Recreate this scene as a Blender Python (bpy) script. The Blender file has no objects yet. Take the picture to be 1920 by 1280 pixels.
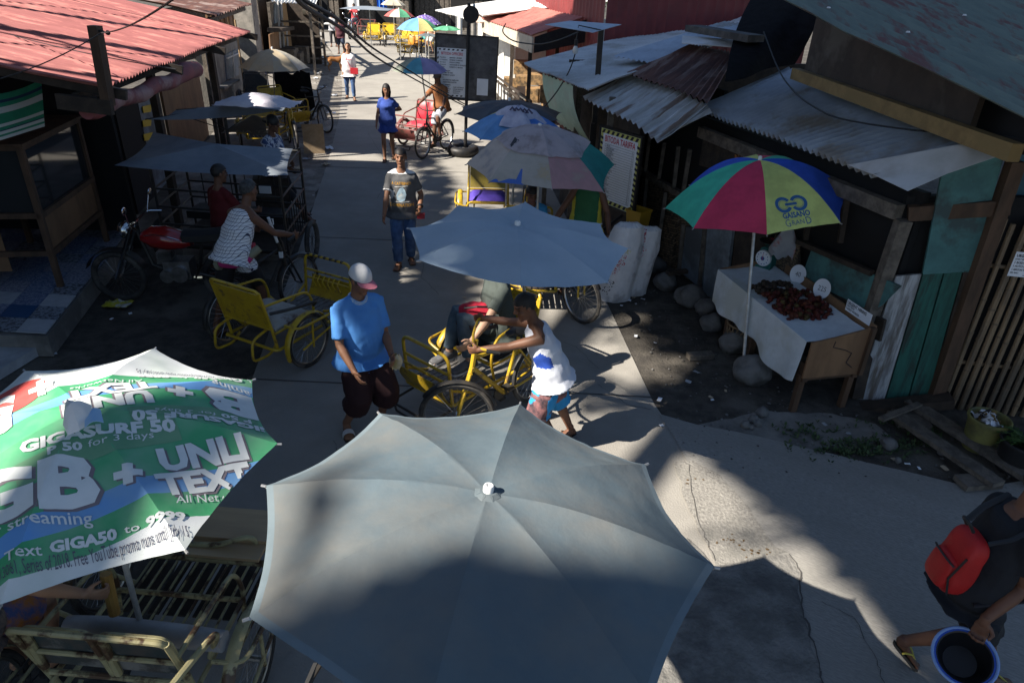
import bpy, bmesh, math, random
from mathutils import Vector as V, Matrix, noise
from mathutils.bvhtree import BVHTree
random.seed(11)
sc = bpy.context.scene
COL = sc.collection
PI = math.pi
R = math.radians
sin, cos = math.sin, math.cos

# ---------------------------------------------------------------- camera
CAMZ, PITCH, ROLL, FPX = 3.7, R(28.4), R(2.5), 1290.0
cf = V((0, cos(PITCH), -sin(PITCH)))
_r, _u = V((1, 0, 0)), V((0, sin(PITCH), cos(PITCH)))
cr = _r*cos(ROLL) + _u*sin(ROLL)
cu = -_r*sin(ROLL) + _u*cos(ROLL)
CAMP = V((0, 0, CAMZ))
def ray(px, py): return cf + cr*((px-960)/FPX) - cu*((py-640)/FPX)
def P(px, py, z=0.0):
    d = ray(px, py); return CAMP + d*((z-CAMZ)/d.z)
def PY(px, py, y):
    d = ray(px, py); return CAMP + d*(y/d.y)
def PW(px, py, a, b, off=0.0):
    """point of the ray on the vertical plane through a and b (plan), pushed off towards the camera"""
    d = ray(px, py); n = V((-(b[1]-a[1]), b[0]-a[0], 0)).normalized()
    t = n.dot(V((a[0], a[1], 0))-CAMP)/n.dot(d)
    p = CAMP + d*t
    if n.dot(CAMP-V((a[0], a[1], 0))) < 0: n = -n
    return p + n*off
def PR(px, py, c, r, zg):
    """point of the ray at distance r from c, the root nearest height zg"""
    d = ray(px, py).normalized(); oc = CAMP-c
    b = oc.dot(d); q = b*b-(oc.dot(oc)-r*r)
    if q < 0: q = 0
    s = math.sqrt(q)
    c1, c2 = CAMP+d*(-b-s), CAMP+d*(-b+s)
    return c1 if abs(c1.z-zg) < abs(c2.z-zg) else c2

# ---------------------------------------------------------------- materials
MATS = {}
def hexc(r, g, b): return (r, g, b, 1)
def mat(name, c, c2=None, scale=6.0, rough=0.8, metal=0.0, bump=0.0, bscale=None, trans=0.0, spec=0.4, stretch=None, c3=None, s3=1.5, lo=0.4, hi=0.6, coat=0.0, d3=(.52, .62), rot=0.0):
    """principled material: colour c mottled with c2 (fine noise) and c3 (large stains)"""
    if name in MATS: return MATS[name]
    m = bpy.data.materials.new(name); m.use_nodes = True
    nt = m.node_tree; N = nt.nodes; L = nt.links
    b = N['Principled BSDF']
    b.inputs['Roughness'].default_value = rough
    b.inputs['Metallic'].default_value = metal
    b.inputs['Specular IOR Level'].default_value = spec
    if coat: b.inputs['Coat Weight'].default_value = coat
    b.inputs['Base Color'].default_value = (*c[:3], 1)
    tc = N.new('ShaderNodeTexCoord'); out = tc.outputs['Object']
    if rot:
        mp = N.new('ShaderNodeMapping'); mp.inputs['Rotation'].default_value = (0, 0, rot); L.new(out, mp.inputs['Vector']); out = mp.outputs['Vector']
    if stretch:
        mp = N.new('ShaderNodeMapping'); mp.inputs['Scale'].default_value = stretch
        L.new(out, mp.inputs['Vector']); out = mp.outputs['Vector']
    col = None
    def noisefac(s, det, lo, hi):
        n = N.new('ShaderNodeTexNoise'); n.inputs['Scale'].default_value = s; n.inputs['Detail'].default_value = det
        n.inputs['Roughness'].default_value = 0.65
        L.new(out, n.inputs['Vector'])
        r = N.new('ShaderNodeMapRange'); r.inputs['From Min'].default_value = lo; r.inputs['From Max'].default_value = hi
        L.new(n.outputs['Fac'], r.inputs['Value']); return r.outputs['Result'], n.outputs['Fac']
    src = None
    if c2 is not None:
        f, _ = noisefac(scale, 6, lo, hi)
        mx = N.new('ShaderNodeMix'); mx.data_type = 'RGBA'
        mx.inputs['A'].default_value = (*c[:3], 1); mx.inputs['B'].default_value = (*c2[:3], 1)
        L.new(f, mx.inputs['Factor']); src = mx.outputs['Result']
    if c3 is not None:
        f, _ = noisefac(s3, 5, *d3)
        mx = N.new('ShaderNodeMix'); mx.data_type = 'RGBA'
        if src: L.new(src, mx.inputs['A'])
        else: mx.inputs['A'].default_value = (*c[:3], 1)
        mx.inputs['B'].default_value = (*c3[:3], 1)
        L.new(f, mx.inputs['Factor']); src = mx.outputs['Result']
    if src: L.new(src, b.inputs['Base Color'])
    if bump:
        n = N.new('ShaderNodeTexNoise'); n.inputs['Scale'].default_value = bscale or scale*4; n.inputs['Detail'].default_value = 5
        L.new(out, n.inputs['Vector'])
        bp = N.new('ShaderNodeBump'); bp.inputs['Strength'].default_value = min(1, bump); bp.inputs['Distance'].default_value = 0.02
        L.new(n.outputs['Fac'], bp.inputs['Height']); L.new(bp.outputs['Normal'], b.inputs['Normal'])
    if trans:
        t = N.new('ShaderNodeBsdfTranslucent'); t.inputs['Color'].default_value = (*c[:3], 1)
        if src: L.new(src, t.inputs['Color'])
        ms = N.new('ShaderNodeMixShader'); ms.inputs['Fac'].default_value = trans
        L.new(b.outputs['BSDF'], ms.inputs[1]); L.new(t.outputs['BSDF'], ms.inputs[2])
        L.new(ms.outputs['Shader'], N['Material Output'].inputs['Surface'])
    MATS[name] = m
    return m

# ---------------------------------------------------------------- objects
RM = {}
def tag(o, label=None, cat=None, group=None, kind=None):
    if label: o['label'] = label
    if cat: o['category'] = cat
    if group: o['group'] = group
    if kind: o['kind'] = kind
    return o
def thing(name, label, cat, loc=(0, 0, 0), rz=0.0, group=None):
    o = bpy.data.objects.new(name, None); COL.objects.link(o)
    o.empty_display_size = 0.1
    o.location = V(loc); o.rotation_euler = (0, 0, rz)
    RM[o.name] = Matrix.Translation(V(loc)) @ Matrix.Rotation(rz, 4, 'Z')
    return tag(o, label, cat, group)
def copy_tree(o, parent=None):
    c = o.copy(); COL.objects.link(c)
    if parent: c.parent = parent
    for ch in list(o.children): copy_tree(ch, c)
    return c

def frame(d, up=(0, 0, 1)):
    z = V(d).normalized(); up = V(up)
    if abs(z.dot(up)) > 0.97: up = V((0, 1, 0)) if abs(z.y) < 0.9 else V((1, 0, 0))
    x = up.cross(z).normalized(); y = z.cross(x)
    return x, y, z

class G:
    def __init__(s): s.bm = bmesh.new(); s.mi = 0
    def m(s, i): s.mi = i; return s
    def face(s, pts):
        f = s.bm.faces.new([s.bm.verts.new(V(p)) for p in pts]); f.material_index = s.mi; return f
    def _rings(s, rings, closed=True, cap=True, loop=False):
        vr = [[s.bm.verts.new(p) for p in r] for r in rings]
        n = len(vr[0]); k = len(vr)
        for i in range(k if loop else k-1):
            a, b = vr[i], vr[(i+1) % k]
            for j in range(n if closed else n-1):
                f = s.bm.faces.new((a[j], a[(j+1) % n], b[(j+1) % n], b[j])); f.material_index = s.mi
        if cap and closed and not loop:
            f = s.bm.faces.new(list(reversed(vr[0]))); f.material_index = s.mi
            f = s.bm.faces.new(vr[-1]); f.material_index = s.mi
        return vr
    def box(s, c, size, rot=None):
        c = V(c); h = V(size)*0.5
        M = rot if rot is not None else Matrix.Identity(3)
        if isinstance(M, (int, float)): M = Matrix.Rotation(M, 3, 'Z')
        q = [c + M @ V((x*h.x, y*h.y, z*h.z)) for z in (-1, 1) for x, y in ((-1, -1), (1, -1), (1, 1), (-1, 1))]
        s._rings([q[:4], q[4:]]); return s
    def bar(s, p, q, w, h=None, up=(0, 0, 1)):
        p, q = V(p), V(q); h = h or w
        x, y, z = frame(q-p, up)
        r = [(-1, -1), (1, -1), (1, 1), (-1, 1)]
        s._rings([[a + x*(i*w/2) + y*(j*h/2) for i, j in r] for a in (p, q)]); return s
    def tube(s, pts, r, n=8, cap=True, loop=False, flat=1.0, up=(0, 0, 1)):
        pts = [V(p) for p in pts]; k = len(pts)
        rr = r if isinstance(r, (list, tuple)) else [r]*k
        rings = []; px = None
        for i, p in enumerate(pts):
            if loop: d = pts[(i+1) % k]-pts[i-1]
            else: d = pts[min(i+1, k-1)]-pts[max(i-1, 0)]
            if d.length < 1e-9: d = V((0, 0, 1))
            z = d.normalized()
            if px is None: x, y, z = frame(d, up)
            else:
                x = (px - z*px.dot(z))
                if x.length < 1e-6: x, y, z = frame(d, up)
                x.normalize(); y = z.cross(x)
            px = x
            rings.append([p + x*(rr[i]*cos(2*PI*j/n)) + y*(rr[i]*flat*sin(2*PI*j/n)) for j in range(n)])
        s._rings(rings, True, cap, loop); return s
    def cyl(s, p, q, r, r2=None, n=16):
        return s.tube([p, q], [r, r if r2 is None else r2], n)
    def lathe(s, prof, M=None, n=20, cap=False):
        M = M or Matrix.Identity(4)
        s._rings([[M @ V((r*cos(2*PI*j/n), r*sin(2*PI*j/n), z)) for j in range(n)] for r, z in prof], True, cap); return s
    def ball(s, c, r, nu=12, nv=8, M=None):
        c = V(c); r = V(r) if not isinstance(r, (int, float)) else V((r, r, r))
        M = M if M is not None else Matrix.Identity(3)
        top = s.bm.verts.new(c + M @ V((0, 0, r.z))); bot = s.bm.verts.new(c - M @ V((0, 0, r.z)))
        rs = []
        for i in range(1, nv):
            a = PI*i/nv
            rs.append([s.bm.verts.new(c + M @ V((r.x*sin(a)*cos(2*PI*j/nu), r.y*sin(a)*sin(2*PI*j/nu), r.z*cos(a)))) for j in range(nu)])
        for i in range(len(rs)-1):
            for j in range(nu):
                s.bm.faces.new((rs[i][j], rs[i+1][j], rs[i+1][(j+1) % nu], rs[i][(j+1) % nu])).material_index = s.mi
        for j in range(nu):
            s.bm.faces.new((top, rs[0][j], rs[0][(j+1) % nu])).material_index = s.mi
            s.bm.faces.new((bot, rs[-1][(j+1) % nu], rs[-1][j])).material_index = s.mi
        return s
    def grid(s, f, nu, nv, t=0.0, flip=False, mi=None):
        """surface f(u,v); with t a second skin t below it and rim"""
        pt = [[V(f(i/nu, j/nv)) for j in range(nv+1)] for i in range(nu+1)]
        def skin(pt, fl):
            vs = [[s.bm.verts.new(p) for p in row] for row in pt]
            for i in range(nu):
                for j in range(nv):
                    q = (vs[i][j], vs[i+1][j], vs[i+1][j+1], vs[i][j+1])
                    fc = s.bm.faces.new(q if not fl else q[::-1]); fc.material_index = mi(i/nu, j/nv) if mi else s.mi
            return vs
        a = skin(pt, flip)
        if t:
            n = (pt[nu][0]-pt[0][0]).cross(pt[0][nv]-pt[0][0]).normalized()*(-t)
            if flip: n = -n
            b = skin([[p+n for p in row] for row in pt], not flip)
            def rim(va, vb):
                for k in range(len(va)-1):
                    s.bm.faces.new((va[k], va[k+1], vb[k+1], vb[k])).material_index = s.mi
            rim(a[0], b[0]); rim(b[nu], a[nu])
            rim([r[nv] for r in a], [r[nv] for r in b]); rim([r[0] for r in b], [r[0] for r in a])
        return s
    def prism(s, pts, h, dirv=(0, 0, 1)):
        """flat polygon pts extruded by h along dirv"""
        d = V(dirv).normalized()*h
        a = [s.bm.verts.new(V(p)) for p in pts]; b = [s.bm.verts.new(V(p)+d) for p in pts]
        n = len(a)
        s.bm.faces.new(a[::-1]).material_index = s.mi; s.bm.faces.new(b).material_index = s.mi
        for i in range(n): s.bm.faces.new((a[i], a[(i+1) % n], b[(i+1) % n], b[i])).material_index = s.mi
        return s
    def add(s, bm2, M=None, mi=None):
        mp = {}
        for v in bm2.verts: mp[v] = s.bm.verts.new(M @ v.co if M is not None else v.co)
        for f in bm2.faces:
            try: nf = s.bm.faces.new([mp[v] for v in f.verts]); nf.material_index = s.mi if mi is None else mi; nf.smooth = f.smooth
            except ValueError: pass
        return s
    def done(s, name, mats, parent=None, loc=None, world=True, smooth=35, jit=0.0, keep=False, fixn=True):
        bm = s.bm
        if fixn: bmesh.ops.recalc_face_normals(bm, faces=bm.faces)
        if jit:
            for v in bm.verts: v.co += noise.noise_vector(v.co*3.0)*jit
        M = Matrix.Identity(4)
        if parent is not None:
            r = parent
            while r.parent: r = r.parent
            if world: M = RM[r.name].inverted()
        elif loc is not None: M = Matrix.Translation(-V(loc))
        elif parent is None and len(bm.verts):
            xs = [v.co.x for v in bm.verts]; ys = [v.co.y for v in bm.verts]; zs = [v.co.z for v in bm.verts]
            loc = ((min(xs)+max(xs))/2, (min(ys)+max(ys))/2, min(zs)); M = Matrix.Translation(-V(loc))
        bm.transform(M)
        me = bpy.data.meshes.new(name); bm.to_mesh(me); bm.free()
        for mm in (mats if isinstance(mats, (list, tuple)) else [mats]): me.materials.append(mm)
        if smooth:
            for p in me.polygons: p.use_smooth = True
            me.set_sharp_from_angle(angle=R(smooth))
        o = bpy.data.objects.new(name, me); COL.objects.link(o)
        if parent is not None: o.parent = parent
        elif loc is not None: o.location = V(loc)
        return o

def arc(c, a, b, ang0, ang1, n=8):
    c, a, b = V(c), V(a), V(b)
    return [c + a*cos(ang0+(ang1-ang0)*i/n) + b*sin(ang0+(ang1-ang0)*i/n) for i in range(n+1)]
def rnd(pts, r=0.06, n=4):
    """polyline with rounded corners"""
    pts = [V(p) for p in pts]; out = [pts[0]]
    for i in range(1, len(pts)-1):
        a, b, c = pts[i-1], pts[i], pts[i+1]
        d1, d2 = (a-b), (c-b); k = min(r, d1.length*0.45, d2.length*0.45)
        p, q = b+d1.normalized()*k, b+d2.normalized()*k
        for j in range(n+1):
            t = j/n; out.append(p*(1-t)**2 + b*2*t*(1-t) + q*t*t)
    out.append(pts[-1]); return out
def sagline(a, b, sag, n=16, wob=0.0):
    a, b = V(a), V(b); o = []
    for i in range(n+1):
        t = i/n; p = a.lerp(b, t); p.z -= sag*4*t*(1-t)
        if wob: p += noise.noise_vector(p*1.7)*wob*4*t*(1-t)
        o.append(p)
    return o

# ---------------------------------------------------------------- lettering
_fc = {}
def text_bm(s, size=0.1, bold=0.0, align='CENTER', sx=1.0, fine=0.0):
    """flat letters in the xy plane, baseline at y=0"""
    cu_ = bpy.data.curves.new('t', 'FONT'); cu_.body = s; cu_.size = size; cu_.align_x = align
    cu_.offset = bold*size; cu_.resolution_u = 2
    o = bpy.data.objects.new('t', cu_); COL.objects.link(o)
    dg = bpy.context.evaluated_depsgraph_get()
    me = bpy.data.meshes.new_from_object(o.evaluated_get(dg))
    bm = bmesh.new(); bm.from_mesh(me)
    bpy.data.objects.remove(o); bpy.data.curves.remove(cu_); bpy.data.meshes.remove(me)
    for v in bm.verts: v.co.x *= sx
    if fine: refine(bm, fine)
    return bm
def refine(bm, L):
    bmesh.ops.triangulate(bm, faces=bm.faces)
    for _ in range(7):
        e = [x for x in bm.edges if x.calc_length() > L]
        if not e: break
        bmesh.ops.subdivide_edges(bm, edges=e, cuts=1)
        bmesh.ops.triangulate(bm, faces=bm.faces)
def rect_bm(x0, y0, x1, y1, fine=0.0):
    bm = bmesh.new(); bm.faces.new([bm.verts.new(p) for p in ((x0, y0, 0), (x1, y0, 0), (x1, y1, 0), (x0, y1, 0))])
    if fine: refine(bm, fine)
    return bm
def plane_M(o, x, y):
    x = V(x).normalized(); y = V(y); y = (y-x*y.dot(x)).normalized(); z = x.cross(y)
    return Matrix(((x.x, y.x, z.x, o[0]), (x.y, y.y, z.y, o[1]), (x.z, y.z, z.z, o[2]), (0, 0, 0, 1)))
def drape(bm, M, bvh, d, off=0.003):
    """press a flat bmesh (placed by M) along d onto a surface"""
    d = V(d).normalized(); bad = []
    for v in bm.verts:
        p = M @ v.co
        h = bvh.ray_cast(p-d*2.0, d)
        if h[0] is None: bad.append(v); v.co = p
        else:
            n = h[1] if h[1].dot(d) < 0 else -h[1]
            v.co = h[0] + n*off
    bmesh.ops.delete(bm, geom=bad, context='VERTS')
    return bm

def voxel(bm, size, smooth=4, keep_interior=False):
    """merge overlapping closed shells of bm into one continuous skin"""
    bmesh.ops.recalc_face_normals(bm, faces=bm.faces)
    me = bpy.data.meshes.new('v'); bm.to_mesh(me); bm.free()
    o = bpy.data.objects.new('v', me); COL.objects.link(o)
    md = o.modifiers.new('r', 'REMESH'); md.mode = 'VOXEL'; md.voxel_size = size; md.adaptivity = 0.0
    dg = bpy.context.evaluated_depsgraph_get()
    m2 = bpy.data.meshes.new_from_object(o.evaluated_get(dg))
    b2 = bmesh.new(); b2.from_mesh(m2)
    bpy.data.objects.remove(o); bpy.data.meshes.remove(me); bpy.data.meshes.remove(m2)
    for _ in range(smooth): bmesh.ops.smooth_vert(b2, verts=b2.verts, factor=0.5, use_axis_x=True, use_axis_y=True, use_axis_z=True)
    return b2
def corr(g, a, b, c, d, waves, amp=0.012, nv=6, wob=0.015, t=0.003, sagm=0.0):
    """corrugated sheet: a-b is one end of the waves, d-c the other; waves run from a-b to d-c"""
    a, b, c, d = V(a), V(b), V(c), V(d)
    n = (b-a).cross(d-a).normalized()
    if n.z < 0: n = -n
    nu = waves*6
    def f(u, v):
        p = a.lerp(b, u).lerp(d.lerp(c, u), v)
        return p + n*(amp*cos(u*waves*2*PI) + wob*noise.noise(p*0.9) + 0.3*wob*noise.noise(p*4.0)) - V((0, 0, sagm*4*v*(1-v)))
    g.grid(f, nu, nv, t)
    return g
sund0 = V((1.95, .99, -1.95)).normalized()
SKYSTR, SUNSTR, EXPO = 0.05, 5.0, 1.34
_a, _b = P(1238, 263, 2.12), P(1328, 196, 2.36)
STRK = (_b.x-_a.x, _b.y-_a.y)
# ================================================================ MATERIALS
m_conc = mat('road concrete', (.31, .29, .26), (.25, .235, .21), 3.2, .9, bump=.3, bscale=70, c3=(.215, .20, .18), s3=.55, d3=(.42, .72), lo=.3, hi=.7)
m_apron = mat('apron concrete', (.31, .295, .27), (.22, .21, .195), 9, .9, bump=.22, bscale=9, stretch=(2.5, 9, 1), c3=(.22, .21, .19), s3=.25, rot=.5, d3=(.4, .75))
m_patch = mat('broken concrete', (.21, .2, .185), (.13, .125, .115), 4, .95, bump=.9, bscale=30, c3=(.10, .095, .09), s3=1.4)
m_dirt = mat('packed dirt', (.075, .066, .055), (.042, .037, .032), 6, .95, bump=.7, bscale=40, c3=(.11, .10, .085), s3=1.1)
m_joint = mat('joint', (.07, .065, .06))
m_redroof = mat('faded red roof paint', (.36, .13, .125), (.30, .105, .10), 3, .55, bump=.05, c3=(.56, .22, .19), s3=2.2, stretch=(.5, 2.5, 1))
m_wood = mat('brown wood', (.105, .06, .036), (.06, .036, .022), 7, .75, bump=.2, stretch=(1, 1, .25))
m_oldwood = mat('weathered grey wood', (.16, .135, .11), (.08, .068, .056), 9, .85, bump=.3)
m_darkwood = mat('dark wood', (.055, .04, .03), (.03, .023, .018), 7, .8, bump=.2)
m_ply = mat('plywood', (.24, .135, .07), (.17, .095, .05), 4, .75, bump=.1, stretch=(1, 1, .35))
m_plypale = mat('pale plywood', (.42, .29, .16), (.33, .22, .12), 5, .75, stretch=(1, 1, .3))
m_galv = mat('galvanised sheet', (.46, .52, .60), (.37, .42, .50), 2.2, .5, .12, bump=.05, c3=(.30, .28, .26), s3=.9)
m_white = mat('whitewashed sheet', (.66, .66, .66), (.55, .55, .55), 2.5, .6, bump=.05, c3=(.45, .43, .4), s3=.8)
m_silver = mat('streaked sheet', (.54, .54, .54), (.38, .36, .33), 3.5, .55, .1, stretch=(.35, 4, .6), c3=(.22, .15, .11), s3=1.8, bump=.05, rot=-math.atan2(STRK[1], STRK[0]))
m_rust = mat('rust sheet', (.16, .075, .058), (.09, .045, .04), 3.0, .75, stretch=(.4, 4, .6), c3=(.27, .20, .18), s3=1.2, bump=.15, rot=-math.atan2(STRK[1], STRK[0]))
m_greenrust = mat('peeling green roof', (.15, .19, .165), (.115, .15, .135), 3.0, .7, stretch=(2.2, .25, 1), c3=(.14, .07, .065), s3=3.2, bump=.1)
m_shade = mat('interior shade black', (.012, .012, .013), rough=.9)  # near-black colour stands in for the shade inside openings
m_tarpblk = mat('black tarpaulin', (.008, .008, .009), (.012, .012, .014), 9, .95, spec=.05)
m_yellowwall = mat('yellow painted beam', (.26, .175, .07), (.19, .125, .05), 6, .8, c3=(.22, .15, .06), s3=1.6)
m_brownwall = mat('stained brown wall', (.065, .048, .038), (.045, .034, .027), 2.2, .9, c3=(.10, .085, .07), s3=.9)
m_teal = mat('teal painted board', (.075, .20, .195), (.055, .14, .14), 4, .7, c3=(.05, .08, .08), s3=1.7, bump=.1)
m_tealdk = mat('dark teal plank', (.025, .12, .095), (.02, .075, .06), 8, .7, stretch=(3, 3, .4), c3=(.03, .04, .035), s3=2, bump=.15)
m_blue = mat('blue painted wall', (.06, .16, .22), (.045, .115, .16), 4, .8, c3=(.04, .08, .1), s3=1.2)
m_whiteplank = mat('peeling white plank', (.42, .43, .44), (.2, .2, .2), 9, .8, stretch=(3, 3, .35), c3=(.12, .1, .085), s3=2.4, bump=.2)
m_bluepanel = mat('blue grey panel', (.20, .235, .27), (.14, .165, .19), 5, .7, c3=(.1, .11, .12), s3=1.3)
m_grey = mat('grey cement render', (.24, .225, .205), (.17, .16, .145), 4, .9, bump=.25, c3=(.12, .115, .105), s3=1.2)
m_column = mat('cement column', (.29, .265, .235), (.21, .195, .175), 5, .9, bump=.3, c3=(.15, .14, .125), s3=1.3)
m_bluepipe = mat('blue plastic', (.03, .07, .32), rough=.45)
m_mesh_y = mat('yellow plastic', (.62, .42, .02), rough=.5)
m_striped = mat('green awning cloth', (.03, .30, .17), (.025, .24, .14), 5, .8, trans=.2)
m_stripew = mat('white awning stripe', (.62, .66, .64), rough=.8, trans=.2)
m_striped2 = mat('navy awning stripe', (.02, .05, .10), rough=.8)
m_redtarp = mat('faded red tarp', (.30, .085, .085), (.20, .07, .075), 4, .7, c3=(.33, .2, .19), s3=2.2, bump=.15)
m_glass = mat('dark pane', (.02, .022, .024), rough=.06, spec=.6)
m_mauve = mat('maroon wall sheet', (.20, .035, .035), (.16, .03, .03), 3, .6, bump=.04)
m_pinkroof = mat('pink red roof sheet', (.42, .16, .13), (.35, .12, .10), 3, .6)
m_cream = mat('cream board', (.50, .44, .35), (.40, .35, .28), 4, .8)
m_wwall = mat('white wall', (.68, .67, .63), (.58, .57, .54), 3, .85)
m_iron = mat('black painted steel', (.018, .018, .02), (.03, .027, .025), 12, .5, .3)
m_cable = mat('black cable', (.012, .012, .013), rough=.55)
m_leafdk = mat('dark leaf', (.035, .075, .02), (.055, .11, .03), 3, .6, trans=.25)
m_tarpblue = mat('blue tarp', (.03, .16, .55), (.025, .12, .45), 2, .6)

# ================================================================ GROUND
def gz(x, y): return 0.0
g = G()
g.grid(lambda u, v: (-150+300*u, -60+300*v, -.012), 60, 60)
tag(g.done('ground', m_dirt, loc=(0, 0, -.012), fixn=False), kind='structure')

def strip(le, ri, z):
    def f(u, v):
        def at(l, v):
            k = v*(len(l)-1); i = min(int(k), len(l)-2); return V(l[i]).lerp(V(l[i+1]), k-i)
        p = at(le, v).lerp(at(ri, v), u); p.z = z; return p
    return f
roadL = [(.2, -12, 0), (-1.6, -2, 0), (-2.35, 4.3, 0), (-2.5, 5.35, 0), (-2.56, 5.7, 0), (-3.14, 9.3, 0), (-4.04, 14.5, 0), (-4.9, 19, 0), (-5.9, 23.6, 0), (-7.5, 30, 0), (-10.2, 38, 0), (-12.5, 44, 0)]
roadR = [(3.4, -12, 0), (3.2, -2, 0), (2.4, 4.3, 0), (1.5, 5.35, 0), (1.42, 5.7, 0), (1.06, 9.3, 0), (.5, 14.5, 0), (-.4, 19, 0), (-1.4, 23.6, 0), (-3.2, 30, 0), (-5.6, 38, 0), (-7.2, 44, 0)]
g = G(); g.grid(strip(roadL, roadR, 0.0), 10, 72)
g.m(1)
for k in range(1, 11):
    y = -2.4 + k*4.1
    def xl(y, l):
        for a, b in zip(l, l[1:]):
            if a[1] <= y <= b[1]: return a[0]+(b[0]-a[0])*(y-a[1])/(b[1]-a[1])
        return l[-1][0]
    a, b = xl(y, roadL), xl(y, roadR)
    n = 12; pts = [(a+(b-a)*i/n, y+.02*noise.noise((i*.7, y, 0)), .004) for i in range(n+1)]
    for p, q in zip(pts, pts[1:]): g.face([p, q, (q[0], q[1]+.018, .004), (p[0], p[1]+.018, .004)])
tag(g.done('road', [m_conc, m_joint], loc=(0, 0, 0), fixn=False), kind='structure')
# concrete apron on the right, with its broken inner patch
ap = [P(x, y) for x, y in ((1235, 776), (1310, 797), (1430, 820), (1560, 852), (1700, 886), (1790, 905), (1840, 914), (1920, 902))]
ap = [(p.x, p.y, .008) for p in ap] + [(9, 4.6, .008), (9, -5, .008), (1.6, -5, .008), (1.55, 1.5, .008), (P(1290, 870).x, P(1290, 870).y, .008)]
g = G(); bmp = g.bm; f = g.face(ap); bmesh.ops.triangulate(bmp, faces=[f]); refine(bmp, .5)
for v in bmp.verts: v.co += V((noise.noise(v.co*2.2), noise.noise(v.co*2.2+V((5, 5, 5))), 0))*.03
tag(g.done('pavement', m_apron, loc=(0, 0, .008)), kind='structure')
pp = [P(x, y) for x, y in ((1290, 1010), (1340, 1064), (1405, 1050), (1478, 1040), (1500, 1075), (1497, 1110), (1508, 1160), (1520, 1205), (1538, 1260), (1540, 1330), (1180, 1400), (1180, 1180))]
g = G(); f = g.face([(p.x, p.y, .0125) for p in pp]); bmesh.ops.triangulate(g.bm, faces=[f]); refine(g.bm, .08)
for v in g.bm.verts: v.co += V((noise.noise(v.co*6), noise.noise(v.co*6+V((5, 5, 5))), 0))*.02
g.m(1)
cr_ = [(1478, 1040), (1500, 1075), (1497, 1110), (1508, 1160), (1520, 1205), (1538, 1260), (1541, 1300)]
pts = []
for a, b in zip(cr_, cr_[1:]):
    for t in range(4):
        p = P(a[0]+(b[0]-a[0])*t/4, a[1]+(b[1]-a[1])*t/4); pts.append(V((p.x+random.uniform(-.012, .012), p.y, .0155)))
for p, q in zip(pts, pts[1:]):
    w = random.uniform(.004, .016); g.face([p, q, q+V((w, 0, 0)), p+V((w, 0, 0))])
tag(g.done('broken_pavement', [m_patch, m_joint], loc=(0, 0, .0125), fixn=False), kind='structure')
# worn aggregate strip between road and apron, with leaf stains and hairline cracks
pp = [P(x, y) for x, y in ((1262, 868), (1300, 866), (1345, 890), (1385, 930), (1425, 985), (1455, 1028), (1478, 1039), (1405, 1049), (1340, 1063), (1312, 1000), (1285, 940))]
g = G(); f = g.face([(p.x, p.y, .0115) for p in pp]); bmesh.ops.triangulate(g.bm, faces=[f]); refine(g.bm, .06)
for v in g.bm.verts: v.co += V((noise.noise(v.co*7), noise.noise(v.co*7+V((5, 5, 5))), 0))*.025
g.m(1); rq = random.Random(31)
for cx_, cy_, n in ((1368, 1018, 16), (1418, 1036, 12), (1300, 905, 5)):
    for k in range(n):
        q = P(cx_+rq.gauss(0, 14), cy_+rq.gauss(0, 5)); r_ = rq.uniform(.006, .016); a0 = rq.uniform(0, 6)
        g.face([(q.x+r_*cos(a0+a)*rq.uniform(.6, 1.2), q.y+r_*sin(a0+a)*rq.uniform(.5, 1), .0155) for a in (0, 1.2, 2.4, 3.7, 5)])
g.m(2)
def crack(pxl, z, w0=.003, w1=.009):
    pts = []
    for a, b in zip(pxl, pxl[1:]):
        for t in range(6): p = P(a[0]+(b[0]-a[0])*t/6, a[1]+(b[1]-a[1])*t/6); pts.append(V((p.x+rq.uniform(-.012, .012), p.y+rq.uniform(-.006, .006), z)))
    for p, q in zip(pts, pts[1:]):
        w = rq.uniform(w0, w1); n = V((-(q-p).y, (q-p).x, 0)).normalized()*w; g.face([p, q, q+n, p+n])
for l in ([(1290, 872), (1300, 950), (1322, 1010), (1345, 1062)], [(1540, 1130), (1600, 1160), (1640, 1240), (1660, 1290)]): crack(l, .0165, .002, .006)
for l in ([(640, 560), (690, 600), (700, 650)], [(800, 470), (790, 520), (830, 560)], [(1120, 720), (1180, 760), (1230, 770)], [(600, 900), (640, 860), (625, 820)], [(690, 250), (740, 330), (700, 380)], [(1000, 620), (1080, 650), (1130, 700)]): crack(l, .0045, .002, .006)
tag(g.done('worn_pavement', [mat('worn aggregate', (.27, .255, .23), (.17, .16, .145), 38, .95, bump=.5, bscale=45, c3=(.2, .19, .17), s3=2), mat('leaf stain', (.10, .06, .025), rough=.9), m_joint], loc=(0, 0, .0115), fixn=False), kind='structure')
g = G(); f = g.face([(-3.05, 8.2, -.004), (-4.0, 14.6, -.004), (-5.8, 23.8, -.004), (-7.4, 30, -.004), (-9.6, 36, -.004), (-12, 36, -.004), (-9.6, 28, -.004), (-8.0, 20, -.004), (-6.6, 13, -.004), (-4.6, 8.8, -.004)]); bmesh.ops.triangulate(g.bm, faces=[f]); refine(g.bm, .5)
for v in g.bm.verts: v.co += V((noise.noise(v.co*2), noise.noise(v.co*2+V((5, 5, 5))), 0))*.08
tag(g.done('verge_ground', mat('sunlit verge dirt', (.20, .18, .155), (.13, .115, .10), 5, .95, bump=.7, bscale=30, c3=(.27, .25, .22), s3=1.2), loc=(-6, 18, -.004)), kind='structure')  # verge dirt coloured paler to look sunlit
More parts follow.
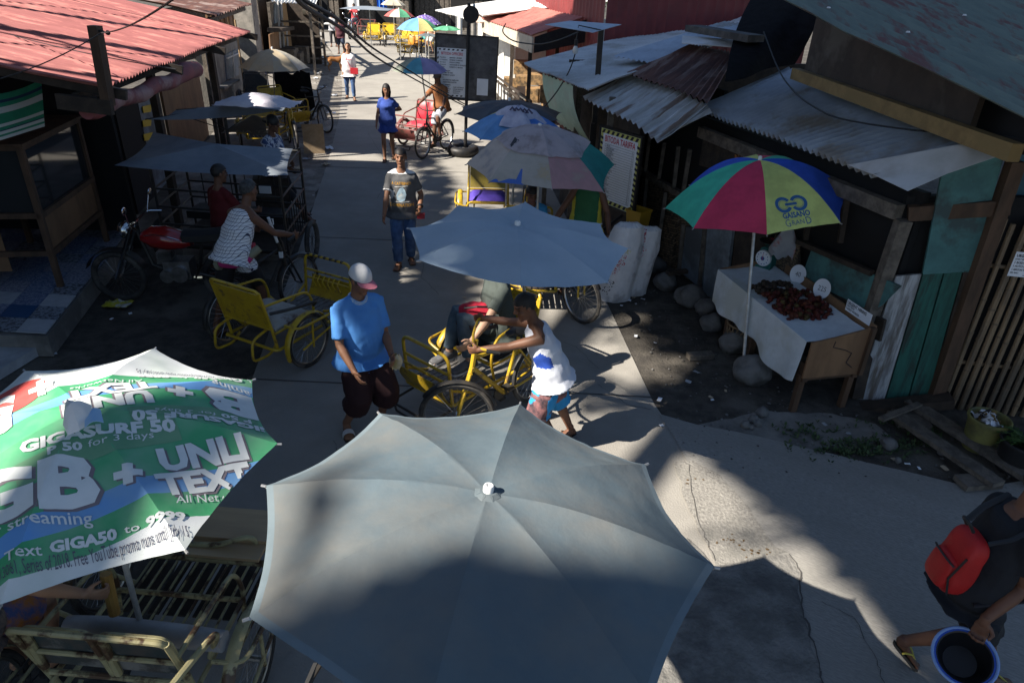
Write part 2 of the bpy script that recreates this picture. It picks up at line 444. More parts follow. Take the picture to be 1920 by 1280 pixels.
# bare cement pad beside the fruit stall
g = G(); pp = [P(x, y) for x, y in ((1290, 800), (1420, 770), (1560, 775), (1640, 790), (1670, 820), (1600, 838), (1510, 842), (1400, 815))]
f = g.face([(p.x, p.y, -.006) for p in pp]); bmesh.ops.triangulate(g.bm, faces=[f]); refine(g.bm, .12)
for v in g.bm.verts: v.co += V((noise.noise(v.co*5), noise.noise(v.co*5+V((5, 5, 5))), 0))*.05
tag(g.done('cement_ground', m_grey, loc=(0, 0, -.006)), kind='structure')
# cement slabs along the left verge, far
g = G()
for (x0, y0, x1, y1) in ((-6.2, 16.5, -5.3, 18.3), (-6.6, 18.5, -5.6, 20.6), (-7.4, 21, -6.3, 23)):
    g.box(((x0+x1)/2, (y0+y1)/2, .03), (x1-x0, y1-y0, .06), R(9))
tag(g.done('sidewalk', m_grey, loc=(-6, 19, 0)), kind='structure')
# hills of the far background are hidden; a low backdrop of greenery stands behind the far shacks

# ================================================================ LEFT: red roofed eatery
LA, LB = (-5.55, 8.0), (-8.4, 21.5)            # line of the left shop fronts
def lw(px, py, off=0.0): return PW(px, py, LA, LB, off)
A_, B_ = P(470, 58, 2.55), P(195, 163, 2.55)
C_, = [P(0, 160, 2.62)]
Ctl = C_ + (C_-B_)*.9; top = 3.62
eat = thing('eatery', 'open fronted eatery under a faded red corrugated roof on the left', 'eatery', (-6.2, 8.5, 0))
slope = V((-4.6, -.6, .92))
g = G(); corr(g, B_, A_, A_+slope*1.35, B_+slope*1.35, 74, .016, 10, .03, .003)
for v in g.bm.verts:            # ragged front edge
    pass
roof = g.done('roof', m_redroof, eat)
g = G()
for k, t in enumerate((.02, .3, .62, .97)):
    q = B_.lerp(A_, t); g.bar(q+V((.15, 0, -.09)), q+slope*1.2+V((0, 0, -.12)), .05, .1)
g.bar(B_+V((-.3, 0, -.12)), A_+V((-.3, 0, -.12)), .06, .1)
g.done('roof_beam', m_darkwood, eat)
# posts, and back walls coloured black as the shade inside
for t in (.5, .98):
    g = G(); q = B_.lerp(A_, t)+V((-.75, 0, 0)); g.bar((q.x, q.y, 0), (q.x, q.y, 2.5), .1, .1, (0, 1, 0)); g.done('post', m_darkwood, eat)
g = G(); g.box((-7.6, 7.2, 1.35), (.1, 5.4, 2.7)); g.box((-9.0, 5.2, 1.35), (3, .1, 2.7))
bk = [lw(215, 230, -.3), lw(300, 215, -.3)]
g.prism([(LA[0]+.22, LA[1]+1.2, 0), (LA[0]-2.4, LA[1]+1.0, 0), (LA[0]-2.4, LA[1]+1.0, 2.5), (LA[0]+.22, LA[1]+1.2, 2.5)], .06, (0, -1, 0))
g.done('wall', m_shade, eat)
# stub post on the roof corner with its wire knob
g = G(); b0 = B_+V((0.02, -.03, -.12)); g.bar(b0+V((0, 0, -.05)), b0+V((.03, .02, .66)), .085, .11, (0, 1, 0))
post = g.done('corner_post', m_wood, eat)
g = G().m(0); tp = b0+V((.05, 0, .62)); g.tube([tp, tp+V((.07, 0, -.01))], .012); g.ball(tp+V((.10, 0, -.015)), .022)
g.done('insulator', m_iron, post)
g = G(); c0 = B_+V((-.35, -.06, -.14)); g.bar(c0+V((-.1, 0, 0)), c0+V((.42, .0, -.04)), .06, .14); g.done('roof_bracket', m_darkwood, eat)
# rolled tarp under the eave
g = G(); q0, q1 = P(163, 208, 2.32), P(366, 128, 2.38)
pts = [q0.lerp(q1, i/22) + V((0, 0, -.02*sin(i*.9)-.03*sin(PI*i/22))) for i in range(23)]
g.tube(pts, [.085+.018*noise.noise((i*.6, 0, 0))+.02*(i > 17) for i in range(23)], 14)
tarp = g.done('rolled_tarp', m_redtarp, jit=.012); tag(tarp, 'faded red tarp rolled up under the eave of the red roof', 'tarp')
# green striped cloth
g = G()
a0, a1, b1, b0_ = P(-90, 200, 2.35), P(76, 152, 2.45), P(82, 238, 2.0), P(-90, 292, 1.98)
def f(u, v):
    p = a0.lerp(a1, u).lerp(b0_.lerp(b1, u), v); return p + V((0, .04*sin(u*9), .02*sin(u*7)*(1-v)))
STR = [(0, .13, 0), (.13, .2, 2), (.2, .28, 0), (.28, .42, 1), (.42, .64, 0), (.64, .72, 1), (.72, .78, 0), (.78, .81, 2), (.81, .88, 1), (.88, .93, 0), (.93, 1.01, 1)]
g.grid(f, 16, 44, .003, mi=lambda u, v: [k for a, b, k in STR if a <= v < b][0])
tag(g.done('striped_awning', [m_striped, m_stripew, m_striped2]), 'green and white striped cloth hanging below the red roof', 'awning')
# tiled porch with its pale step
por = thing('tiled_porch', 'raised porch floor covered with odd patterned blue and white tiles', 'porch', (-5.9, 7.2, 0))
c1, c2 = P(88, 628, .25), P(250, 425, .25)
g = G(); g.prism([(c1.x, c1.y, 0), (c2.x, c2.y, 0), (c2.x-4, c2.y+.2, 0), (c1.x-4, c1.y-.2, 0)], .235); g.done('step_base', m_grey, por)
tilem = [mat('tile blue speck', (.07, .11, .22), (.28, .32, .4), 55, .35, lo=.48, hi=.52), mat('tile white', (.45, .47, .5), (.38, .4, .43), 8, .3),
         mat('tile red', (.24, .02, .02), rough=.35), mat('tile blue', (.03, .09, .2), rough=.35), mat('tile pebble', (.26, .29, .33), (.06, .07, .09), 26, .4, lo=.5, hi=.54),
         mat('tile mottled', (.16, .18, .24), (.35, .36, .42), 34, .35, lo=.47, hi=.53)]
ux, uy = (c2-c1).normalized(), V((-1, 0.02, 0)); rng = random.Random(5)
g = G()
for i in range(10):
    for j in range(12):
        p = c1 + ux*(.02+i*.31) + uy*(.02+j*.31)
        k = rng.choice([0, 0, 4, 4, 1, 5, 5])
        if (i, j) == (0, 2): k = 2
        if (i, j) == (1, 1): k = 3
        g.m(k).prism([p, p+ux*.304, p+ux*.304+uy*.304, p+uy*.304], .012)
g.done('tile', tilem, por)
g = G(); s1 = P(86, 640, .1); g.prism([(s1.x, s1.y-.02, 0), (s1.x-3.5, s1.y-.15, 0), (s1.x-3.7, s1.y-1.0, 0), (s1.x-.12, s1.y-.75, 0)], .1)
tag(g.done('porch_step', mat('pale cement', (.42, .44, .46), (.32, .33, .35), 5, .7)), 'low pale slab in front of the tiled porch', 'step')
# display cabinet
cab = thing('display_cabinet', 'brown wooden food cabinet with a dark glass front on the tiled porch', 'cabinet', (-5.7, 7.9, .25))
e1, e2 = P(118, 540, .25), P(207, 452, .25); u = (e2-e1); u.z = 0; L_ = u.length; u.normalize(); n_ = V((u.y, -u.x, 0)); bk_ = -n_*1.0
def cb(s, z, d=0.0): return e1 + u*s + V((0, 0, z)) + bk_*d
g = G()
for s_ in (0.03, L_-.03):
    for d in (.03, .97): g.bar(cb(s_, 0, d), cb(s_, 1.62, d), .06, .06, u)
for z in (.42, .86, 1.6):
    g.bar(cb(0, z, .02), cb(L_, z, .02), .05, .06); g.bar(cb(0.03, z, .02), cb(.03, z, .97), .05, .06); g.bar(cb(L_-.03, z, .02), cb(L_-.03, z, .97), .05, .06)
g.box(cb(L_/2, 1.63, .5), (1.06, L_+.06, .03), math.atan2(u.y, u.x)-PI/2)
g.done('cabinet_frame', m_wood, cab)
g = G(); g.prism([cb(.05, .42, .03), cb(L_-.05, .42, .03), cb(L_-.05, .86, .03), cb(.05, .86, .03)], .012, bk_); g.prism([cb(.05, .2, .5), cb(.05, .2, .95), cb(.05, .86, .95), cb(.05, .86, .5)], .012, u)
g.done('lower_panel', m_ply, cab)
g = G(); g.prism([cb(.05, .88, .03), cb(L_-.05, .88, .03), cb(L_-.05, 1.57, .03), cb(.05, 1.57, .03)], .006, bk_)
g.prism([cb(.05, .88, .06), cb(.05, .88, .95), cb(.05, 1.57, .95), cb(.05, 1.57, .06)], .006, u)
g.done('glass_pane', m_glass, cab)
g = G(); g.box(cb(L_/2, .9, .5), (.9, L_-.15, .02), math.atan2(u.y, u.x)-PI/2); g.done('shelf', m_darkwood, cab)

# ---- row of huts behind it
def wallq(g, pxs, off=0.0, t=.04, line=(LA, LB)):
    pts = [PW(x, y, line[0], line[1], off) for x, y in pxs]
    d = V((line[1][0]-line[0][0], line[1][1]-line[0][1], 0)).normalized(); n = V((-d.y, d.x, 0))
    if n.dot(CAMP-pts[0]) > 0: n = -n
    g.prism(pts, t, n); return pts
def toground(p): return V((p.x, p.y, 0))
def panel3(g, px0, px1, zb=0.0, off=0.0, t=.05, line=(LA, LB)):
    """upright panel between two image columns, top at ytop(px), down to zb"""
    a, b = PW(px0[0], px0[1], line[0], line[1], off), PW(px1[0], px1[1], line[0], line[1], off)
    n = V((b-a).cross(V((0, 0, 1)))).normalized()
    if n.dot(CAMP-a) > 0: n = -n
    g.prism([(a.x, a.y, zb), (b.x, b.y, zb), (b.x, b.y, b.z), (a.x, a.y, a.z)], t, n)
hut = thing('plywood_hut', 'plywood hut wall beside the blue lattice pillar under the red roof end', 'hut', (-6.2, 11, 0))
g = G(); panel3(g, (303, 170), (372, 132)); g.done('plywood_panel', m_ply, hut)
g = G(); panel3(g, (215, 205), (258, 190), 0); g.done('dark_panel', m_shade, hut)
g = G(); panel3(g, (258, 190), (290, 178)); hp = g.done('lattice_panel', m_bluepanel, hut)
g = G()
for px, py in ((264, 200), (264, 226), (266, 252)):
    q = [lw(px, py, .02), lw(px+17, py-4, .02), lw(px+16, py+10, .02), lw(px+2, py+12, .02)]; g.prism(q, .01, (1, -.2, 0))
g.done('yellow_tag', m_mesh_y, hp)
g = G(); panel3(g, (290, 178), (303, 172), off=-.1); g.done('doorway', m_shade, hut)
g = G(); panel3(g, (215, 150), (372, 110), zb=2.35, off=-.05); g.done('lintel', m_darkwood, hut)
cem = thing('cement_house', 'grey cement house front with a small window and sill on the left', 'house', (-7.2, 15.5, 0))
g = G(); panel3(g, (374, 105), (398, 96), off=.06, t=.2); g.done('pillar', m_column, cem)
g = G(); panel3(g, (398, 85), (452, 70), t=.1); wl = g.done('wall', m_grey, cem)
g = G(); wallq(g, [(420, 103), (444, 92), (446, 141), (424, 150)], .03, .05); wn = g.done('window', m_bluepanel, cem)
g = G()
for a, b in (((432, 97), (435, 146)), ((421, 110), (444, 100))): g.bar(lw(*a, .06), lw(*b, .06), .03)
g.done('window_frame', m_white, wn)
g = G(); q = [lw(403, 166, .05), lw(434, 150, .05)]; g.bar(q[0], q[1], .35, .05); g.done('sill', m_grey, cem)
g = G(); panel3(g, (335, 20), (470, -10), zb=2.25, off=-.3, t=.1); g.done('upper_wall', m_darkwood, cem)
for k in range(9):
    g = G(); q = lw(382+k*8, 36-k*2, .1); g.bar((q.x, q.y, 2.0), (q.x, q.y, 2.75), .05, .16, (0, 1, 0)); g.done('slat', m_ply, cem)
# rusty roof over it
rr = thing('rusty_roof_hut', 'dark rusty sheet roof jutting out above the red roof, far left', 'roof', (-8, 17.5, 2.3))
g = G(); a, b = P(402, 31, 2.72), P(472, 8, 2.75); corr(g, a, b, b+V((-3, -.5, .55)), a+V((-3, -.5, .55)), 16, .02, 4, .04)
g.done('roof', m_rust, rr)
g = G(); g.bar(a+V((-.2, 0, -.1)), b+V((-.2, 0, -.1)), .08); g.bar(a+V((-.3, 0, -.1)), toground(a)+V((-.3, 0, 0)), .08, .08, (0, 1, 0)); g.done('rafter', m_oldwood, rr)
# cement column, blue pipe
g = G(); q = P(484, 200, 0); g.bar(q, q+V((0, 0, 3.0)), .5, .42, (0, 1, 0))
tag(g.done('cement_pillar', m_column, jit=.01), 'tall square cement pillar behind the beige umbrella', 'pillar')
g = G(); q = P(508, 190, 0); g.tube([q, q+V((-.35, 0, 2.75))], .07, 10)
tag(g.done('blue_pipe', m_bluepipe), 'bright blue pipe leaning beside the tall cement pillar', 'pipe')
g = G(); pts = [PY(425, 80, 13.6), PY(428, 100, 13.6)]; q = lw(431, 175, .4)
g.tube([(q.x, q.y, 0), (q.x, q.y, 2.25)], .025); tag(g.done('bamboo_prop', m_plypale), 'thin pale prop standing before the cement house window', 'prop')
# shack with windows, plywood sheet
L2 = ((-8.2, 21), (-9.6, 30))
shk = thing('timber_shack', 'timber shack with glazed panes and white posts beside the cement pillar', 'shack', (-9, 24, 0))
g = G(); panel3(g, (505, 5), (545, 0), t=.1, line=L2); g.done('wall', m_oldwood, shk)
g = G()
for k in range(3):
    x = 513+k*9; wallq(g, [(x, 8), (x+7, 6), (x+7, 42), (x, 45)], .04, .04, L2)
g.done('window', m_bluepanel, shk)
g = G()
for x in (515, 522, 529): 
    a = PW(x, 0, *L2, .1); b = PW(x+6, 90, *L2, .1); g.bar(a, b, .05)
g.done('window_bar', m_white, shk)
g = G(); a = PW(498, 56, *L2, .3); b = PW(524, 52, *L2, .3); g.bar(a, b, .5, .12); g.done('ledge', m_darkwood, shk)
g = G(); wallq(g, [(502, 65), (522, 58), (524, 95), (505, 100)], .06, .04, L2); g.done('door', m_ply, shk)
g = G(); a, b = P(527, 122, 0), P(556, 118, 0); g.prism([a, b, b+V((-.1, 0, 2.3)), a+V((-.1, 0, 2.25))], .04, (0, 1, 0))
tag(g.done('plywood_sheet', m_plypale), 'tall pale plywood sheet standing upright beyond the beige umbrella', 'board')
awn = thing('white_awning_shop', 'small dark shop under a white corrugated awning on the left verge', 'shop', (-9.2, 27, 0))
g = G(); a, b = P(508, 3, 2.45), P(592, 9, 2.3); corr(g, a, b, b+V((-.6, 3, .3)), a+V((-.6, 3, .3)), 14, .025, 4, .03); g.done('awning', m_white, awn)
for x, y in ((-7.6, 26.6), (-7.9, 29.2), (-9.4, 26.5)):
    g = G(); g.bar((x, y, 0), (x, y, 2.4), .08, .08, (0, 1, 0)); g.done('post', m_oldwood, awn)
g = G()
for z in (.3, .7, 1.1, 1.6): g.bar((-7.9, 29.0, z), (-9.6, 28.7, z), .06)
g.done('rail_frame', m_oldwood, awn)
g = G(); g.box((-10.2, 28, 1.2), (.1, 4, 2.4)); g.box((-9.2, 29.8, 1.2), (2, .1, 2.4)); g.done('wall', m_darkwood, awn)
g = G()
for k in range(6): g.box((-8.9+.12*(k % 3), 27.2+.3*k, .3+.15*(k % 2)), (.5, .35, .6)); 
g.done('counter', m_oldwood, awn)
g = G()
for (x0, x1, y0, y1) in ((566, 574, 18, 44), (575, 588, 17, 39)):
    g.grid(lambda u, v: P(x0+(x1-x0)*u+4*v, y0+(y1-y0)*v, 2.1-.8*v)+V((.06*sin(u*6), 0, 0)), 6, 6, .006)
tag(g.done('hanging_cloth', mat('off white cloth', (.62, .58, .5), rough=.9)), 'two pale cloths hanging from the edge of the white awning', 'cloth')
# lumber heap beyond
lum = thing('lumber_stack', 'heap of brown sawn planks stacked behind the white awning', 'lumber', (-11.5, 36, 0))
g = G(); rng = random.Random(3)
for k in range(34):
    z = .06+.075*(k//3); x = -12.3+.55*(k % 3)+rng.uniform(-.1, .1); y = 36+rng.uniform(-.6, .6)
    g.box((x, y, z), (.45, 4.5, .06), R(rng.uniform(-6, 10)))
g.done('plank', mat('sawn plank', (.20, .105, .07), (.12, .065, .045), 6, .85), lum)

# ================================================================ FAR END of the street
rng = random.Random(21)
FARW = [(-16.6, 45, 3.4, 2.9, m_plypale, 'row of pale upright boards closing the far end of the street'),
        (-13.4, 48, 3.2, 2.8, m_wood, 'dark open stall behind the blue tarp at the far end'),
        (-9.6, 49, 4.2, 2.9, m_oldwood, 'dark open stall under the far cream umbrella'),
        (-4.8, 50, 5.0, 3.0, m_oldwood, 'grey shack with a white window frame at the far right end'),
        (.5, 52, 5.5, 3.3, m_grey, 'grey shack behind the white roofs at the far end')]
for x, y, w, h, mm, lb in FARW:
    t = thing('far_shack', lb, 'shack', (x, y, 0))
    g = G(); g.box((x, y, h/2), (w, .12, h)); g.box((x-w/2, y+1.2, h/2), (.1, 2.4, h)); g.box((x+w/2-.1, y+1.2, h/2), (.1, 2.4, h)); g.done('wall', mm, t)
    g = G(); corr(g, (x-w/2-.3, y-.7, h-.1), (x+w/2+.3, y-.7, h-.1), (x+w/2+.3, y+2.6, h+.5), (x-w/2-.3, y+2.6, h+.5), 20, .03, 3, .04); g.done('roof', m_rust if rng.random() < .5 else m_galv, t)
    g = G(); n = int(w/.32)
    for k in range(n): g.box((x-w/2+.16+k*.32, y-.09, h*.32), (.26, .03, h*.64+rng.uniform(-.1, .1)))
    g.done('board_front', m_plypale if mm is m_plypale else m_oldwood, t)
    g = G(); g.box((x+w*.12, y-.12, h*.42), (w*.3, .05, h*.7)); g.done('doorway', m_shade, t)
g = G(); a, b = P(632, -6, 2.2), P(662, -6, 2.2); g.grid(lambda u, v: (a.x+(b.x-a.x)*u, 46.6+.1*sin(u*16), 2.75-1.5*v), 20, 6, .01)
tag(g.done('blue_tarp', m_tarpblue), 'bright blue tarp hung across the far end of the street', 'tarp')
g = G(); g.grid(lambda u, v: (-10.95+.75*u, 46.4+.05*sin(u*9), 2.6-1.5*v), 8, 5, .01)
tag(g.done('white_sheet', mat('bright white sheet', (.75, .75, .74), rough=.9)), 'bright white sheet hanging beside the far blue tarp', 'cloth')
def leafbush(name, label, cat, c, r, n, mats, size=.25, group=None, seed=1, flat=1.0, trunk=True):
    rg = random.Random(seed); t = thing(name, label, cat, (c[0], c[1], 0), 0, group)
    g = G(); c = V(c)
    cl = []
    for k in range(max(5, n//60)):
        a, b2 = rg.uniform(0, 2*PI), rg.uniform(-.6, 1); q = math.sqrt(1-b2*b2); cl.append(c+V((r*.7*q*cos(a), r*.7*q*sin(a), r*.7*b2*flat)))
    for k in range(n):
        q = rg.choice(cl)+V((rg.gauss(0, 1), rg.gauss(0, 1), rg.gauss(0, .8)))*r*.22
        d = V((rg.uniform(-1, 1), rg.uniform(-1, 1), rg.uniform(-.9, .6))).normalized(); s_ = d.cross(V((rg.uniform(-1, 1), rg.uniform(-1, 1), 1))).normalized()
        l = size*rg.uniform(.6, 1.3); g.m(rg.randrange(len(mats)))
        g.face([q, q+d*l*.5+s_*l*.22, q+d*l, q+d*l*.5-s_*l*.22])
    g.done('crown', mats, t, smooth=0, fixn=False)
    if trunk:
        g = G(); base = V((c.x, c.y, 0))
        g.tube([base, base.lerp(c, .6)+V((.1, .05, 0)), c+V((0, 0, r*.3))], [.14*r/1.5+.03, .1*r/1.5+.02, .03], 8)
        for k in range(4):
            a = k*1.6; g.tube([base.lerp(c, .6), base.lerp(c, .9)+V((r*.35*cos(a), r*.35*sin(a), 0)), c+V((r*.6*cos(a), r*.6*sin(a), r*.2))], [.05, .035, .012], 6)
        g.done('trunk', m_oldwood, t)
    return t
m_leafs = [m_leafdk, mat('mid leaf', (.06, .12, .03), (.09, .16, .045), 3, .6, trans=.25)]
for k, (x, y, z, r, lb) in enumerate([(-6.5, 53, 2.6, 2.2, 'leafy green tree behind the far right shack, left one'), (-3.2, 54, 2.8, 2.3, 'leafy green tree behind the white window frame'), (-14, 53, 3.0, 2.5, 'leafy tree behind the blue tarp'), (-19, 50, 3, 3, 'leafy tree behind the pale boards'), (4, 58, 3, 3, 'leafy tree behind the grey shack')]):
    leafbush('leafy_tree', lb, 'tree', (x, y, z), r, 700, m_leafs, .4, 'trees beyond the street end', seed=k+3)
# ================================================================ RIGHT: green timber house with the silver awning
WA, WB = (3.47, 6.0), (2.15, 9.6)              # street wall
WC, WD = (3.47, 6.0), (6.2, 5.55)              # wall facing the camera
W1, W2 = (WA, WB), (WC, WD)
def w1(px, py, off=0.0): return PW(px, py, WA, WB, off)
def w2(px, py, off=0.0): return PW(px, py, WC, WD, off)
E1, E0 = P(1935, 232, 2.97), P(1440, -12, 3.585)
def rzf(p): return E1.z+(E0.z-E1.z)*(p.y-E1.y)/(E0.y-E1.y)-.06
hou = thing('green_house', 'weathered teal timber house with a silver corrugated awning and peeling green roof', 'house', (3.6, 6.5, 0))
# big shells behind the openings, coloured black as the shade inside
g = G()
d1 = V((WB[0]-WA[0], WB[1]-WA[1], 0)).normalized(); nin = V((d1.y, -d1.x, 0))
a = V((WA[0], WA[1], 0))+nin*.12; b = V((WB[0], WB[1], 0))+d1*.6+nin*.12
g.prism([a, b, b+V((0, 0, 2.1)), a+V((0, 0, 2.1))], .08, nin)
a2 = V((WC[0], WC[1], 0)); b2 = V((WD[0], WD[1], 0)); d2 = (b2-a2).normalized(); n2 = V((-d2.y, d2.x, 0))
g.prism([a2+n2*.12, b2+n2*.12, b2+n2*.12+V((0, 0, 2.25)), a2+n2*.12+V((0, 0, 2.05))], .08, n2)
g.done('inner_wall', m_shade, hou)
# silver awning
eL, eM, tL, tR = P(1310, 205, 2.22), P(1640, 334, 2.25), P(1480, 128, 2.62), P(1880, 270, 2.6)
g = G(); corr(g, eM, eL, tL, tR, 34, .030, 8, .03, .003, .01); g.done('awning', m_galv, hou)
g = G(); q = [P(1588, 316, 2.26), P(1636, 334, 2.245), P(1700, 365, 2.235), P(1775, 332, 2.34), P(1898, 290, 2.555), P(1832, 272, 2.63)]
g.prism([p+V((0, 0, .028)) for p in q], .004); g.done('flat_sheet', mat('plain zinc sheet', (.46, .48, .51), (.38, .4, .42), 2, .5, .3, c3=(.34, .33, .33), s3=.8), hou)
# yellow beam, stained upper wall, timber beams
y0, y1 = P(1490, 138, 2.70), P(1905, 287, 2.70)
g = G(); g.bar(y0, y1, .09, .125); g.done('yellow_beam', m_yellowwall, hou)
g = G(); up = [y0+V((.05, .0, .07)), y1+V((.05, 0, .07))]; e = (y1-y0); e.z = 0; e.normalize(); nn = V((-e.y, e.x, 0)); nn = nn if nn.x > 0 else -nn
def uz(t, z): p = up[0].lerp(up[1], t)+nn*.06; return V((p.x, p.y, z))
g.prism([uz(0, 2.72), uz(.82, 2.72), uz(.82, rzf(uz(.82, 0))), uz(0, rzf(uz(0, 0)))], .05, nn); g.done('upper_wall', m_brownwall, hou)
g = G(); g.prism([uz(.74, 2.62)+nn*.2, uz(1.9, 2.62)+nn*.2, uz(1.9, 2.80)+nn*.2, uz(.74, 3.05)+nn*.2], .05, nn); g.done('upper_shade', m_shade, hou)  # black sheet painted as the shade under the green roof
cpt = w1(1690, 398)                                                  # head of the corner post
g = G(); g.bar(w1(1318, 247, .03), cpt+V((-.02, 0, 0)), .1, .13); bm1 = g.done('front_beam', m_oldwood, hou)
g = G(); g.bar(cpt+V((.06, 0, -.005)), w2(1888, 384, .05), .1, .13); g.done('side_beam', m_wood, hou)
g = G(); pb = w1(1634, 562); g.bar((cpt.x+.02, cpt.y-.04, cpt.z-.06), (cpt.x+.0, cpt.y-.03, .62), .115, .115, (0, 1, 0)); g.done('corner_post', m_oldwood, hou)
g = G(); g.bar(w1(1603, 745, .02)+V((.03, .02, 0)), w1(1640, 560, .0)+V((.05, .03, 0)), .11, .1, (0, 1, 0)); g.done('corner_stud', m_darkwood, hou)
# street wall boards
def wq(g, pxs, off, t, line): return wallq(g, pxs, off, t, line)
g = G(); wq(g, [(1525, 466), (1690, 536), (1640, 585), (1505, 520)], .02, .03, W1); g.done('teal_board', m_teal, hou)
g = G(); wq(g, [(1497, 452), (1500, 515), (1660, 600), (1650, 640), (1490, 560), (1480, 445)], .01, .03, W1); g.done('lower_board', m_darkwood, hou)
g = G(); wq(g, [(1318, 262), (1395, 290), (1380, 330), (1310, 310)], .0, .03, W1); g.done('dark_hatch', m_darkwood, hou)
g = G(); wq(g, [(1383, 280), (1404, 288), (1394, 318), (1378, 312)], .03, .02, W1); fret = g.done('fretwork_panel', mat('orange fretwork', (.34, .15, .05), (.04, .02, .01), 22, .8, lo=.5, hi=.53), hou)
g = G()
for (ax, ay, bx, by) in ((1590, 360, 1575, 455), (1530, 330, 1510, 450)): g.bar(w1(ax, ay, .0), w1(bx, by, .0), .05, .04)
g.bar(w1(1500, 452, .03), w1(1640, 512, .03), .06, .05); g.done('window_frame', m_darkwood, hou)
g = G(); wq(g, [(1455, 440), (1500, 450), (1490, 560), (1440, 540)], .015, .03, W1); g.done('woven_panel', mat('woven bamboo dark', (.17, .12, .075), (.05, .04, .03), 30, .85, stretch=(1, 1, 2.2), lo=.47, hi=.53), hou)
# camera facing wall: teal upper panel, planks
g = G(); wq(g, [(1768, 300), (1880, 292), (1818, 508), (1728, 512)], .03, .03, W2); g.done('teal_panel', m_teal, hou)
for nm, mm, q in (('white_plank', m_whiteplank, [(1678, 516), (1726, 512), (1656, 748), (1603, 745)]), ('green_plank', m_tealdk, [(1729, 512), (1766, 510), (1700, 742), (1659, 748)]),
                  ('green_plank', m_tealdk, [(1769, 510), (1802, 507), (1738, 738), (1703, 742)]), ('dark_plank', m_darkwood, [(1805, 506), (1830, 503), (1765, 742), (1741, 738)])):
    g = G(); wq(g, q, .03, .03, W2); g.done(nm, mm, hou)
g = G(); g.bar(w2(1900, 300, .05), w2(1742, 760, .05), .12, .1, (0, 1, 0)); g.done('side_post', m_wood, hou)
g = G(); g.bar(w2(1560, 765, .16)+V((0, 0, .05)), w2(1770, 742, .16)+V((0, 0, .05)), .16, .1); g.done('threshold', m_darkwood, hou)
# green peeling roof
E1, E0 = P(1935, 232, 2.97), P(1440, -12, 3.585)
E0 = E1+(E0-E1)*1.55
g = G(); corr(g, E1+V((6, .4, .0)), E1, E0, E0+V((6, .6, .05)), 56, .014, 10, .03, .003)
gr = g.done('roof', m_greenrust, hou)
for k in range(16):
    g = G()
    u, v = random.random()*.35+.02, random.random()*.6+.05
    p = E1.lerp(E0, v)+V((6*u, 0, .022)); g.cyl(p, p+V((0, 0, .012)), .02, .012, 8); g.done('roof_nail_cap', m_white, gr)
g = G(); a, b = P(1722, 2, 3.42), P(1935, 36, 3.4); corr(g, b, a, a+V((1.2, 3.5, .1)), b+V((2, 3.5, .1)), 18, .014, 4, .02); 
tag(g.done('silver_roof', m_galv), 'strip of silver blue corrugated roof above the peeling green roof, top right', 'roof')
# cable across the awning
g = G(); pts = [PY(1416, 0, 11.0)]+[q for q in sagline(P(1462, 140, 2.7), P(1915, 258, 2.75), .0, 2)[:1]]
ctrl = [P(1432, 60, 3.1), P(1462, 140, 2.68), P(1500, 185, 2.56), P(1560, 220, 2.52), P(1640, 235, 2.56), P(1740, 247, 2.62), P(1830, 252, 2.66), P(1915, 260, 2.72)]
g.tube(rnd(ctrl, .5, 5), .009, 6); tag(g.done('sagging_cable', m_cable), 'thin black cable looping down across the silver awning', 'cable')
# black tarp between the roofs
yb = 10.6
g = G()
tq = [(1412, -8), (1376, 88), (1360, 156), (1425, 128), (1500, 130), (1540, 60), (1560, -8)]
a0_, a1_ = P(1412, -8, 3.46), P(1360, 154, 2.62)
def f(u, v):
    p = a0_.lerp(a1_, v); p += V((-.05*sin(v*PI), 0, 0)); p2 = (tL+V((.5, .2, 1.0))).lerp(tL+V((.05, .05, .06)), v)
    q = p.lerp(p2, u); q += V((0, .1*sin(u*8+v*3), 0)); return q
g.grid(f, 16, 14, .006); tag(g.done('black_tarp', m_tarpblk), 'black tarpaulin closing the gap between white roof and green roof', 'tarp')
# bamboo woven wall further up the street
WE, WF = WB, (.95, 14.2)
W3 = (WE, WF)
cane = thing('woven_house', 'dark house with woven bamboo lower wall and white streaked awning behind the tariff board', 'house', (1.9, 11, 0))
m_weave = bpy.data.materials.new('woven cane'); m_weave.use_nodes = True
nt = m_weave.node_tree; tc = nt.nodes.new('ShaderNodeTexCoord'); mp = nt.nodes.new('ShaderNodeMapping'); bk2 = nt.nodes.new('ShaderNodeTexBrick')
mp.inputs['Rotation'].default_value = (0, R(40), 0); mp.inputs['Scale'].default_value = (9, 9, 9)
sx = nt.nodes.new('ShaderNodeSeparateXYZ'); cx = nt.nodes.new('ShaderNodeCombineXYZ')
nt.links.new(tc.outputs['Object'], mp.inputs['Vector']); nt.links.new(mp.outputs['Vector'], sx.inputs['Vector']); nt.links.new(sx.outputs['Y'], cx.inputs['X']); nt.links.new(sx.outputs['Z'], cx.inputs['Y'])
nt.links.new(cx.outputs['Vector'], bk2.inputs['Vector']); bk2.inputs['Color1'].default_value = (.22, .155, .095, 1); bk2.inputs['Color2'].default_value = (.055, .04, .028, 1); bk2.inputs['Mortar'].default_value = (.02, .015, .01, 1)
bk2.inputs['Scale'].default_value = 1.0; bk2.inputs['Mortar Size'].default_value = .03
nt.links.new(bk2.outputs['Color'], nt.nodes['Principled BSDF'].inputs['Base Color']); nt.nodes['Principled BSDF'].inputs['Roughness'].default_value = .85
g = G(); wq(g, [(1205, 318), (1278, 362), (1258, 500), (1195, 440)], .0, .04, W3); g.done('woven_panel', m_weave, cane)
g = G(); wq(g, [(1278, 362), (1325, 385), (1292, 535), (1258, 500)], .0, .04, (WA, WB)); g.done('woven_panel', m_weave, cane)
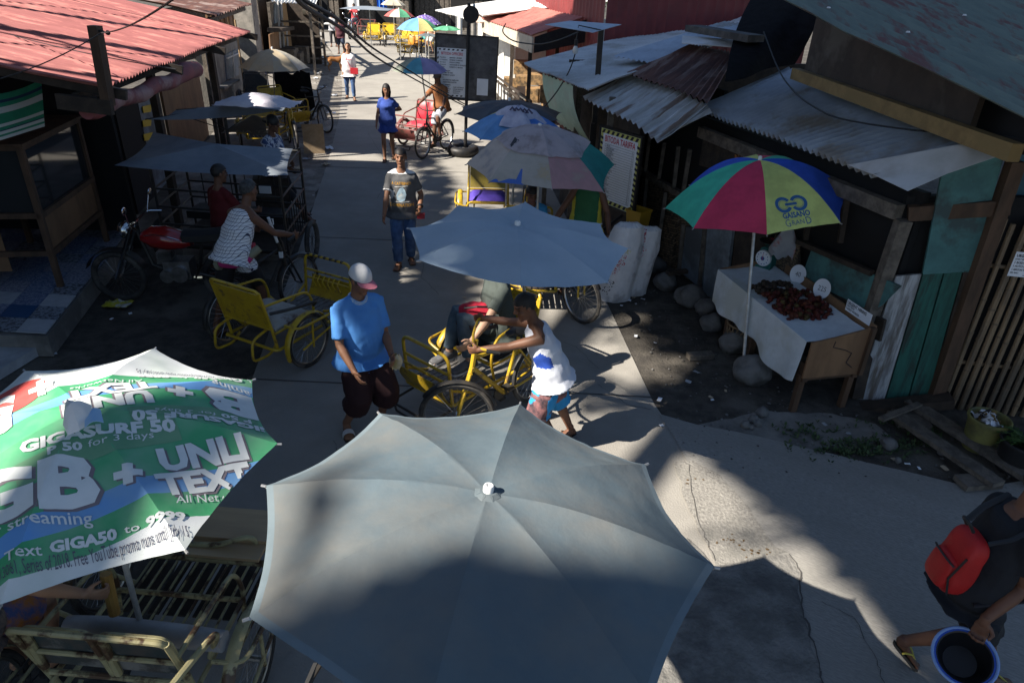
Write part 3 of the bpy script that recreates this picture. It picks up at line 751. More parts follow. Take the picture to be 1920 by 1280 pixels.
for q in ([(1291, 425), (1326, 428), (1318, 540), (1281, 510)], [(1331, 428), (1378, 432), (1362, 575), (1322, 548)]):
    g = G(); wq(g, q, .04, .04, W1); g.done('grey_panel', m_bluepanel, cane)
g = G(); wq(g, [(1378, 432), (1440, 440), (1430, 560), (1366, 575)], .0, .04, W1); g.done('dark_panel', m_darkwood, cane)
for (ax, ay, bx, by) in ((1224, 255, 1215, 325), (1252, 268, 1240, 340), (1278, 275, 1268, 360), (1300, 280, 1285, 370), (1219, 330, 1208, 440), (1254, 360, 1238, 470), (1287, 420, 1278, 515), (1328, 425, 1316, 548)):
    g = G(); l = W3 if ax < 1260 else W1; g.bar(PW(ax, ay, *l, .05), PW(bx, by, *l, .05), .05, .05); g.done('stud', m_oldwood, cane)
g = G(); g.bar(PW(1200, 316, *W3, .05), PW(1280, 362, *W1, .06), .08, .08); g.bar(PW(1280, 362, *W1, .06), w1(1330, 390, .06), .08, .08); g.done('sill', m_oldwood, cane)
# interior stuff seen in the dark window
g = G(); g.prism([(WE[0]+.5, WE[1], 0), (WF[0]+.5, WF[1], 0), (WF[0]+.5, WF[1], 2.4), (WE[0]+.5, WE[1], 2.4)], .05, (1, 0, 0)); g.done('inner_wall', m_shade, cane)
g = G()
p = PW(1250, 310, *W3, -.25)
g.lathe([(0, 0), (.16, .02), (.19, .2), (.16, .38), (.05, .42)], Matrix.Translation(V((p.x, p.y, 1.0))), 14); g.done('pot', m_iron, cane)
# streaky awning + rust sheet + white roof
sA, sB, sC, sD = P(1093, 181, 2.2), P(1238, 263, 2.12), P(1328, 196, 2.36), P(1182, 140, 2.42)
g = G(); corr(g, sB, sA, sD, sC, 15, .022, 8, .05, .003, .03); g.done('awning', m_silver, cane)
g = G(); corr(g, P(1330, 192, 2.40), P(1176, 139, 2.47), P(1296, 84, 2.83), P(1384, 98, 2.80), 15, .02, 6, .03); g.done('rust_sheet', m_rust, cane)
g = G(); corr(g, P(1240, 255, 2.1), P(1236, 262, 2.1), P(1326, 197, 2.34), P(1336, 212, 2.3), 2, .01, 3, .01); g.done('edge_sheet', m_silver, cane)
wr = thing('white_roof_house', 'house under the broad white corrugated roof, green curtain at its eave', 'house', (2.2, 13, 0))
wA, wB, wC, wD = P(1104, 168, 2.36), P(983, 121, 2.30), P(1422, -6, 3.16), P(1424, 52, 3.0)
g = G(); corr(g, wA, wB, wC, wD, 44, .014, 8, .04, .003, .02); g.done('roof', m_white, wr)
g = G(); q = wA.lerp(wD, .33); corr(g, q+V((0, 0, .03)), q.lerp(wD, .0)+V((-.5, .75, .03)), wD+V((-.4, .7, .03)), wD+V((0, 0, .04)), 8, .014, 4, .03); g.done('patch_sheet', m_galv, wr)
g = G(); a, b = wA+V((.25, .1, -.05)), wB+V((.25, 0, -.05))
def wallbox(g, a, b, z0, z1, t=.08, n=(1, .3, 0)): g.prism([(a.x, a.y, z0), (b.x, b.y, z0), (b.x, b.y, z1), (a.x, a.y, z1)], t, n)
wallbox(g, a+V((.5, 0, 0)), b+V((.5, 0, 0)), 0, 2.3); wallbox(g, b+V((.5, 0, 0)), b+V((5, 1, 0)), 0, 2.4, .08, (0, 1, 0)); g.done('wall', m_darkwood, wr)
for t in (.03, .45, .9):
    g = G(); p = a.lerp(b, t)+V((.12, 0, 0)); g.bar((p.x, p.y, 0), (p.x, p.y, 2.25), .08, .08, (0, 1, 0)); g.done('post', m_oldwood, wr)
g = G(); q0, q1 = P(1012, 138, 2.22), P(1068, 160, 2.26)
def f(u, v):
    p = q0.lerp(q1, u); return p+V((.05+.3*v*v, -.12*sin(v*2.4), -.75*v+.012*sin(u*50)))
g.grid(f, 54, 10, .004); g.done('curtain', mat('pale green sheet', (.40, .52, .40), (.33, .45, .34), 4, .7, c3=(.45, .45, .36), s3=2), wr)
g = G(); a, b = P(1045, 235, 1.2), P(1075, 250, 1.2)
for p, h, mm in ((P(1046, 300, .4), 1.2, 0), (P(1072, 320, .4), 1.2, 0)): g.box(p+V((.35, 0, .35)), (.06, .55, 1.1), R(15))
g.done('louvre_window', m_bluepanel, wr)
g = G(); p = P(1068, 222, 1.5); g.box(p, (.03, .22, .34), R(15)); pst = g.done('poster', mat('poster paper', (.5, .6, .62), (.55, .35, .25), 7, .7), wr)
g = G(); p, q = P(1298, 63, 2.95), P(1415, 84, 2.93); g.bar(p+V((0, 0, .07)), q+V((0, 0, .07)), .28, .09); tag(g.done('loose_plank', mat('charred plank', (.10, .095, .09), (.05, .05, .05), 8, .9, bump=.4), jit=.01), 'charred grey plank lying on the white roof', 'plank')
g = G(); p, q = P(1278, 82, 2.86), P(1405, 92, 2.86); g.prism([p, q, q+V((-.1, .5, .06)), p+V((0.1, .5, .06))], .01); tag(g.done('pale_offcut', m_white), 'pale sheet offcut lying on the roof below the charred plank', 'sheet')
# maroon house and its pink awning
mar = thing('maroon_house', 'maroon ribbed sheet building with a pinkish red awning, top of the street', 'building', (3, 20, 0))
m0, m1 = P(1095, 82, 2.5), P(980, 50, 2.5)
g = G()
a, b, c = P(1097, 40, 2.9), P(978, 0, 2.9), P(1240, 0, 3.2)
def ribbed(g, a, b, z0, z1, n):
    d = (b-a); L_ = d.length
    nrm = V((-d.y, d.x, 0)).normalized()
    def f(u, v):
        p = a.lerp(b, u); k = (u*n) % 1; p = p + nrm*(.03 if k < .25 else 0); return V((p.x, p.y, z0+(z1-z0)*v))
    g.grid(f, n*4, 1)
K0 = V((1.62, 15.6, 0)); K1 = V((.3, 24, 0)); K2 = V((6.5, 17.5, 0))
ribbed(g, K0, K1, 0, 4.2, 26); g.done('side_wall', m_mauve, mar)
g = G(); ribbed(g, K2, K0, 0, 4.6, 22); g.done('front_wall', m_mauve, mar)
g = G(); pa, pb, pc, pd = P(998, 67, 2.42), P(903, 35, 2.35), P(978, 8, 2.72), P(1096, 34, 2.8)
corr(g, pa, pb, pc, pd, 26, .02, 4, .02); g.done('awning', m_pinkroof, mar)
g = G(); g.prism([pa+V((0, 0, -.03)), pb+V((0, 0, -.03)), pb+V((0, 0, -.36)), pa+V((0, 0, -.36))], .04, (1, .2, 0)); g.done('fascia', m_cream, mar)
g = G(); g.prism([pa+V((.05, 0, -.03)), pd+V((.05, 0, -.03)), pd+V((.05, 0, -.5)), pa+V((.05, 0, -.36))], .04, (0, 1, 0)); g.done('end_board', m_iron, mar)
for t, dx in ((.05, .05), (.35, .05), (.7, .05), (.97, .05), (.3, 1.1)):
    g = G(); p = pa.lerp(pb, t); g.bar((p.x+dx, p.y, 0), (p.x+dx, p.y, p.z-.3), .09, .09, (0, 1, 0)); g.done('post', m_darkwood, mar)
g = G()
for z in (.9, 1.02): g.bar((pa.x+.05, pa.y, z), (pb.x+.05, pb.y, z), .05)
for k in range(16): p = pa.lerp(pb, k/15); g.bar((p.x+.05, p.y, .1), (p.x+.05, p.y, .95), .035, .035, (0, 1, 0))
g.done('railing', m_darkwood, mar)
g = G(); 
for k in range(7): 
    p = pa.lerp(pb, .1+.12*k); g.box((p.x+.7+.1*(k % 2), p.y, .75+.25*(k % 3)), (.4, .5, .25+.1*(k % 2)))
g.box((pa.x+.6, (pa.y+pb.y)/2, .55), (.5, 3.5, .06)); g.done('shelf_goods', mat('shelf goods', (.36, .22, .1), (.1, .07, .04), 9, .8), mar)
# white walled shops beyond
far2 = thing('white_shop', 'white walled shop with pale sheet roofs behind the round street lamp', 'shop', (-1.5, 27, 0))
g = G(); q = [P(902, 36, 2.3), P(838, 16, 2.1)]
wa, wb = P(905, 95, 0), P(862, 60, 0)
g.prism([(-.35, 21.5, 0), (-1.9, 30, 0), (-1.9, 30, 2.4), (-.35, 21.5, 2.4)], .1, (1, 0, 0)); g.prism([(-.35, 21.5, 0), (3, 22.5, 0), (3, 22.5, 2.5), (-.35, 21.5, 2.5)], .1, (0, 1, 0)); g.done('wall', m_wwall, far2)
g = G(); a, b = P(870, 34, 2.3), P(816, 20, 2.3); corr(g, a, b, b+V((3, 1.2, .5)), a+V((3, 1.2, .5)), 20, .02, 3, .03); g.done('roof', m_white, far2)
g = G(); a, b = P(900, 44, 2.25), P(868, 33, 2.3); corr(g, a, b, b+V((3, 1.0, .45)), a+V((3, 1.0, .45)), 14, .02, 3, .03); g.done('side_roof', mat('pale salmon sheet', (.6, .42, .35), (.55, .5, .45), 3, .6), far2)
g = G(); a, b = P(905, 30, 2.5), P(880, 12, 2.6); corr(g, a, b, b+V((4, 1.0, .5)), a+V((4, 1.0, .5)), 14, .02, 3, .03); g.done('upper_roof', m_white, far2)
for k, (x, y) in enumerate(((855, 52), (880, 58), (895, 62))):
    g = G(); p = P(x, y, 1.2); g.grid(lambda u, v: (p.x+.3*u, p.y-.15+.05*sin(u*7), 1.9-1.2*v), 5, 4, .01); g.done('drape', m_wwall if k != 1 else m_grey, far2)
# ================================================================ blue house wall and bamboo fence, right edge
FA, FB = V((4.245, 5.88, 0)), V((5.9, 5.62, 0))
m_bam = mat('dry bamboo', (.26, .18, .105), (.17, .12, .075), 5, .6, stretch=(1, 1, .3), c3=(.13, .1, .07), s3=2.5)
m_bamnode = mat('bamboo node', (.16, .115, .075), rough=.7)
bh = thing('blue_house', 'blue painted house wall with a small barred window behind the bamboo fence', 'house', (5.2, 6.3, 0))
g = G(); fd = (FB-FA).normalized(); fn = V((-fd.y, fd.x, 0))
q = FA+fn*.22+fd*.02
g.prism([q, q+fd*2.6, q+fd*2.6+V((0, 0, 3)), q+V((0, 0, 2.6))], .1, fn); g.done('wall', m_blue, bh)
def bhp(px, py, off=0.0): return PW(px, py, (FA+fn*.22)[:2], (FB+fn*.22)[:2], off)
g = G(); g.prism([bhp(1905, 372, .03), bhp(1990, 366, .03), bhp(1960, 480, .03), bhp(1868, 490, .03)], .02, fn); win = g.done('window', m_iron, bh)
g = G(); g.prism([bhp(1908, 383, .045), bhp(1980, 378, .045), bhp(1965, 412, .045), bhp(1896, 414, .045)], .01, fn); g.done('poster', mat('faded poster', (.12, .16, .25), (.3, .25, .28), 30, .6), win)
fen = thing('bamboo_fence', 'fence of upright split bamboo poles in front of the blue house', 'fence', tuple(FA))
rng = random.Random(4)
for k in range(19):
    g = G(); p = FA+fd*(.02+k*.082+rng.uniform(-.008, .008)); h = 1.93+rng.uniform(-.05, .06) if k else 1.95
    r = rng.uniform(.021, .03); tx = rng.uniform(-.02, .02)
    pts = [p+fd*tx*z/1.9+V((0, 0, z)) for z in (0, .35, .7, 1.05, 1.4, 1.75, h)]
    g.tube(pts, r, 8)
    g.m(1); zz = rng.uniform(.1, .3)
    while zz < h-.05:
        c = p+fd*tx*zz/1.9+V((0, 0, zz)); g.cyl(c-V((0, 0, .008)), c+V((0, 0, .008)), r*1.12, n=8); zz += rng.uniform(.28, .36)
    g.done('bamboo_pole', [m_bam, m_bamnode], fen)
for z in (.5, 1.5):
    g = G(); g.tube([FA+fn*.045+V((0, 0, z)), FB+fn*.045+V((0, 0, z))], .02, 8); g.done('rail', m_bam, fen)
# ---------------------------------------------------------------- lettering helpers
m_paper = mat('white paper', (.78, .80, .84), (.72, .74, .78), 4, .8)
m_ink = mat('black ink', (.02, .02, .03), rough=.7)
m_inkred = mat('red ink', (.55, .05, .08), rough=.7)
m_yel = mat('hazard yellow', (.60, .58, .16), rough=.6)
def lines_on(g, M, rows, mi=1, z=.003):
    """rows: (text, x, y, size, bold, align, squeeze[, material])"""
    for r in rows:
        bm = text_bm(r[0], r[3], r[4], r[5], r[6]); g.add(bm, M @ Matrix.Translation((r[1], r[2], z)), r[7] if len(r) > 7 else mi); bm.free()
def rect_on(g, M, x0, y0, x1, y1, mi, z=.002):
    g.m(mi); g.face([M @ V((x0, y0, z)), M @ V((x1, y0, z)), M @ V((x1, y1, z)), M @ V((x0, y1, z))])
def slab_on(g, M, w, h, t, mi=0): 
    g.m(mi); q = [M @ V((x, y, -t)) for x, y in ((0, 0), (w, 0), (w, h), (0, h))]; g.prism(q, t, M.to_3x3() @ V((0, 0, 1)))
# hiring notice on the fence
def fp(px, py): return PW(px, py, (FA-fn*.035)[:2], (FB-fn*.035)[:2])
o_ = fp(1888, 517); x_ = (fp(1918, 521)-o_); y_ = fp(1908, 470)-o_
M = plane_M(o_, fd, (0, 0, 1)); W_, H_ = .30, .23
g = G(); slab_on(g, M, W_, H_, .003)
lines_on(g, M, [('URGENT HIRING', .012, .185, .036, .03, 'LEFT', .8), ('DAILY BASIS', .012, .158, .02, .02, 'LEFT', .9), ('1 BODY WORKER', .012, .122, .03, .02, 'LEFT', .85), ('1 AUTO PAINTER', .012, .09, .027, .02, 'LEFT', .85),
    ('1 AIRCON TECHNICIAN', .012, .058, .026, .02, 'LEFT', .75), ('SEE: BERT', .012, .03, .018, .02, 'LEFT', .9), ('APPLY INSIDE', .12, .012, .014, .02, 'LEFT', .9)])
tag(g.done('hiring_notice', [m_paper, m_ink]), 'white urgent hiring notice tied to the bamboo fence', 'notice')
# buckets, planks
m_bucket = mat('dirty olive plastic', (.20, .19, .06), (.13, .125, .05), 6, .6, c3=(.08, .075, .05), s3=3)
b = P(1832, 838); bk = thing('trash_bucket', 'dirty yellow olive bucket heaped with rubbish before the bamboo fence', 'bucket', b)
g = G(); g.lathe([(.001, 0), (.13, 0), (.165, .30), (.178, .305), (.178, .33), (.165, .335), (.155, .325), (.14, .2), (.001, .2)], Matrix.Translation(b), 26); g.done('bucket_body', m_bucket, bk)
g = G(); rng = random.Random(8)
for k in range(24):
    a, r = rng.uniform(0, 6.28), rng.uniform(0, .12); p = b+V((r*cos(a), r*sin(a), .28+rng.uniform(0, .06))); g.m(rng.choice([0, 1, 2, 1]))
    u = V((rng.uniform(-1, 1), rng.uniform(-1, 1), rng.uniform(-.3, .6))).normalized()*.05; w = u.cross(V((rng.uniform(-1, 1), .3, 1))).normalized()*.035
    g.grid(lambda s, t: p+u*(2*s-1)+w*(2*t-1)+V((0, 0, .02*sin(s*5+t*4))), 4, 4, .003)
rb = g.done('rubbish', [mat('rag brown', (.2, .13, .05), (.3, .2, .06), 9, .9), m_paper, mat('rag dark', (.05, .045, .05), rough=.9)], bk)
rb['kind'] = 'stuff'
b = P(1900, 880); pp_ = thing('planter_pot', 'dark plant pot with a bushy green fern beside the olive bucket', 'plant', b)
g = G(); g.lathe([(.001, 0), (.14, 0), (.19, .28), (.2, .29), (.2, .31), (.185, .31), (.17, .25), (.001, .25)], Matrix.Translation(b), 24); g.done('pot', mat('black pot', (.025, .025, .027), rough=.5), pp_)
g = G()
for k in range(46):
    a = rng.uniform(0, 6.28); l = rng.uniform(.14, .26); d = V((cos(a), sin(a), 0)); e = rng.uniform(.4, 1.6)
    pts = [b+V((0, 0, .26))+d*(l*t)+V((0, 0, l*e*t-l*1.0*t*t)) for t in (0, .2, .4, .6, .8, 1)]
    s_ = V((-d.y, d.x, 0)); g.m(rng.randrange(2))
    for i in range(5):
        w0, w1_ = .016*(1-i/6), .016*(1-(i+1)/6); g.face([pts[i]-s_*w0, pts[i]+s_*w0, pts[i+1]+s_*w1_, pts[i+1]-s_*w1_])
        for sg in (-1, 1): g.face([pts[i], pts[i]+s_*sg*.045*(1-i/6)+d*.012, pts[i]+s_*sg*.04*(1-i/6)+d*.028, pts[i]+d*.02])
g.done('foliage', m_leafs, pp_, smooth=0, fixn=False)
for (x0, y0, x1, y1, w, lb) in ((1672, 772, 1872, 908, .14, 'long weathered plank on the dirt, the one nearer the pavement'), (1705, 752, 1945, 905, .15, 'long weathered plank on the dirt, the one nearer the olive bucket')):
    g = G(); a, b2 = P(x0, y0, .10), P(x1, y1, .10); g.bar(a, b2, w, .045); tag(g.done('plank', m_oldwood, jit=.004), lb, 'plank', 'planks by the bamboo fence')
g = G(); g.bar(P(1652, 786, .135), P(1724, 757, .14), .06, .025); tag(g.done('short_batten', m_oldwood), 'short batten lying across the ends of the two long planks', 'batten')
g = G(); g.bar(P(1700, 775, .03), P(1715, 800, .03), .3, .07); g.done('plank_support', m_oldwood)
tag(bpy.data.objects['plank_support'], 'low wooden block under the two long planks', 'block')
g = G(); a, b2 = P(1800, 905, .05), P(1868, 900, .05); g.bar(a, b2, .16, .05); tag(g.done('flat_board', m_oldwood), 'flat board end at the kerb beneath the nearer long plank', 'board')
# ================================================================ fruit stall
T = V((2.74, 5.60, 0)); tu = V((2.33, 7.3, 0))-T; TL_ = tu.length; tu.normalize(); tv = V((-tu.y, tu.x, 0)); tv = -tv if tv.x < 0 else tv; TW = .64
def tp(s, d, z): return T+tu*s+tv*d+V((0, 0, z))
st = thing('fruit_stall', 'wooden fruit table with plywood sides and draped white cloth under the rainbow umbrella', 'stall', T)
tz = .80
for s_, d in ((.06, .05), (.06, TW-.05), (TL_-.3, .05), (TL_-.05, TW-.05), (TL_*.52, .03)):
    g = G(); g.bar(tp(s_, d, 0), tp(s_, d, .55), .06, .055, tu); g.done('leg', m_wood, st)
g = G(); g.bar(tp(0, .05, .4), tp(TL_, .05, .4), .05, .07); g.bar(tp(0.05, 0, .4), tp(.05, TW, .4), .05, .07); g.bar(tp(0, TW-.05, .4), tp(TL_, TW-.05, .4), .05, .07); g.done('frame', m_wood, st)
g = G(); g.prism([tp(.0, 0, .42), tp(0, TW, .42), tp(0, TW, .92), tp(0, .25, .84), tp(0, .0, .80)], .02, -tu); g.done('end_panel', m_ply, st)
g = G(); g.prism([tp(0, TW, .42), tp(TL_, TW, .42), tp(TL_, TW, .93), tp(0, TW, .92)], .02, tv); g.prism([tp(TL_, 0, .42), tp(TL_, TW, .42), tp(TL_, TW, .9), tp(TL_, 0, .8)], .02, tu); g.done('back_panel', m_ply, st)
g = G(); g.bar(tp(-.03, TW-.04, .42), tp(-.03, TW-.04, .92), .04, .05, tu); g.done('corner_batten', m_wood, st)
g = G()
def f(u, v):          # top then front drop
    s_ = .02+(TL_-.02)*u
    if v < .5: return tp(s_, (TW-.03)*(1-v*2), .80+.006*noise.noise(V((s_*6, v*9, 0)))+.05*(1-v*2)**3)
    k = (v-.5)*2; drop = (.42+.03*sin(u*9)+.06*(u < .45)*sin(u*7)-.10*max(0, u-.6))*k
    return tp(s_, -.035-.025*k*sin(u*23+1)*(.3+.7*k)-.02*k, .80-drop)
g.grid(f, 70, 26, .005)
g.done('cloth', mat('white table cloth', (.55, .60, .64), (.48, .53, .57), 7, .8, c3=(.44, .47, .46), s3=1.4), st)
g = G(); g.tube([tp(-.024, .22+.02, .80), tp(-.024, .23, .74), tp(-.024, .37, .7), tp(-.024, .45, .66), tp(-.024, .42, .56), tp(-.024, .5, .5)], .004, 5); g.done('string', m_ink, st)
# fruit: brown langsat heap and red rambutan heap, each fruit its own object
m_fr = [mat('brown fruit', (.05, .032, .018), (.03, .02, .014), 20, .75), mat('red rambutan', (.085, .010, .006), (.035, .008, .006), 30, .8), mat('orange rambutan', (.11, .024, .008), (.05, .012, .007), 25, .8), mat('green red rambutan', (.07, .052, .012), (.05, .016, .008), 18, .8)]
def fruit_mesh(name, mm, r, hair):
    g = G(); rg = random.Random(hash(name) % 1000 if False else len(name)); g.ball((0, 0, r), (r, r, r*.92), 10, 7)
    if hair:
        for k in range(60):
            z = rg.uniform(-1, 1); a = rg.uniform(0, 6.28); q = math.sqrt(1-z*z); n = V((q*cos(a), q*sin(a), z)); p = n*r*.95+V((0, 0, r)); t = n.orthogonal().normalized()
            g.face([p-t*.0022, p+t*.0022, p+n*.011+t.cross(n)*.006])
    o = g.done(name, mm, loc=(0, 0, 0)); return o
protos = [fruit_mesh('langsat', m_fr[0], .026, False), fruit_mesh('rambutan', m_fr[1], .024, True), fruit_mesh('rambutan', m_fr[2], .024, True), fruit_mesh('rambutan', m_fr[3], .024, True)]
LB = ['small brown round fruit in the heap beside the weighing scale', 'hairy red rambutan in the heap on the white cloth', 'hairy orange red rambutan in the heap on the white cloth', 'hairy greenish rambutan in the heap on the white cloth']
used_ = [False]*4
def put_fruit(k, p):
    o = protos[k]
    if used_[k]: o = o.copy(); COL.objects.link(o)
    used_[k] = True
    o.location = p; o.rotation_euler = (rng.uniform(0, 3), rng.uniform(0, 3), rng.uniform(0, 6)); s_ = rng.uniform(.85, 1.15); o.scale = (s_, s_, s_)
    tag(o, LB[k], 'fruit', 'brown fruit heap' if k == 0 else 'rambutan heap')
h1a, h1b = P(1405, 528, .83), P(1505, 540, .83)
cnt = 0
for k in range(120):           # heap of brown fruit
    s_, d = rng.uniform(.98, 1.27), rng.uniform(.08, TW-.1); e = min(1, min(s_-.95, 1.3-s_)/.14, min(d-.02, TW-.05-d)/.12); put_fruit(0, tp(s_, d, .80+rng.uniform(0, .055)*e))
for k in range(230):
    s_ = rng.uniform(.42, .97); d = rng.uniform(.05, TW-.08); lim = .30+.28*(d/TW)
    if s_ < .75-lim: continue
    e = min(1, (s_-.38)/.2, (1.0-s_)/.12+.2, min(d, TW-.05-d)/.1+.3); put_fruit(rng.choice([1, 1, 1, 2, 2, 3]), tp(s_, d, .80+rng.uniform(0, .11)*e))
# price plates
def plate(c, txt, lb):
    t = thing('price_plate', lb, 'plate', c-V((0, 0, .085)))
    n = (V((CAMP.x-2.2, CAMP.y, 2.4))-c).normalized(); n = (n*.55+V((-.6, -.5, .12))).normalized(); x = V((-n.y, n.x, 0)).normalized(); x = -x if x.x < 0 else x; y = n.cross(x); y = -y if y.z < 0 else y
    M = plane_M(c, x, y)
    g = G(); S = Matrix.Diagonal((.088, .105, .105, 1)); g.lathe([(.001, .02), (.6, .02), (.72, .06), (.97, .13), (1, .12), (.97, .09), (.74, .0), (.001, -.03)], M @ S, 30); pl = g.done('dish', mat('white plastic plate', (.66, .68, .72), rough=.45), t)
    g = G(); bm = text_bm(txt, .075, -.006, 'CENTER', .8); g.add(bm, M @ Matrix.Translation((0, -.025, .006))); bm.free(); g.done('handwritten_price', m_ink, t)
plate(P(1497, 514, .93), '40', 'white oval plate with handwritten price standing behind the brown fruit')
plate(P(1542, 541, .95), '225', 'white oval plate with handwritten price standing behind the red rambutan')
# hiring notice behind the stall
o_ = tp(.05, TW+.03, .86); M = plane_M(tp(.43, TW-.006, .885), -tu, (0, 0, 1))
g = G(); slab_on(g, M, .36, .115, .003); lines_on(g, M, [('URGENT HIRING', .012, .072, .045, .02, 'LEFT', .82), ('DAILY BASIS', .012, .05, .022, .02, 'LEFT', .95), ('1 BODY WORKER', .012, .018, .03, .02, 'LEFT', .8)])
tag(g.done('hiring_notice', [m_paper, m_ink]), 'white urgent hiring strip propped on the back board of the fruit stall', 'notice')
# scale
c = P(1435, 500, .81); sca = thing('weighing_scale', 'green weighing scale with a round white dial and steel pan on the fruit stall', 'scale', c)
m_scg = mat('scale green', (.03, .16, .14), (.025, .12, .11), 8, .5)
fx = V((-.75, -.66, 0)).normalized(); fy = V((-fx.y, fx.x, 0))
g = G()
def sp(a, b, z): return c+fy*a+fx*b+V((0, 0, z))
g.prism([sp(-.11, -.12, 0), sp(.11, -.12, 0), sp(.11, .1, 0), sp(-.11, .1, 0)], .03)
rings = []
for z, w, d in ((.03, .1, .1), (.14, .095, .09), (.22, .07, .07), (.235, .05, .05)): rings.append([sp(-w, -d, z), sp(w, -d, z), sp(w, d*.75, z), sp(-w, d*.75, z)])
g._rings(rings); g.done('scale_body', m_scg, sca)
Md = plane_M(sp(0, .093, .125), -fy, (0, 0, 1)); Md = Md if (Md.to_3x3() @ V((0, 0, 1))).dot(fx) > 0 else plane_M(sp(0, .093, .125), fy, (0, 0, 1))
g = G(); g.lathe([(.001, .012), (.085, .012), (.092, .006), (.092, -.02), (.001, -.02)], Md, 28); g.m(1)
g.lathe([(.001, .0145), (.024, .0145)], Md, 16); 
for k in range(12):
    a = k*PI/6; q = Md @ V((.066*cos(a), .066*sin(a), .014)); g.ball(q, .006, 6, 4)
g.m(2); g.face([Md @ V(p) for p in ((-.004, -.02, .017), (.004, -.02, .017), (.001, .07, .017), (-.001, .07, .017))])
g.done('dial', [m_paper, mat('dial blue', (.05, .12, .35), rough=.5), m_inkred], sca)
g = G(); g.lathe([(.001, .255), (.02, .25), (.02, .23), (.03, .23)], Matrix.Translation(c), 10); g.lathe([(.001, .27), (.07, .272), (.12, .305), (.126, .31), (.12, .312), (.07, .28), (.001, .276)], Matrix.Translation(c), 28)
g.done('pan', mat('steel pan', (.5, .5, .5), (.4, .4, .4), 9, .25, 1.0), sca)
# plastic bag hanging
g = G(); q0 = P(1478, 432, 1.33)
def f(u, v):
    a = u*2*PI; r = (.03+.13*min(1, v*1.5))*(1-.25*v*(v > .8)); return q0+V((r*cos(a), r*.35*sin(a)+.02*sin(a*3)*v, .06-.36*v+.03*sin(a*4)*v))
g.grid(f, 22, 10, .002)
tag(g.done('plastic_bag', mat('translucent bag', (.5, .52, .56), (.42, .44, .5), 6, .4, trans=.4, c3=(.5, .06, .05), s3=4)), 'thin white and red plastic bag hanging beneath the rainbow umbrella', 'bag')
# basket under the stall
b = P(1385, 650, 0); g = G()
for k in range(20):
    a = k*PI/10
    for sg in (1, -1): g.tube([b+V((r*cos(a+sg*t*.7), r*sin(a+sg*t*.7), z)) for t, r, z in ((0, .13, 0), (.5, .17, .15), (1, .18, .3))], .006, 4)
for z, r in ((0, .13), (.15, .17), (.3, .18)): g.tube([b+V((r*cos(i*PI/10), r*sin(i*PI/10), z)) for i in range(20)], .01, 5, loop=True)
tag(g.done('cane_basket', m_bam), 'openwork cane basket under the fruit stall', 'basket')
# stones
def stone(px, py, r, lb, sq=.75, seed=0, z=0.0):
    b = P(px, py, 0); g = G(); bm = g.bm; bmesh.ops.create_icosphere(bm, subdivisions=4, radius=1)
    for v in bm.verts:
        n = v.co.copy(); k = 1+.22*noise.noise(n*1.3+V((seed, 0, 0)))+.06*noise.noise(n*3.5+V((seed, 3, 0))); v.co = V((n.x*r*k, n.y*r*k*.9, n.z*r*sq*k+r*sq*.72))+b
    return tag(g.done('boulder', m_stone), lb, 'stone', 'boulders along the house wall')
m_stone = mat('grey river stone', (.155, .15, .145), (.10, .097, .094), 5, .85, bump=.3, c3=(.07, .065, .06), s3=2)
for i, (px, py, r, lb) in enumerate([(1247, 540, .16, 'smooth grey boulder beside the small offcut, first one past the white sacks'), (1292, 570, .19, 'largest smooth upright grey boulder below the grey panels'), (1322, 587, .14, 'flattish grey boulder just left of the draped stall cloth'), (1332, 616, .14, 'grey boulder beside the front left leg of the fruit stall'),
    (1372, 655, .17, 'grey boulder behind the cane basket under the stall'), (1405, 712, .2, 'big boulder at the foot of the rainbow umbrella pole'), (1226, 508, .15, 'mossy dark boulder behind the white sacks')]): stone(px, py, r, lb, .8, i*7.3)
g = G(); g.bar(P(1252, 512, .28), P(1288, 508, .28), .07, .05); tag(g.done('wood_offcut', m_darkwood), 'small wood offcut lying on a boulder by the grey panels', 'offcut')
g = G(); a, b2 = P(1290, 668, .03), P(1336, 665, .03); g.bar(a, b2, .1, .06); tag(g.done('wood_block', m_oldwood, jit=.006), 'flat block of wood on the dirt by the stall leg', 'block')
for i, (px, py, r) in enumerate(((1397, 800, .045), (1412, 790, .05), (1420, 797, .04), (1428, 778, .06), (1408, 803, .03), (1664, 838, .07), (1745, 828, .05), (1683, 865, .03), (1765, 850, .04))):
    b = P(px, py, 0); g = G(); bmesh.ops.create_icosphere(g.bm, subdivisions=2, radius=1)
    for v in g.bm.verts: n = v.co.copy(); v.co = b+n*r*(1+.3*noise.noise(n*1.6+V((i*5, 0, 0))))+V((0, 0, r*.5))
    tag(g.done('small_rock', m_stone), 'small grey rock lying on the dirt near the pavement edge', 'stone', 'small rocks on the dirt')
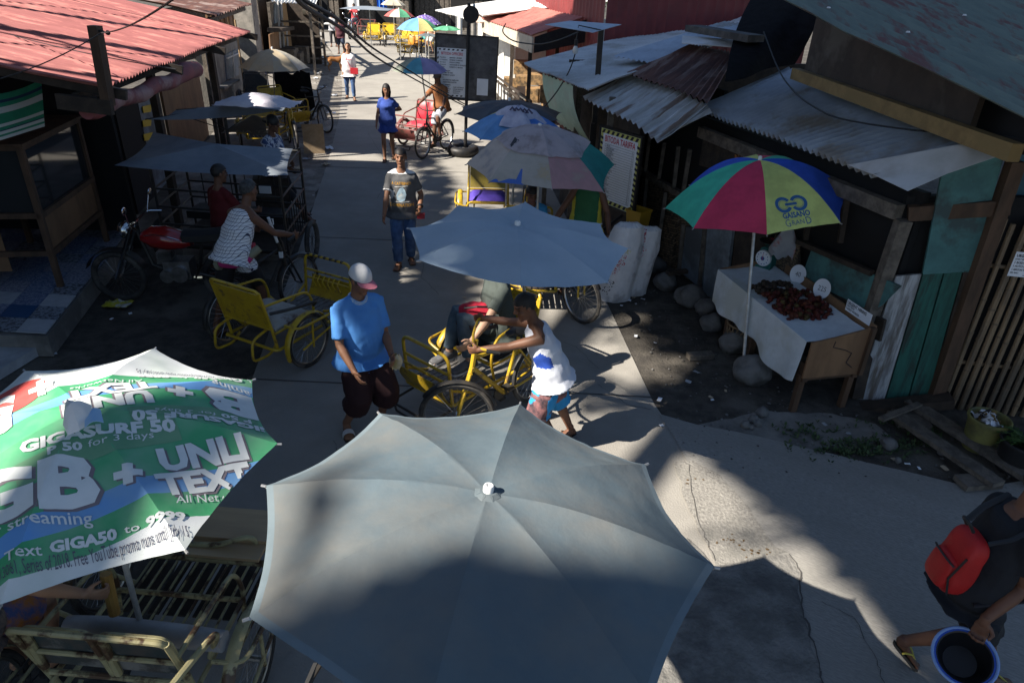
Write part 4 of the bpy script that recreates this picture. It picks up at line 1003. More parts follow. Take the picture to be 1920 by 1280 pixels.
# weeds
g = G(); rg = random.Random(9)
for (cx_, cy_, n, sp_) in ((1570, 850, 70, 40), (1620, 842, 110, 45), (1680, 850, 60, 40), (1500, 815, 40, 30), (1600, 800, 20, 60), (1760, 815, 40, 30)):
    for k in range(n):
        q = P(cx_+rg.gauss(0, sp_), cy_-6+rg.gauss(0, 10), 0); a = rg.uniform(0, 6.28); l = rg.uniform(.02, .06); d = V((cos(a), sin(a), 0)); s_ = V((-d.y, d.x, 0)); g.m(rg.randrange(2))
        for j in range(3):
            dd = V((cos(a+j*2.1), sin(a+j*2.1), rg.uniform(.3, 1.2))).normalized(); s2 = V((-dd.y, dd.x, 0)).normalized()
            g.face([q, q+dd*l*.5+s2*l*.25, q+dd*l, q+dd*l*.5-s2*l*.25])
wd = g.done('weeds', [mat('weed dark', (.03, .055, .018), rough=.7), mat('weed mid', (.05, .08, .025), rough=.7)], smooth=0, fixn=False, loc=(3.3, 5.2, 0)); wd['kind'] = 'stuff'; tag(wd, 'low green weeds growing along the pavement edge', 'weeds')
# gravel and scraps
g = G(); rg = random.Random(10)
for k in range(900):
    x, y = rg.uniform(1.5, 4.6), rg.uniform(4.6, 8.5)
    if k > 550: y = rg.uniform(14, 27); x = -4.5-.19*(y-14.5)-rg.uniform(-.2, 1.6)
    r = rg.uniform(.006, .02)*(1.3 if k > 550 else 1); c = V((x, y, .0)); g.m(rg.choice([0, 0, 1]))
    q = [c+V((r*cos(a+rg.uniform(-.4, .4)), r*sin(a), rg.uniform(0, .3)*r)) for a in (0, 1.3, 2.5, 3.8, 5)]; t = c+V((0, 0, r*.9))
    for i in range(5): g.face([q[i], q[(i+1) % 5], t])
gv = g.done('gravel', [m_stone, mat('dark grit', (.06, .055, .05), rough=.9)], smooth=0, fixn=False, loc=(3, 6, 0)); gv['kind'] = 'stuff'
def scrap(x, y, r, k, z=.004):
    g = G(); a0 = rg.uniform(0, 6.28)
    def f(u, v):
        p = V(((u-.5)*2*r, (v-.5)*1.3*r, 0)); p = Matrix.Rotation(a0, 3, 'Z') @ p; return V((x, y, z+.012))+p+V((0, 0, r*.35*noise.noise(p*18+V((k, 0, 0)))+r*.2))
    g.grid(f, 6, 5, .0015)
    return g.done('litter_scrap', m_scr[k % len(m_scr)])
m_scr = [m_paper, m_paper, mat('scrap grey', (.35, .36, .38), rough=.7), mat('scrap tan', (.4, .32, .22), rough=.8)]
pxs = [(1165, 575), (1180, 565), (1192, 572), (1188, 560), (1205, 563), (1236, 752), (1290, 718), (1332, 747), (1192, 632), (1228, 645), (1305, 700), (1360, 735), (1240, 800), (1335, 752), (1545, 798), (1675, 863), (1700, 872), (1722, 880), (1590, 815), (1770, 880),
       (585, 255), (590, 262), (604, 250), (612, 225), (618, 280), (600, 200), (606, 165), (585, 112), (596, 118), (603, 110), (610, 122), (598, 132), (588, 368), (622, 214), (575, 300), (612, 310), (628, 180), (592, 148), (600, 140), (560, 318), (210, 600), (245, 590), (105, 665), (870, 560), (690, 620)]
for k, (x, y) in enumerate(pxs):
    p = P(x, y); tag(scrap(p.x, p.y, rg.uniform(.015, .035) if p.y < 12 else rg.uniform(.07, .14), k), 'small crumpled scrap of litter on the ground', 'litter', 'scraps of litter')
# yellow snack wrapper
g = G(); c = P(222, 573, .01)
g.grid(lambda u, v: c+V(((u-.5)*.3, (v-.5)*.18, .03+.04*noise.noise(V((u*4, v*4, 1))))), 9, 7, .002); tag(g.done('snack_wrapper', mat('yellow foil', (.5, .46, .03), (.35, .33, .05), 14, .35, c3=(.5, .5, .5), s3=12)), 'crumpled yellow snack wrapper on the ground by the motorcycle wheel', 'wrapper')
# sacks
m_sack = mat('white woven sack', (.72, .71, .72), (.64, .63, .64), 7, .75, bump=.12, bscale=40, c3=(.38, .36, .36), s3=1.8)
def sack(b, h, r, lean, lb, seed, rows, rot=0.0):
    t = thing('sack', lb, 'sack', b)
    g = G(); nn, nz = 40, 20
    def pt(a, z):
        k = 1-.3*max(0, z-.72)/.28; k *= .88+.16*sin(min(1, z*1.2)*PI*.6)
        q = V((cos(a), .62*sin(a), 0))*(abs(cos(a))**.6+abs(sin(a))**.6)**-.25; q = q*r*k; q = Matrix.Rotation(rot, 3, 'Z') @ q
        w = noise.noise(V((cos(a)*2+seed, sin(a)*2, z*5)))*.035+noise.noise(V((cos(a)*5+seed, sin(a)*5, z*3)))*.016
        return V(b)+q*(1+w*2.2)+V(lean)*z*z+V((0, 0, h*z))
    rings = [[pt(2*PI*i/nn, j/nz) for i in range(nn)] for j in range(nz+1)]
    top = [V(b)+V(lean)+V((r*.45*cos(2*PI*i/nn), r*.12*sin(2*PI*i/nn), h*1.04+.01*sin(9*i))) for i in range(nn)]
    g._rings(rings+[top]); bvh = BVHTree.FromBMesh(g.bm)
    d = (V((b[0], b[1], h*.5))-CAMP); d.z = 0; d.normalize()
    x = V((-d.y, d.x, 0)); x = -x if x.x < 0 else x
    for (txt, cx_, cz, sz, bold, sx_, ang, mi) in rows:
        bm = text_bm(txt, sz, bold, 'CENTER', sx_, .015)
        M = plane_M(V(b)+x*cx_+V(lean)*cz*cz+V((0, 0, h*cz)), x*cos(ang)+V((0, 0, sin(ang))), -x*sin(ang)+V((0, 0, cos(ang))))
        drape(bm, M, bvh, d, .003); g.add(bm, None, mi); bm.free()
    g.done('bag', [m_sack, m_inkred, m_ink, m_yel], t, fixn=False)
sack(V((1.28, 8.12, 0)), .98, .25, (.10, .03, 0), 'tall white feed sack with red lettering leaning at the road edge below the tariff board', 1,
     [('Integra', .03, .52, .13, .02, .8, R(68), 1), ('3000', -.04, .2, .13, .01, .85, R(68), 2), ('B', .1, .7, .1, .03, 1, R(68), 3)])
sack(V((1.56, 8.32, 0)), .88, .2, (.12, .02, 0), 'white feed sack standing behind the tall one, its folded top turned over', 4,
     [('35', .0, .42, .16, .02, .9, R(70), 2), ('KILOS', .02, .66, .09, .03, .8, R(65), 1), ('I', -.03, .85, .2, .05, 1, 0, 1)])
b = P(1192, 470, 0)+V((.2, .3, 0)); g = G()
g.lathe([(.001, 0), (.12, 0), (.17, .5), (.18, .5), (.18, .53), (.16, .52), (.11, .1), (.001, .08)], Matrix.Translation(V((1.62, 8.95, .42))), 4); tag(g.done('plastic_crate', mat('orange yellow plastic', (.42, .23, .02), rough=.5)), 'orange yellow plastic tub beside the tariff board', 'tub')
g = G(); g.box((1.64, 8.95, .2), (.34, .34, .42), .2); tag(g.done('wooden_crate', m_darkwood), 'dark crate under the orange yellow tub', 'crate')
# ================================================================ tariff board
ta, tb = V((1.09, 9.62, 0)), V((1.54, 8.98, 0)); td = (tb-ta); TWd = td.length; td.normalize(); tn = V((td.y, -td.x, 0)); tn = tn if tn.dot(CAMP-ta) > 0 else -tn
t = thing('tariff_board', 'tall white tariff board with a yellow and black hazard border on legs', 'board', (1.3, 9.3, 0))
H0, H1 = .86, 1.86; HH = H1-H0; WW = TWd
M = plane_M(ta+V((0, 0, H0)), td, (0, 0, 1))
if (M.to_3x3() @ V((0, 0, 1))).dot(tn) < 0: M = plane_M(ta+V((0, 0, H0)), td, (0, 0, 1))
g = G()
for x0, y0, x1, y1 in ((-.03, -.03, WW+.03, 0), (-.03, HH, WW+.03, HH+.03), (-.03, 0, 0, HH), (WW, 0, WW+.03, HH)):
    g.prism([M @ V((x, y, -.03)) for x, y in ((x0, y0), (x1, y0), (x1, y1), (x0, y1))], .045, tn)
g.done('frame', m_iron, t)
def hazard(g, M, W, H, b, mi, n1, n2, rows):
    for i in range(n1):
        for y0 in (.012, H-b-.0): 
            x = .02+i*(W-.04)/n1; w = (W-.04)/n1*.5; g.m(mi); g.face([M @ V((x, y0, .004)), M @ V((x+w, y0, .004)), M @ V((x+w+b*.5, y0+b-.012, .004)), M @ V((x+b*.5, y0+b-.012, .004))])
    for j in range(n2):
        for x0 in (.008, W-b+.004):
            y = b+.02+j*(H-2*b-.04)/n2; h = (H-2*b-.04)/n2*.5; g.m(mi); g.face([M @ V((x0, y+h*.4, .004)), M @ V((x0+b-.012, y, .004)), M @ V((x0+b-.012, y+h, .004)), M @ V((x0, y+h*1.4, .004))])
g = G(); slab_on(g, M, WW, HH, .02, 0); bw = .062
for q in ((.006, .006, WW-.006, bw), (.006, HH-bw, WW-.006, HH-.006), (.006, bw, bw*.8, HH-bw), (WW-bw*.8, bw, WW-.006, HH-bw)): rect_on(g, M, *q, 1, .002)
hazard(g, M, WW, HH, bw, 2, 8, 12, None)
bm = text_bm('BITODA TARIFFA', .115, .015, 'CENTER', .68); g.add(bm, M @ Matrix.Translation((WW/2, HH-.165, .004)), 3); bm.free()
names = ['BILUSA', 'MANUGAHAN', 'TOP STORE', 'CALACHUCHI', 'BALOTAN', 'KASILAK GYM', 'OUTCATS', 'SPECIALIST', 'SAVINA', 'ST. JOHN', 'CALINAWANE', 'PANADERO', 'TULAY', 'LAMBAGO', 'SAMAR', 'BALITE', 'LUBOGAN', 'TIBAL', 'MASARA', 'DALTAWAN', 'CALTEX', 'DELA TORRE']
fare = ['5', '6', '6', '7', '7', '7', '8', '10', '10', '10', '10', '10', '12', '12', '12', '15', '15', '15', '20', '20', '25', '30']
x0, x1 = bw+.05, WW-bw-.04; ytop = HH-.195; rh = (ytop-bw-.03)/22
for k in range(23): rect_on(g, M, x0, ytop-k*rh-.0015, x1, ytop-k*rh+.0015, 2, .003)
rect_on(g, M, x0-.0015, ytop-22*rh, x0+.0015, ytop, 2, .0035); rect_on(g, M, x1-.0015, ytop-22*rh, x1+.0015, ytop, 2, .0035)
for k in range(22): lines_on(g, M, [(names[k], x0+.03, ytop-(k+1)*rh+.008, rh*.72, .02, 'LEFT', 1.0, 2), (fare[k], x1-.02, ytop-(k+1)*rh+.008, rh*.72, .02, 'RIGHT', 1.0, 2)], z=.004)
g.done('panel', [m_paper, m_yel, m_ink, m_inkred], t, fixn=False)
for s_ in (.05, WW-.05):
    g = G(); p = ta+td*s_-tn*.05; g.bar((p.x, p.y, 0), (p.x, p.y, H1), .05, .04, td); g.done('leg', m_iron, t)
g = G(); p = ta+td*.1; g.bar(p+V((0, 0, .1))+tn*.5-td*.0, p+td*.5+V((0, 0, .8)), .03, .04); g.done('brace', m_iron, t)
# ================================================================ officers board on its round-lamp pole
py_ = 15.7
t = thing('notice_board', 'weathered grey notice board listing officers, hung on a black street pole', 'board', (-1.28, py_, 0))
c4 = [PY(818, 62, py_), PY(938, 70, py_), PY(932, 187, py_), PY(815, 185, py_)]
bx0, bx1, bz0, bz1 = -1.87, -.53, 1.17, 2.45
o_ = c4[3]; ux_ = (c4[1]-c4[0]).normalized(); M = plane_M(V((c4[3].x, py_, c4[3].z)), ux_, c4[0]-c4[3])
Wb, Hb = (c4[1]-c4[0]).length, (c4[0]-c4[3]).length
g = G(); slab_on(g, M, Wb, Hb, .025); g.done('backboard', mat('grey weathered ply', (.13, .125, .125), (.085, .082, .085), 5, .85, c3=(.06, .055, .055), s3=2), t)
g = G()
for q in ((0, 0, Wb, .025), (0, Hb-.025, Wb, Hb), (0, .025, .025, Hb-.025), (Wb-.025, .025, Wb, Hb-.025)): g.prism([M @ V((x, y, -.03)) for x, y in ((q[0], q[1]), (q[2], q[1]), (q[2], q[3]), (q[0], q[3]))], .05, M.to_3x3() @ V((0, 0, 1)))
g.done('frame', m_iron, t)
Mp = M @ Matrix.Translation((.045, .06, .006)); Wp, Hp = .62, .98
g = G(); slab_on(g, Mp, Wp, Hp, .004); bwp = .05
for i in range(6):
    for y0 in (.012, Hp-.045): g.m(1); x = .03+i*.095; g.face([Mp @ V((x, y0, .003)), Mp @ V((x+.045, y0, .003)), Mp @ V((x+.058, y0+.028, .003)), Mp @ V((x+.013, y0+.028, .003))])
for j in range(9):
    y = .06+j*.098; g.m(1); g.face([Mp @ V((.008, y, .003)), Mp @ V((.035, y+.02, .003)), Mp @ V((.035, y+.065, .003)), Mp @ V((.008, y+.045, .003))])
lines_on(g, Mp, [('BITODA OFFICERS', Wp/2+.01, Hp-.135, .078, .02, 'CENTER', .72, 2)] +
  [(a, .06, Hp-.20-.047*k, .034, .015, 'LEFT', .95) for k, a in enumerate(('President:', 'V. President:', 'Secretary:', 'Treasurer:', 'Auditor:'))] +
  [(a, .27, Hp-.20-.047*k, .034, .03, 'LEFT', .85) for k, a in enumerate(('MANUEL C. BORRES', 'ROGELIO G. MORALE', 'ROSA M. CAPRIO', 'ALEXANDER M. CAVALES JR.', 'ROBERTO C. MAGNO'))] +
  [('Business Manager', .06, Hp-.46, .034, .015, 'LEFT', .95), ('- LARRY DE VERA', .12, Hp-.505, .034, .03, 'LEFT', .85), ('- ROBERTO CANETE', .12, Hp-.55, .034, .03, 'LEFT', .85), ('P. I. O.', .06, Hp-.6, .034, .015, 'LEFT', .95),
   ('- ROLANDO B. PAMPLONA', .12, Hp-.65, .034, .03, 'LEFT', .85), ('- ALEXANDER QUIZON', .12, Hp-.695, .034, .03, 'LEFT', .85), ('BOARD MEMBER', .06, Hp-.75, .034, .02, 'LEFT', .95)] +
  [(a, .1, Hp-.79-.04*k, .03, .03, 'LEFT', .8) for k, a in enumerate(('- ROMEO ALCID', '- DANTE NICOLAS', '- VINCENT ONG', '- JIMMY CABIRES'))] + [(a, .34, Hp-.79-.04*k, .03, .03, 'LEFT', .8) for k, a in enumerate(('- ALLEN FONTANAR R.', '- ROLAND MAQUI JR.', '- EDDIE BORAN', '- DANNY UY'))])
g.done('poster', [m_paper, m_ink, m_inkred], t, fixn=False)
g = G(); slab_on(g, M @ Matrix.Translation((Wb*.68, .13, .004)), .24, .34, .003); g.done('paper_notice', m_paper, t)
g = G(); px_ = -1.24; g.tube([(px_, py_-.06, 0), (px_+.06, py_-.06, 3.05)], .035, 10); g.done('pole', m_iron, t)
ls = thing('street_lamp', 'round black lamp back and small grid panel at the top of the notice board pole', 'lamp', (-1.2, py_-.06, 2.6))
g = G(); c = PY(883, 28, py_-.13); g.cyl(c, c+V((0, .05, 0)), .165, n=26); g.done('lamp_disc', m_iron, ls)
g = G(); a, b2 = PY(858, 0, py_-.1), PY(925, 2, py_-.1); g.prism([a, b2, b2+V((.1, .3, .12)), a+V((0.05, .3, .12))], .02); g.done('panel', m_darkwood, ls)
g = G(); c = PY(889, 12, py_-.1); g.ball(c, (.03, .03, .05)); g.done('bulb', mat('bulb glass', (.6, .6, .58), rough=.2), ls)
g = G(); c = P(868, 290); R_ = .33
g.tube([V((c.x+R_*.75*cos(i*PI/14), c.y+R_*.75*sin(i*PI/14), .1)) for i in range(28)], .11, 12, loop=True); tag(g.done('tyre', m_rub if 'm_rub' in globals() else m_iron), 'old black tyre lying flat around the foot of the notice board pole', 'tyre')
g = G(); g.cyl(c, c+V((0, 0, .14)), .16, n=18); tag(g.done('cement_footing', m_grey), 'cement plug inside the old tyre at the pole foot', 'footing')
# ================================================================ lamp post with its tin shade and bulb
yl = 10.5; top_ = PY(1127, 56, yl); lp = thing('lamp_post', 'thin black lamp post with a bent tin shade and hanging bulb', 'lamp', (top_.x+.02, yl, 0))
g = G(); g.bar((top_.x+.06, yl, 0), (top_.x, yl, top_.z), .075, .06, (0, 1, 0)); g.bar((top_.x+.0, yl-.045, 0), (top_.x+.0, yl-.045, 1.75), .06, .05, (0, 1, 0)); g.done('pole', m_iron, lp)
zt = top_.z
g = G(); q = [PY(1022, 47, yl-.15), PY(1112, 62, yl-.25), PY(1128, 57, yl-.15), PY(1165, 47, yl+.3), PY(1068, 40, yl+.35)]
g.prism(q, .006, (0, 0, 1)); g.done('shade', m_galv, lp)
g = G(); c = PY(1079, 92, yl-.1); g.lathe([(.001, -.07), (.03, -.06), (.042, -.025), (.03, .02), (.02, .04), (.001, .04)], Matrix.Translation(c), 14); g.done('bulb', mat('bulb glass', (.6, .6, .58), rough=.2), lp)
g = G(); g.cyl(c+V((0, 0, .04)), c+V((0, 0, .12)), .025, n=10); g.tube([c+V((0, 0, .12)), c+V((.02, 0, .3)), V(top_)+V((0, -.1, 0))], .008, 6); g.done('socket', m_iron, lp)
# ================================================================ overhead cables
for dx, dz, lb in ((0, 0, 'thick black cable slung across the street, upper strand of the pair'), (.03, -.07, 'thick black cable slung across the street, lower strand of the pair')):
    g = G(); o_ = V((dx, 0, dz))
    pts = [PY(520, -60, 3.6)+o_*.5, PY(556, -6, 4.3)+o_*.6, PY(640, 38, 5.5)+o_*.9, PY(690, 86, 7)+o_*1.3, PY(760, 128, 8.6)+o_*1.2, PY(830, 172, 10.2)+o_*.8, PY(872, 196, 11)+o_*.5]
    g.tube(rnd(pts, .8, 5), [.016-.0004*i if i < 20 else .008 for i in range(len(rnd(pts, .8, 5)))], 7); tag(g.done('cable', m_cable), lb, 'cable')
g = G(); pts = [PY(872, 196, 11), PY(905, 222, 11.2), PY(955, 235, 11.2), PY(1000, 222, 11), PY(1040, 180, 10.8), PY(1070, 130, 10.6), PY(1083, 85, 10.5)]
g.tube(rnd(pts, .4, 5), .009, 6); tag(g.done('lamp_wire', m_cable), 'thin wire drooping from the cables up to the hanging bulb', 'cable')
g = G(); pts = [PY(948, 45, 15), PY(940, 60, 14.5), PY(960, 78, 14), PY(1010, 85, 13.5), PY(1050, 75, 13), PY(1085, 60, 12.5)]
g.tube(rnd(pts, .4, 5), .012, 6); tag(g.done('eave_wire', m_cable), 'grey wire looping under the pink red awning', 'cable')
for k, (x0, y0, x1, y1, z0, z1) in enumerate(((0, 148, 190, 62, 2.75, 3.1), (190, 62, 330, -5, 3.1, 3.55), (0, 60, 330, 130, 2.85, 2.8))):
    g = G(); a, b2 = P(x0, y0, z0), P(x1, y1, z1); g.tube(sagline(a, b2, .03), .005, 5); tag(g.done('roof_wire', m_cable), ['thin wire from the roof edge up to the stub post', 'thin wire from the stub post up across the red roof', 'thin loose wire lying along the red roof'][k], 'wire')
# ================================================================ UMBRELLAS
m_shaft = mat('umbrella shaft', (.55, .55, .53), (.4, .4, .39), 12, .35, .5)
m_rib = mat('umbrella rib', (.35, .35, .35), rough=.4, metal=.6)
m_cap = mat('white plastic cap', (.75, .75, .74), rough=.35)
def fabric(name, c, c2=None, **k):
    k.setdefault('trans', .25); k.setdefault('rough', .75); k.setdefault('scale', 5)
    return mat(name, c, c2 or tuple(x*.82 for x in c), **k)
def ring(hub, ph, Rr, drop, tx, ty, n=8):
    ax = V((tx, ty, 1)).normalized(); x = (V((1, 0, 0))-ax*ax.x).normalized(); y = ax.cross(x)
    return ax, [V(hub)+x*(Rr*cos(ph+2*PI*i/n))+y*(Rr*sin(ph+2*PI*i/n))-ax*drop for i in range(n)]
def canopy_fn(hub, ax, tips, bulge, sag, pull, pw=1.0):
    n = len(tips)
    def rib(i, t):
        p = hub.lerp(tips[i % n], t); return p + ax*(bulge*4*t*(1-t)**pw)
    def f(i, t, v):
        a, b = rib(i, t), rib(i+1, t); p = a.lerp(b, v); w = 4*v*(1-v)
        return p - ax*(sag*w*t) + (hub-p)*(pull*w*t)
    return rib, f
def umbrella(label, hub, ax, tips, mats, panel, bulge=.05, sag=.03, pull=.07, pw=1.0, base=None, group=None, nu=14, nv=10, wr=.004, cap=True, flower=False, ribs=True, shaft_r=.014, shaft_m=None, post=None, name='umbrella', hem=0):
    hub = V(hub); n = len(tips)
    base = V(base) if base is not None else V((hub.x, hub.y, .5))
    t = thing(name, label, 'umbrella', base, 0, group)
    rib, f = canopy_fn(hub, ax, tips, bulge, sag, pull, pw)
    g = G()
    def wob(p): return ax*(wr*(noise.noise(p*7)+.6*noise.noise(p*17)))
    for i in range(n):
        if callable(panel): g.mi = 0
        else: g.mi = panel[i % len(panel)]
        g.grid(lambda u, v: (lambda p: p+wob(p)*u)(f(i, .02+.98*u, v)), nu, nv, 0, True, mi=(lambda u, v, k=g.mi: hem if hem and u > .955 else k))
    if post: post(g, f, hub, ax, tips)
    bmesh.ops.remove_doubles(g.bm, verts=g.bm.verts, dist=.0004)
    bvh = BVHTree.FromBMesh(g.bm)
    extra = umbrella.extra
    if extra: extra(g, bvh)
    can = g.done('canopy', mats, t, fixn=False, smooth=28)
    if flower:
        g = G()
        for k in range(8):
            a = 2*PI*k/8; x, y, _ = frame(ax)
            d = x*cos(a)+y*sin(a); s_ = x*-sin(a)+y*cos(a)
            rows = [[hub+ax*(.012+.006*j-.02*j*j/4)+d*(.012+.017*j)+s_*(w*(.010+.008*j*(1-.18*j))) for w in (-1, -.5, 0, .5, 1)] for j in range(5)]
            for r1, r2 in zip(rows, rows[1:]):
                for k2 in range(4): g.face([r1[k2], r1[k2+1], r2[k2+1], r2[k2]])
        g.done('vent_cloth', mats[0], can)
    g = G(); g.tube([base, hub-ax*.02], shaft_r, 10); g.done('pole', shaft_m or m_shaft, t)
    if cap:
        g = G(); x, y, z = frame(ax); M = Matrix(((x.x, y.x, ax.x, hub.x), (x.y, y.y, ax.y, hub.y), (x.z, y.z, ax.z, hub.z), (0, 0, 0, 1)))
        g.lathe([(.001, -.01), (.019, -.01), (.02, .03), (.017, .038), (.012, .04), (.01, .03), (.001, .03)], M, 14); g.done('finial', m_cap, t)
    if ribs:
        for i in range(n):
            g = G(); g.tube([rib(i, q)-ax*.010 for q in (.03, .25, .5, .75, 1.0)], .0045, 5)
            if ribs == 2: g.tube([rib(i, .52)-ax*.012, hub-ax*.42], .004, 5)
            e = tips[i]+(tips[i]-hub).normalized()*.02; g.tube([tips[i]-ax*.004, e], .006, 6)
            g.done('rib', m_rib, t)
    return t
umbrella.extra = None
def known(tips, kn):
    for i, q in kn.items(): tips[i] = PY(q[0], q[1], tips[i].y)
    return tips
# ---- large slate umbrella in the foreground
m_slate = fabric('slate canvas', (.108, .145, .168), (.09, .124, .147), scale=2.2, c3=(.17, .16, .142), s3=1.3, trans=.12, bump=.08, bscale=35, d3=(.42, .75))
m_slate_lift = fabric('slate canvas lightened', (.34, .43, .52), (.30, .385, .47), scale=2.5, trans=.12, bump=.05, bscale=60)  # same canvas, colour lightened to offset the shade it stands in
h = P(915, 925, 2.029); ax, tp_ = ring(h, 6.145, .851, .14, .064, .045); known(tp_, {0: (1340, 1062), 1: (1210, 870), 2: (975, 757), 3: (712, 775), 4: (499, 910), 5: (467, 1157)})
def slate_print(g, bvh):
    pass
UM = {}
UM['big'] = umbrella('largest slate grey canvas umbrella, dusty, filling the lower middle of the view', h, ax, tp_, [m_slate, mat('slate hem', (.14, .18, .205), (.12, .155, .175), 5, .8)], [0], .055, .035, .028, 1.2, base=(h.x-.1, h.y-.05, .55), nu=30, nv=18, wr=.007, flower=True, ribs=2, hem=1)
h = P(970, 425, 2.20); ax, tp_ = ring(h, -.041, .92*1.5/1.78, .115, .039, -.009); known(tp_, {0: (1178, 465), 1: (1125, 420), 2: (985, 380), 3: (858, 386), 4: (768, 428), 5: (786, 488), 6: (978, 535), 7: (1140, 530)})
UM['mid'] = umbrella('plain blue grey umbrella over the yellow pedicab with the passenger, mid street', h, ax, tp_, [m_slate_lift], [0], .05, .035, .035, 1.2, base=(.18, 5.6, .6), nu=20, nv=14, wr=.007, ribs=2, flower=True)
# ---- rainbow umbrella over the fruit stall
m_rg, m_rr, m_ry, m_rb = fabric('rainbow green', (.07, .60, .40)), fabric('rainbow red', (.66, .05, .13)), fabric('rainbow yellow', (.72, .82, .27)), fabric('rainbow blue', (.04, .13, .72))
h = P(1425, 300, 2.104); ax, tp_ = ring(h, 6.124, .921, .438, -.15, -.035); known(tp_, {0: (1592, 362), 4: (1247, 390), 5: (1300, 428), 6: (1438, 440), 7: (1576, 418)})
m_logo = mat('logo blue', (.03, .12, .30), rough=.7)
def logo(g, bvh):
    def hit(px, py):
        r = bvh.ray_cast(CAMP, ray(px, py).normalized()); return r[0], r[1]
    a, n = hit(1462, 391); b, _ = hit(1508, 384); c, _ = hit(1483, 365)
    x = (b-a); n = -n if n.dot(CAMP-a) < 0 else n; y = n.cross(x); 
    L_ = x.length; M = plane_M(a, x, y); M = M if (M.to_3x3() @ V((0, 0, 1))).dot(n) > 0 else M
    d = -n
    def put(bm, mi, off=.003): drape(bm, M, bvh, d, off); g.add(bm, None, mi); bm.free()
    R1 = L_*.29
    for cx_ in (.19*L_, .81*L_):
        for r0, r1 in ((R1*.72, R1*1.15), (R1*.58, R1*.62)):
            bm = bmesh.new(); nn = 36; vi = []; vo = []
            for k in range(nn):
                a_ = 2*PI*k/nn; vi.append(bm.verts.new((cx_+r0*cos(a_), .12*L_+r0*sin(a_), 0))); vo.append(bm.verts.new((cx_+r1*cos(a_), .12*L_+r1*sin(a_), 0)))
            for k in range(nn):
                a_ = 2*PI*(k+.5)/nn; xx = cx_+R1*.9*cos(a_)
                if abs(xx-L_*.5) < L_*.075 and r0 > R1*.7 and abs(R1*sin(a_)) < R1*.5: continue
                bm.faces.new((vi[k], vi[(k+1) % nn], vo[(k+1) % nn], vo[k]))
            put(bm, 4)
    bm = rect_bm(.26*L_, .07*L_, .74*L_, .17*L_, .03); put(bm, 4)
    bm = text_bm('GAISANO', L_*.31, .03, 'CENTER', .82, .02); bm.transform(Matrix.Translation((L_*.56, -L_*.44, 0))); put(bm, 4)
    bm = text_bm('G', L_*.42, -.01, 'CENTER', .8, .02); bm.transform(Matrix.Translation((L_*.14, -L_*.77, 0))); put(bm, 4)
    bm = text_bm('RAN', L_*.27, -.005, 'CENTER', .95, .02); bm.transform(Matrix.Translation((L_*.55, -L_*.73, 0))); put(bm, 4)
    bm = text_bm('D', L_*.42, -.0, 'CENTER', .8, .02); bm.transform(Matrix.Translation((L_*.97, -L_*.77, 0))); put(bm, 4)
umbrella.extra = logo
UM['rain'] = umbrella('rainbow umbrella of red, yellow, blue and green panels over the fruit stall', h, ax, tp_, [m_rg, m_rr, m_ry, m_rb, m_logo], [0, 1, 2, 3], .13, .02, .04, 1.0, base=P(1393, 692, .08), nu=20, nv=12, wr=.004, shaft_r=.017)
umbrella.extra = None
# ---- green promotional umbrella
m_pg = mat('promo print', (.05, .36, .15), trans=.18, rough=.7)
h = P(155, 765, 1.97); ax, tp_ = ring(h, .102, .80, .235, .052, -.089); known(tp_, {0: (520, 831), 1: (473, 712), 2: (290, 654), 7: (347, 1030)})
def promo_material(origin, xdir, ydir, edges):
    m = bpy.data.materials.new('promo canvas'); m.use_nodes = True; nt = m.node_tree; b = nt.nodes['Principled BSDF']
    tc = nt.nodes.new('ShaderNodeNewGeometry'); sub = nt.nodes.new('ShaderNodeVectorMath'); sub.operation = 'SUBTRACT'; sub.inputs[1].default_value = origin
    dot = nt.nodes.new('ShaderNodeVectorMath'); dot.operation = 'DOT_PRODUCT'; dot.inputs[1].default_value = ydir
    nt.links.new(tc.outputs['Position'], sub.inputs[0]); nt.links.new(sub.outputs[0], dot.inputs[0])
    ab = nt.nodes.new('ShaderNodeMath'); ab.operation = 'ABSOLUTE'; nt.links.new(dot.outputs['Value'], ab.inputs[0])
    cr2 = nt.nodes.new('ShaderNodeValToRGB'); cr2.color_ramp.interpolation = 'CONSTANT'; e = cr2.color_ramp.elements
    for k, (p, c) in enumerate(edges):
        q = e[k] if k < 2 else e.new(p); q.position = p; q.color = (*c, 1)
    nt.links.new(ab.outputs[0], cr2.inputs[0])
    n = nt.nodes.new('ShaderNodeTexNoise'); n.inputs['Scale'].default_value = 4; n.inputs['Detail'].default_value = 6
    mx = nt.nodes.new('ShaderNodeMix'); mx.data_type = 'RGBA'; mx.blend_type = 'MIX'; mx.inputs['B'].default_value = (.36, .46, .38, 1)
    mr = nt.nodes.new('ShaderNodeMapRange'); mr.inputs['From Min'].default_value = .42; mr.inputs['From Max'].default_value = .75; mr.inputs['To Max'].default_value = .55
    nt.links.new(tc.outputs['Position'], n.inputs['Vector']); nt.links.new(n.outputs['Fac'], mr.inputs['Value']); nt.links.new(mr.outputs['Result'], mx.inputs['Factor'])
    nt.links.new(cr2.outputs['Color'], mx.inputs['A']); nt.links.new(mx.outputs['Result'], b.inputs['Base Color']); b.inputs['Roughness'].default_value = .75
    return m
mw = mat('print white', (.72, .74, .73), (.64, .67, .66), 6, .75); msh = mat('print shadow', (.20, .17, .19), rough=.8); mred = mat('print red', (.62, .07, .06), (.55, .1, .09), 5, .75); mbl = mat('print blue', (.10, .28, .62), (.14, .33, .62), 5, .75); mtx = mat('print dark', (.10, .10, .14), rough=.8)
mgd = mat('print dull green', (.13, .30, .17), (.17, .34, .2), 5, .8)
GREEN_O = [None]
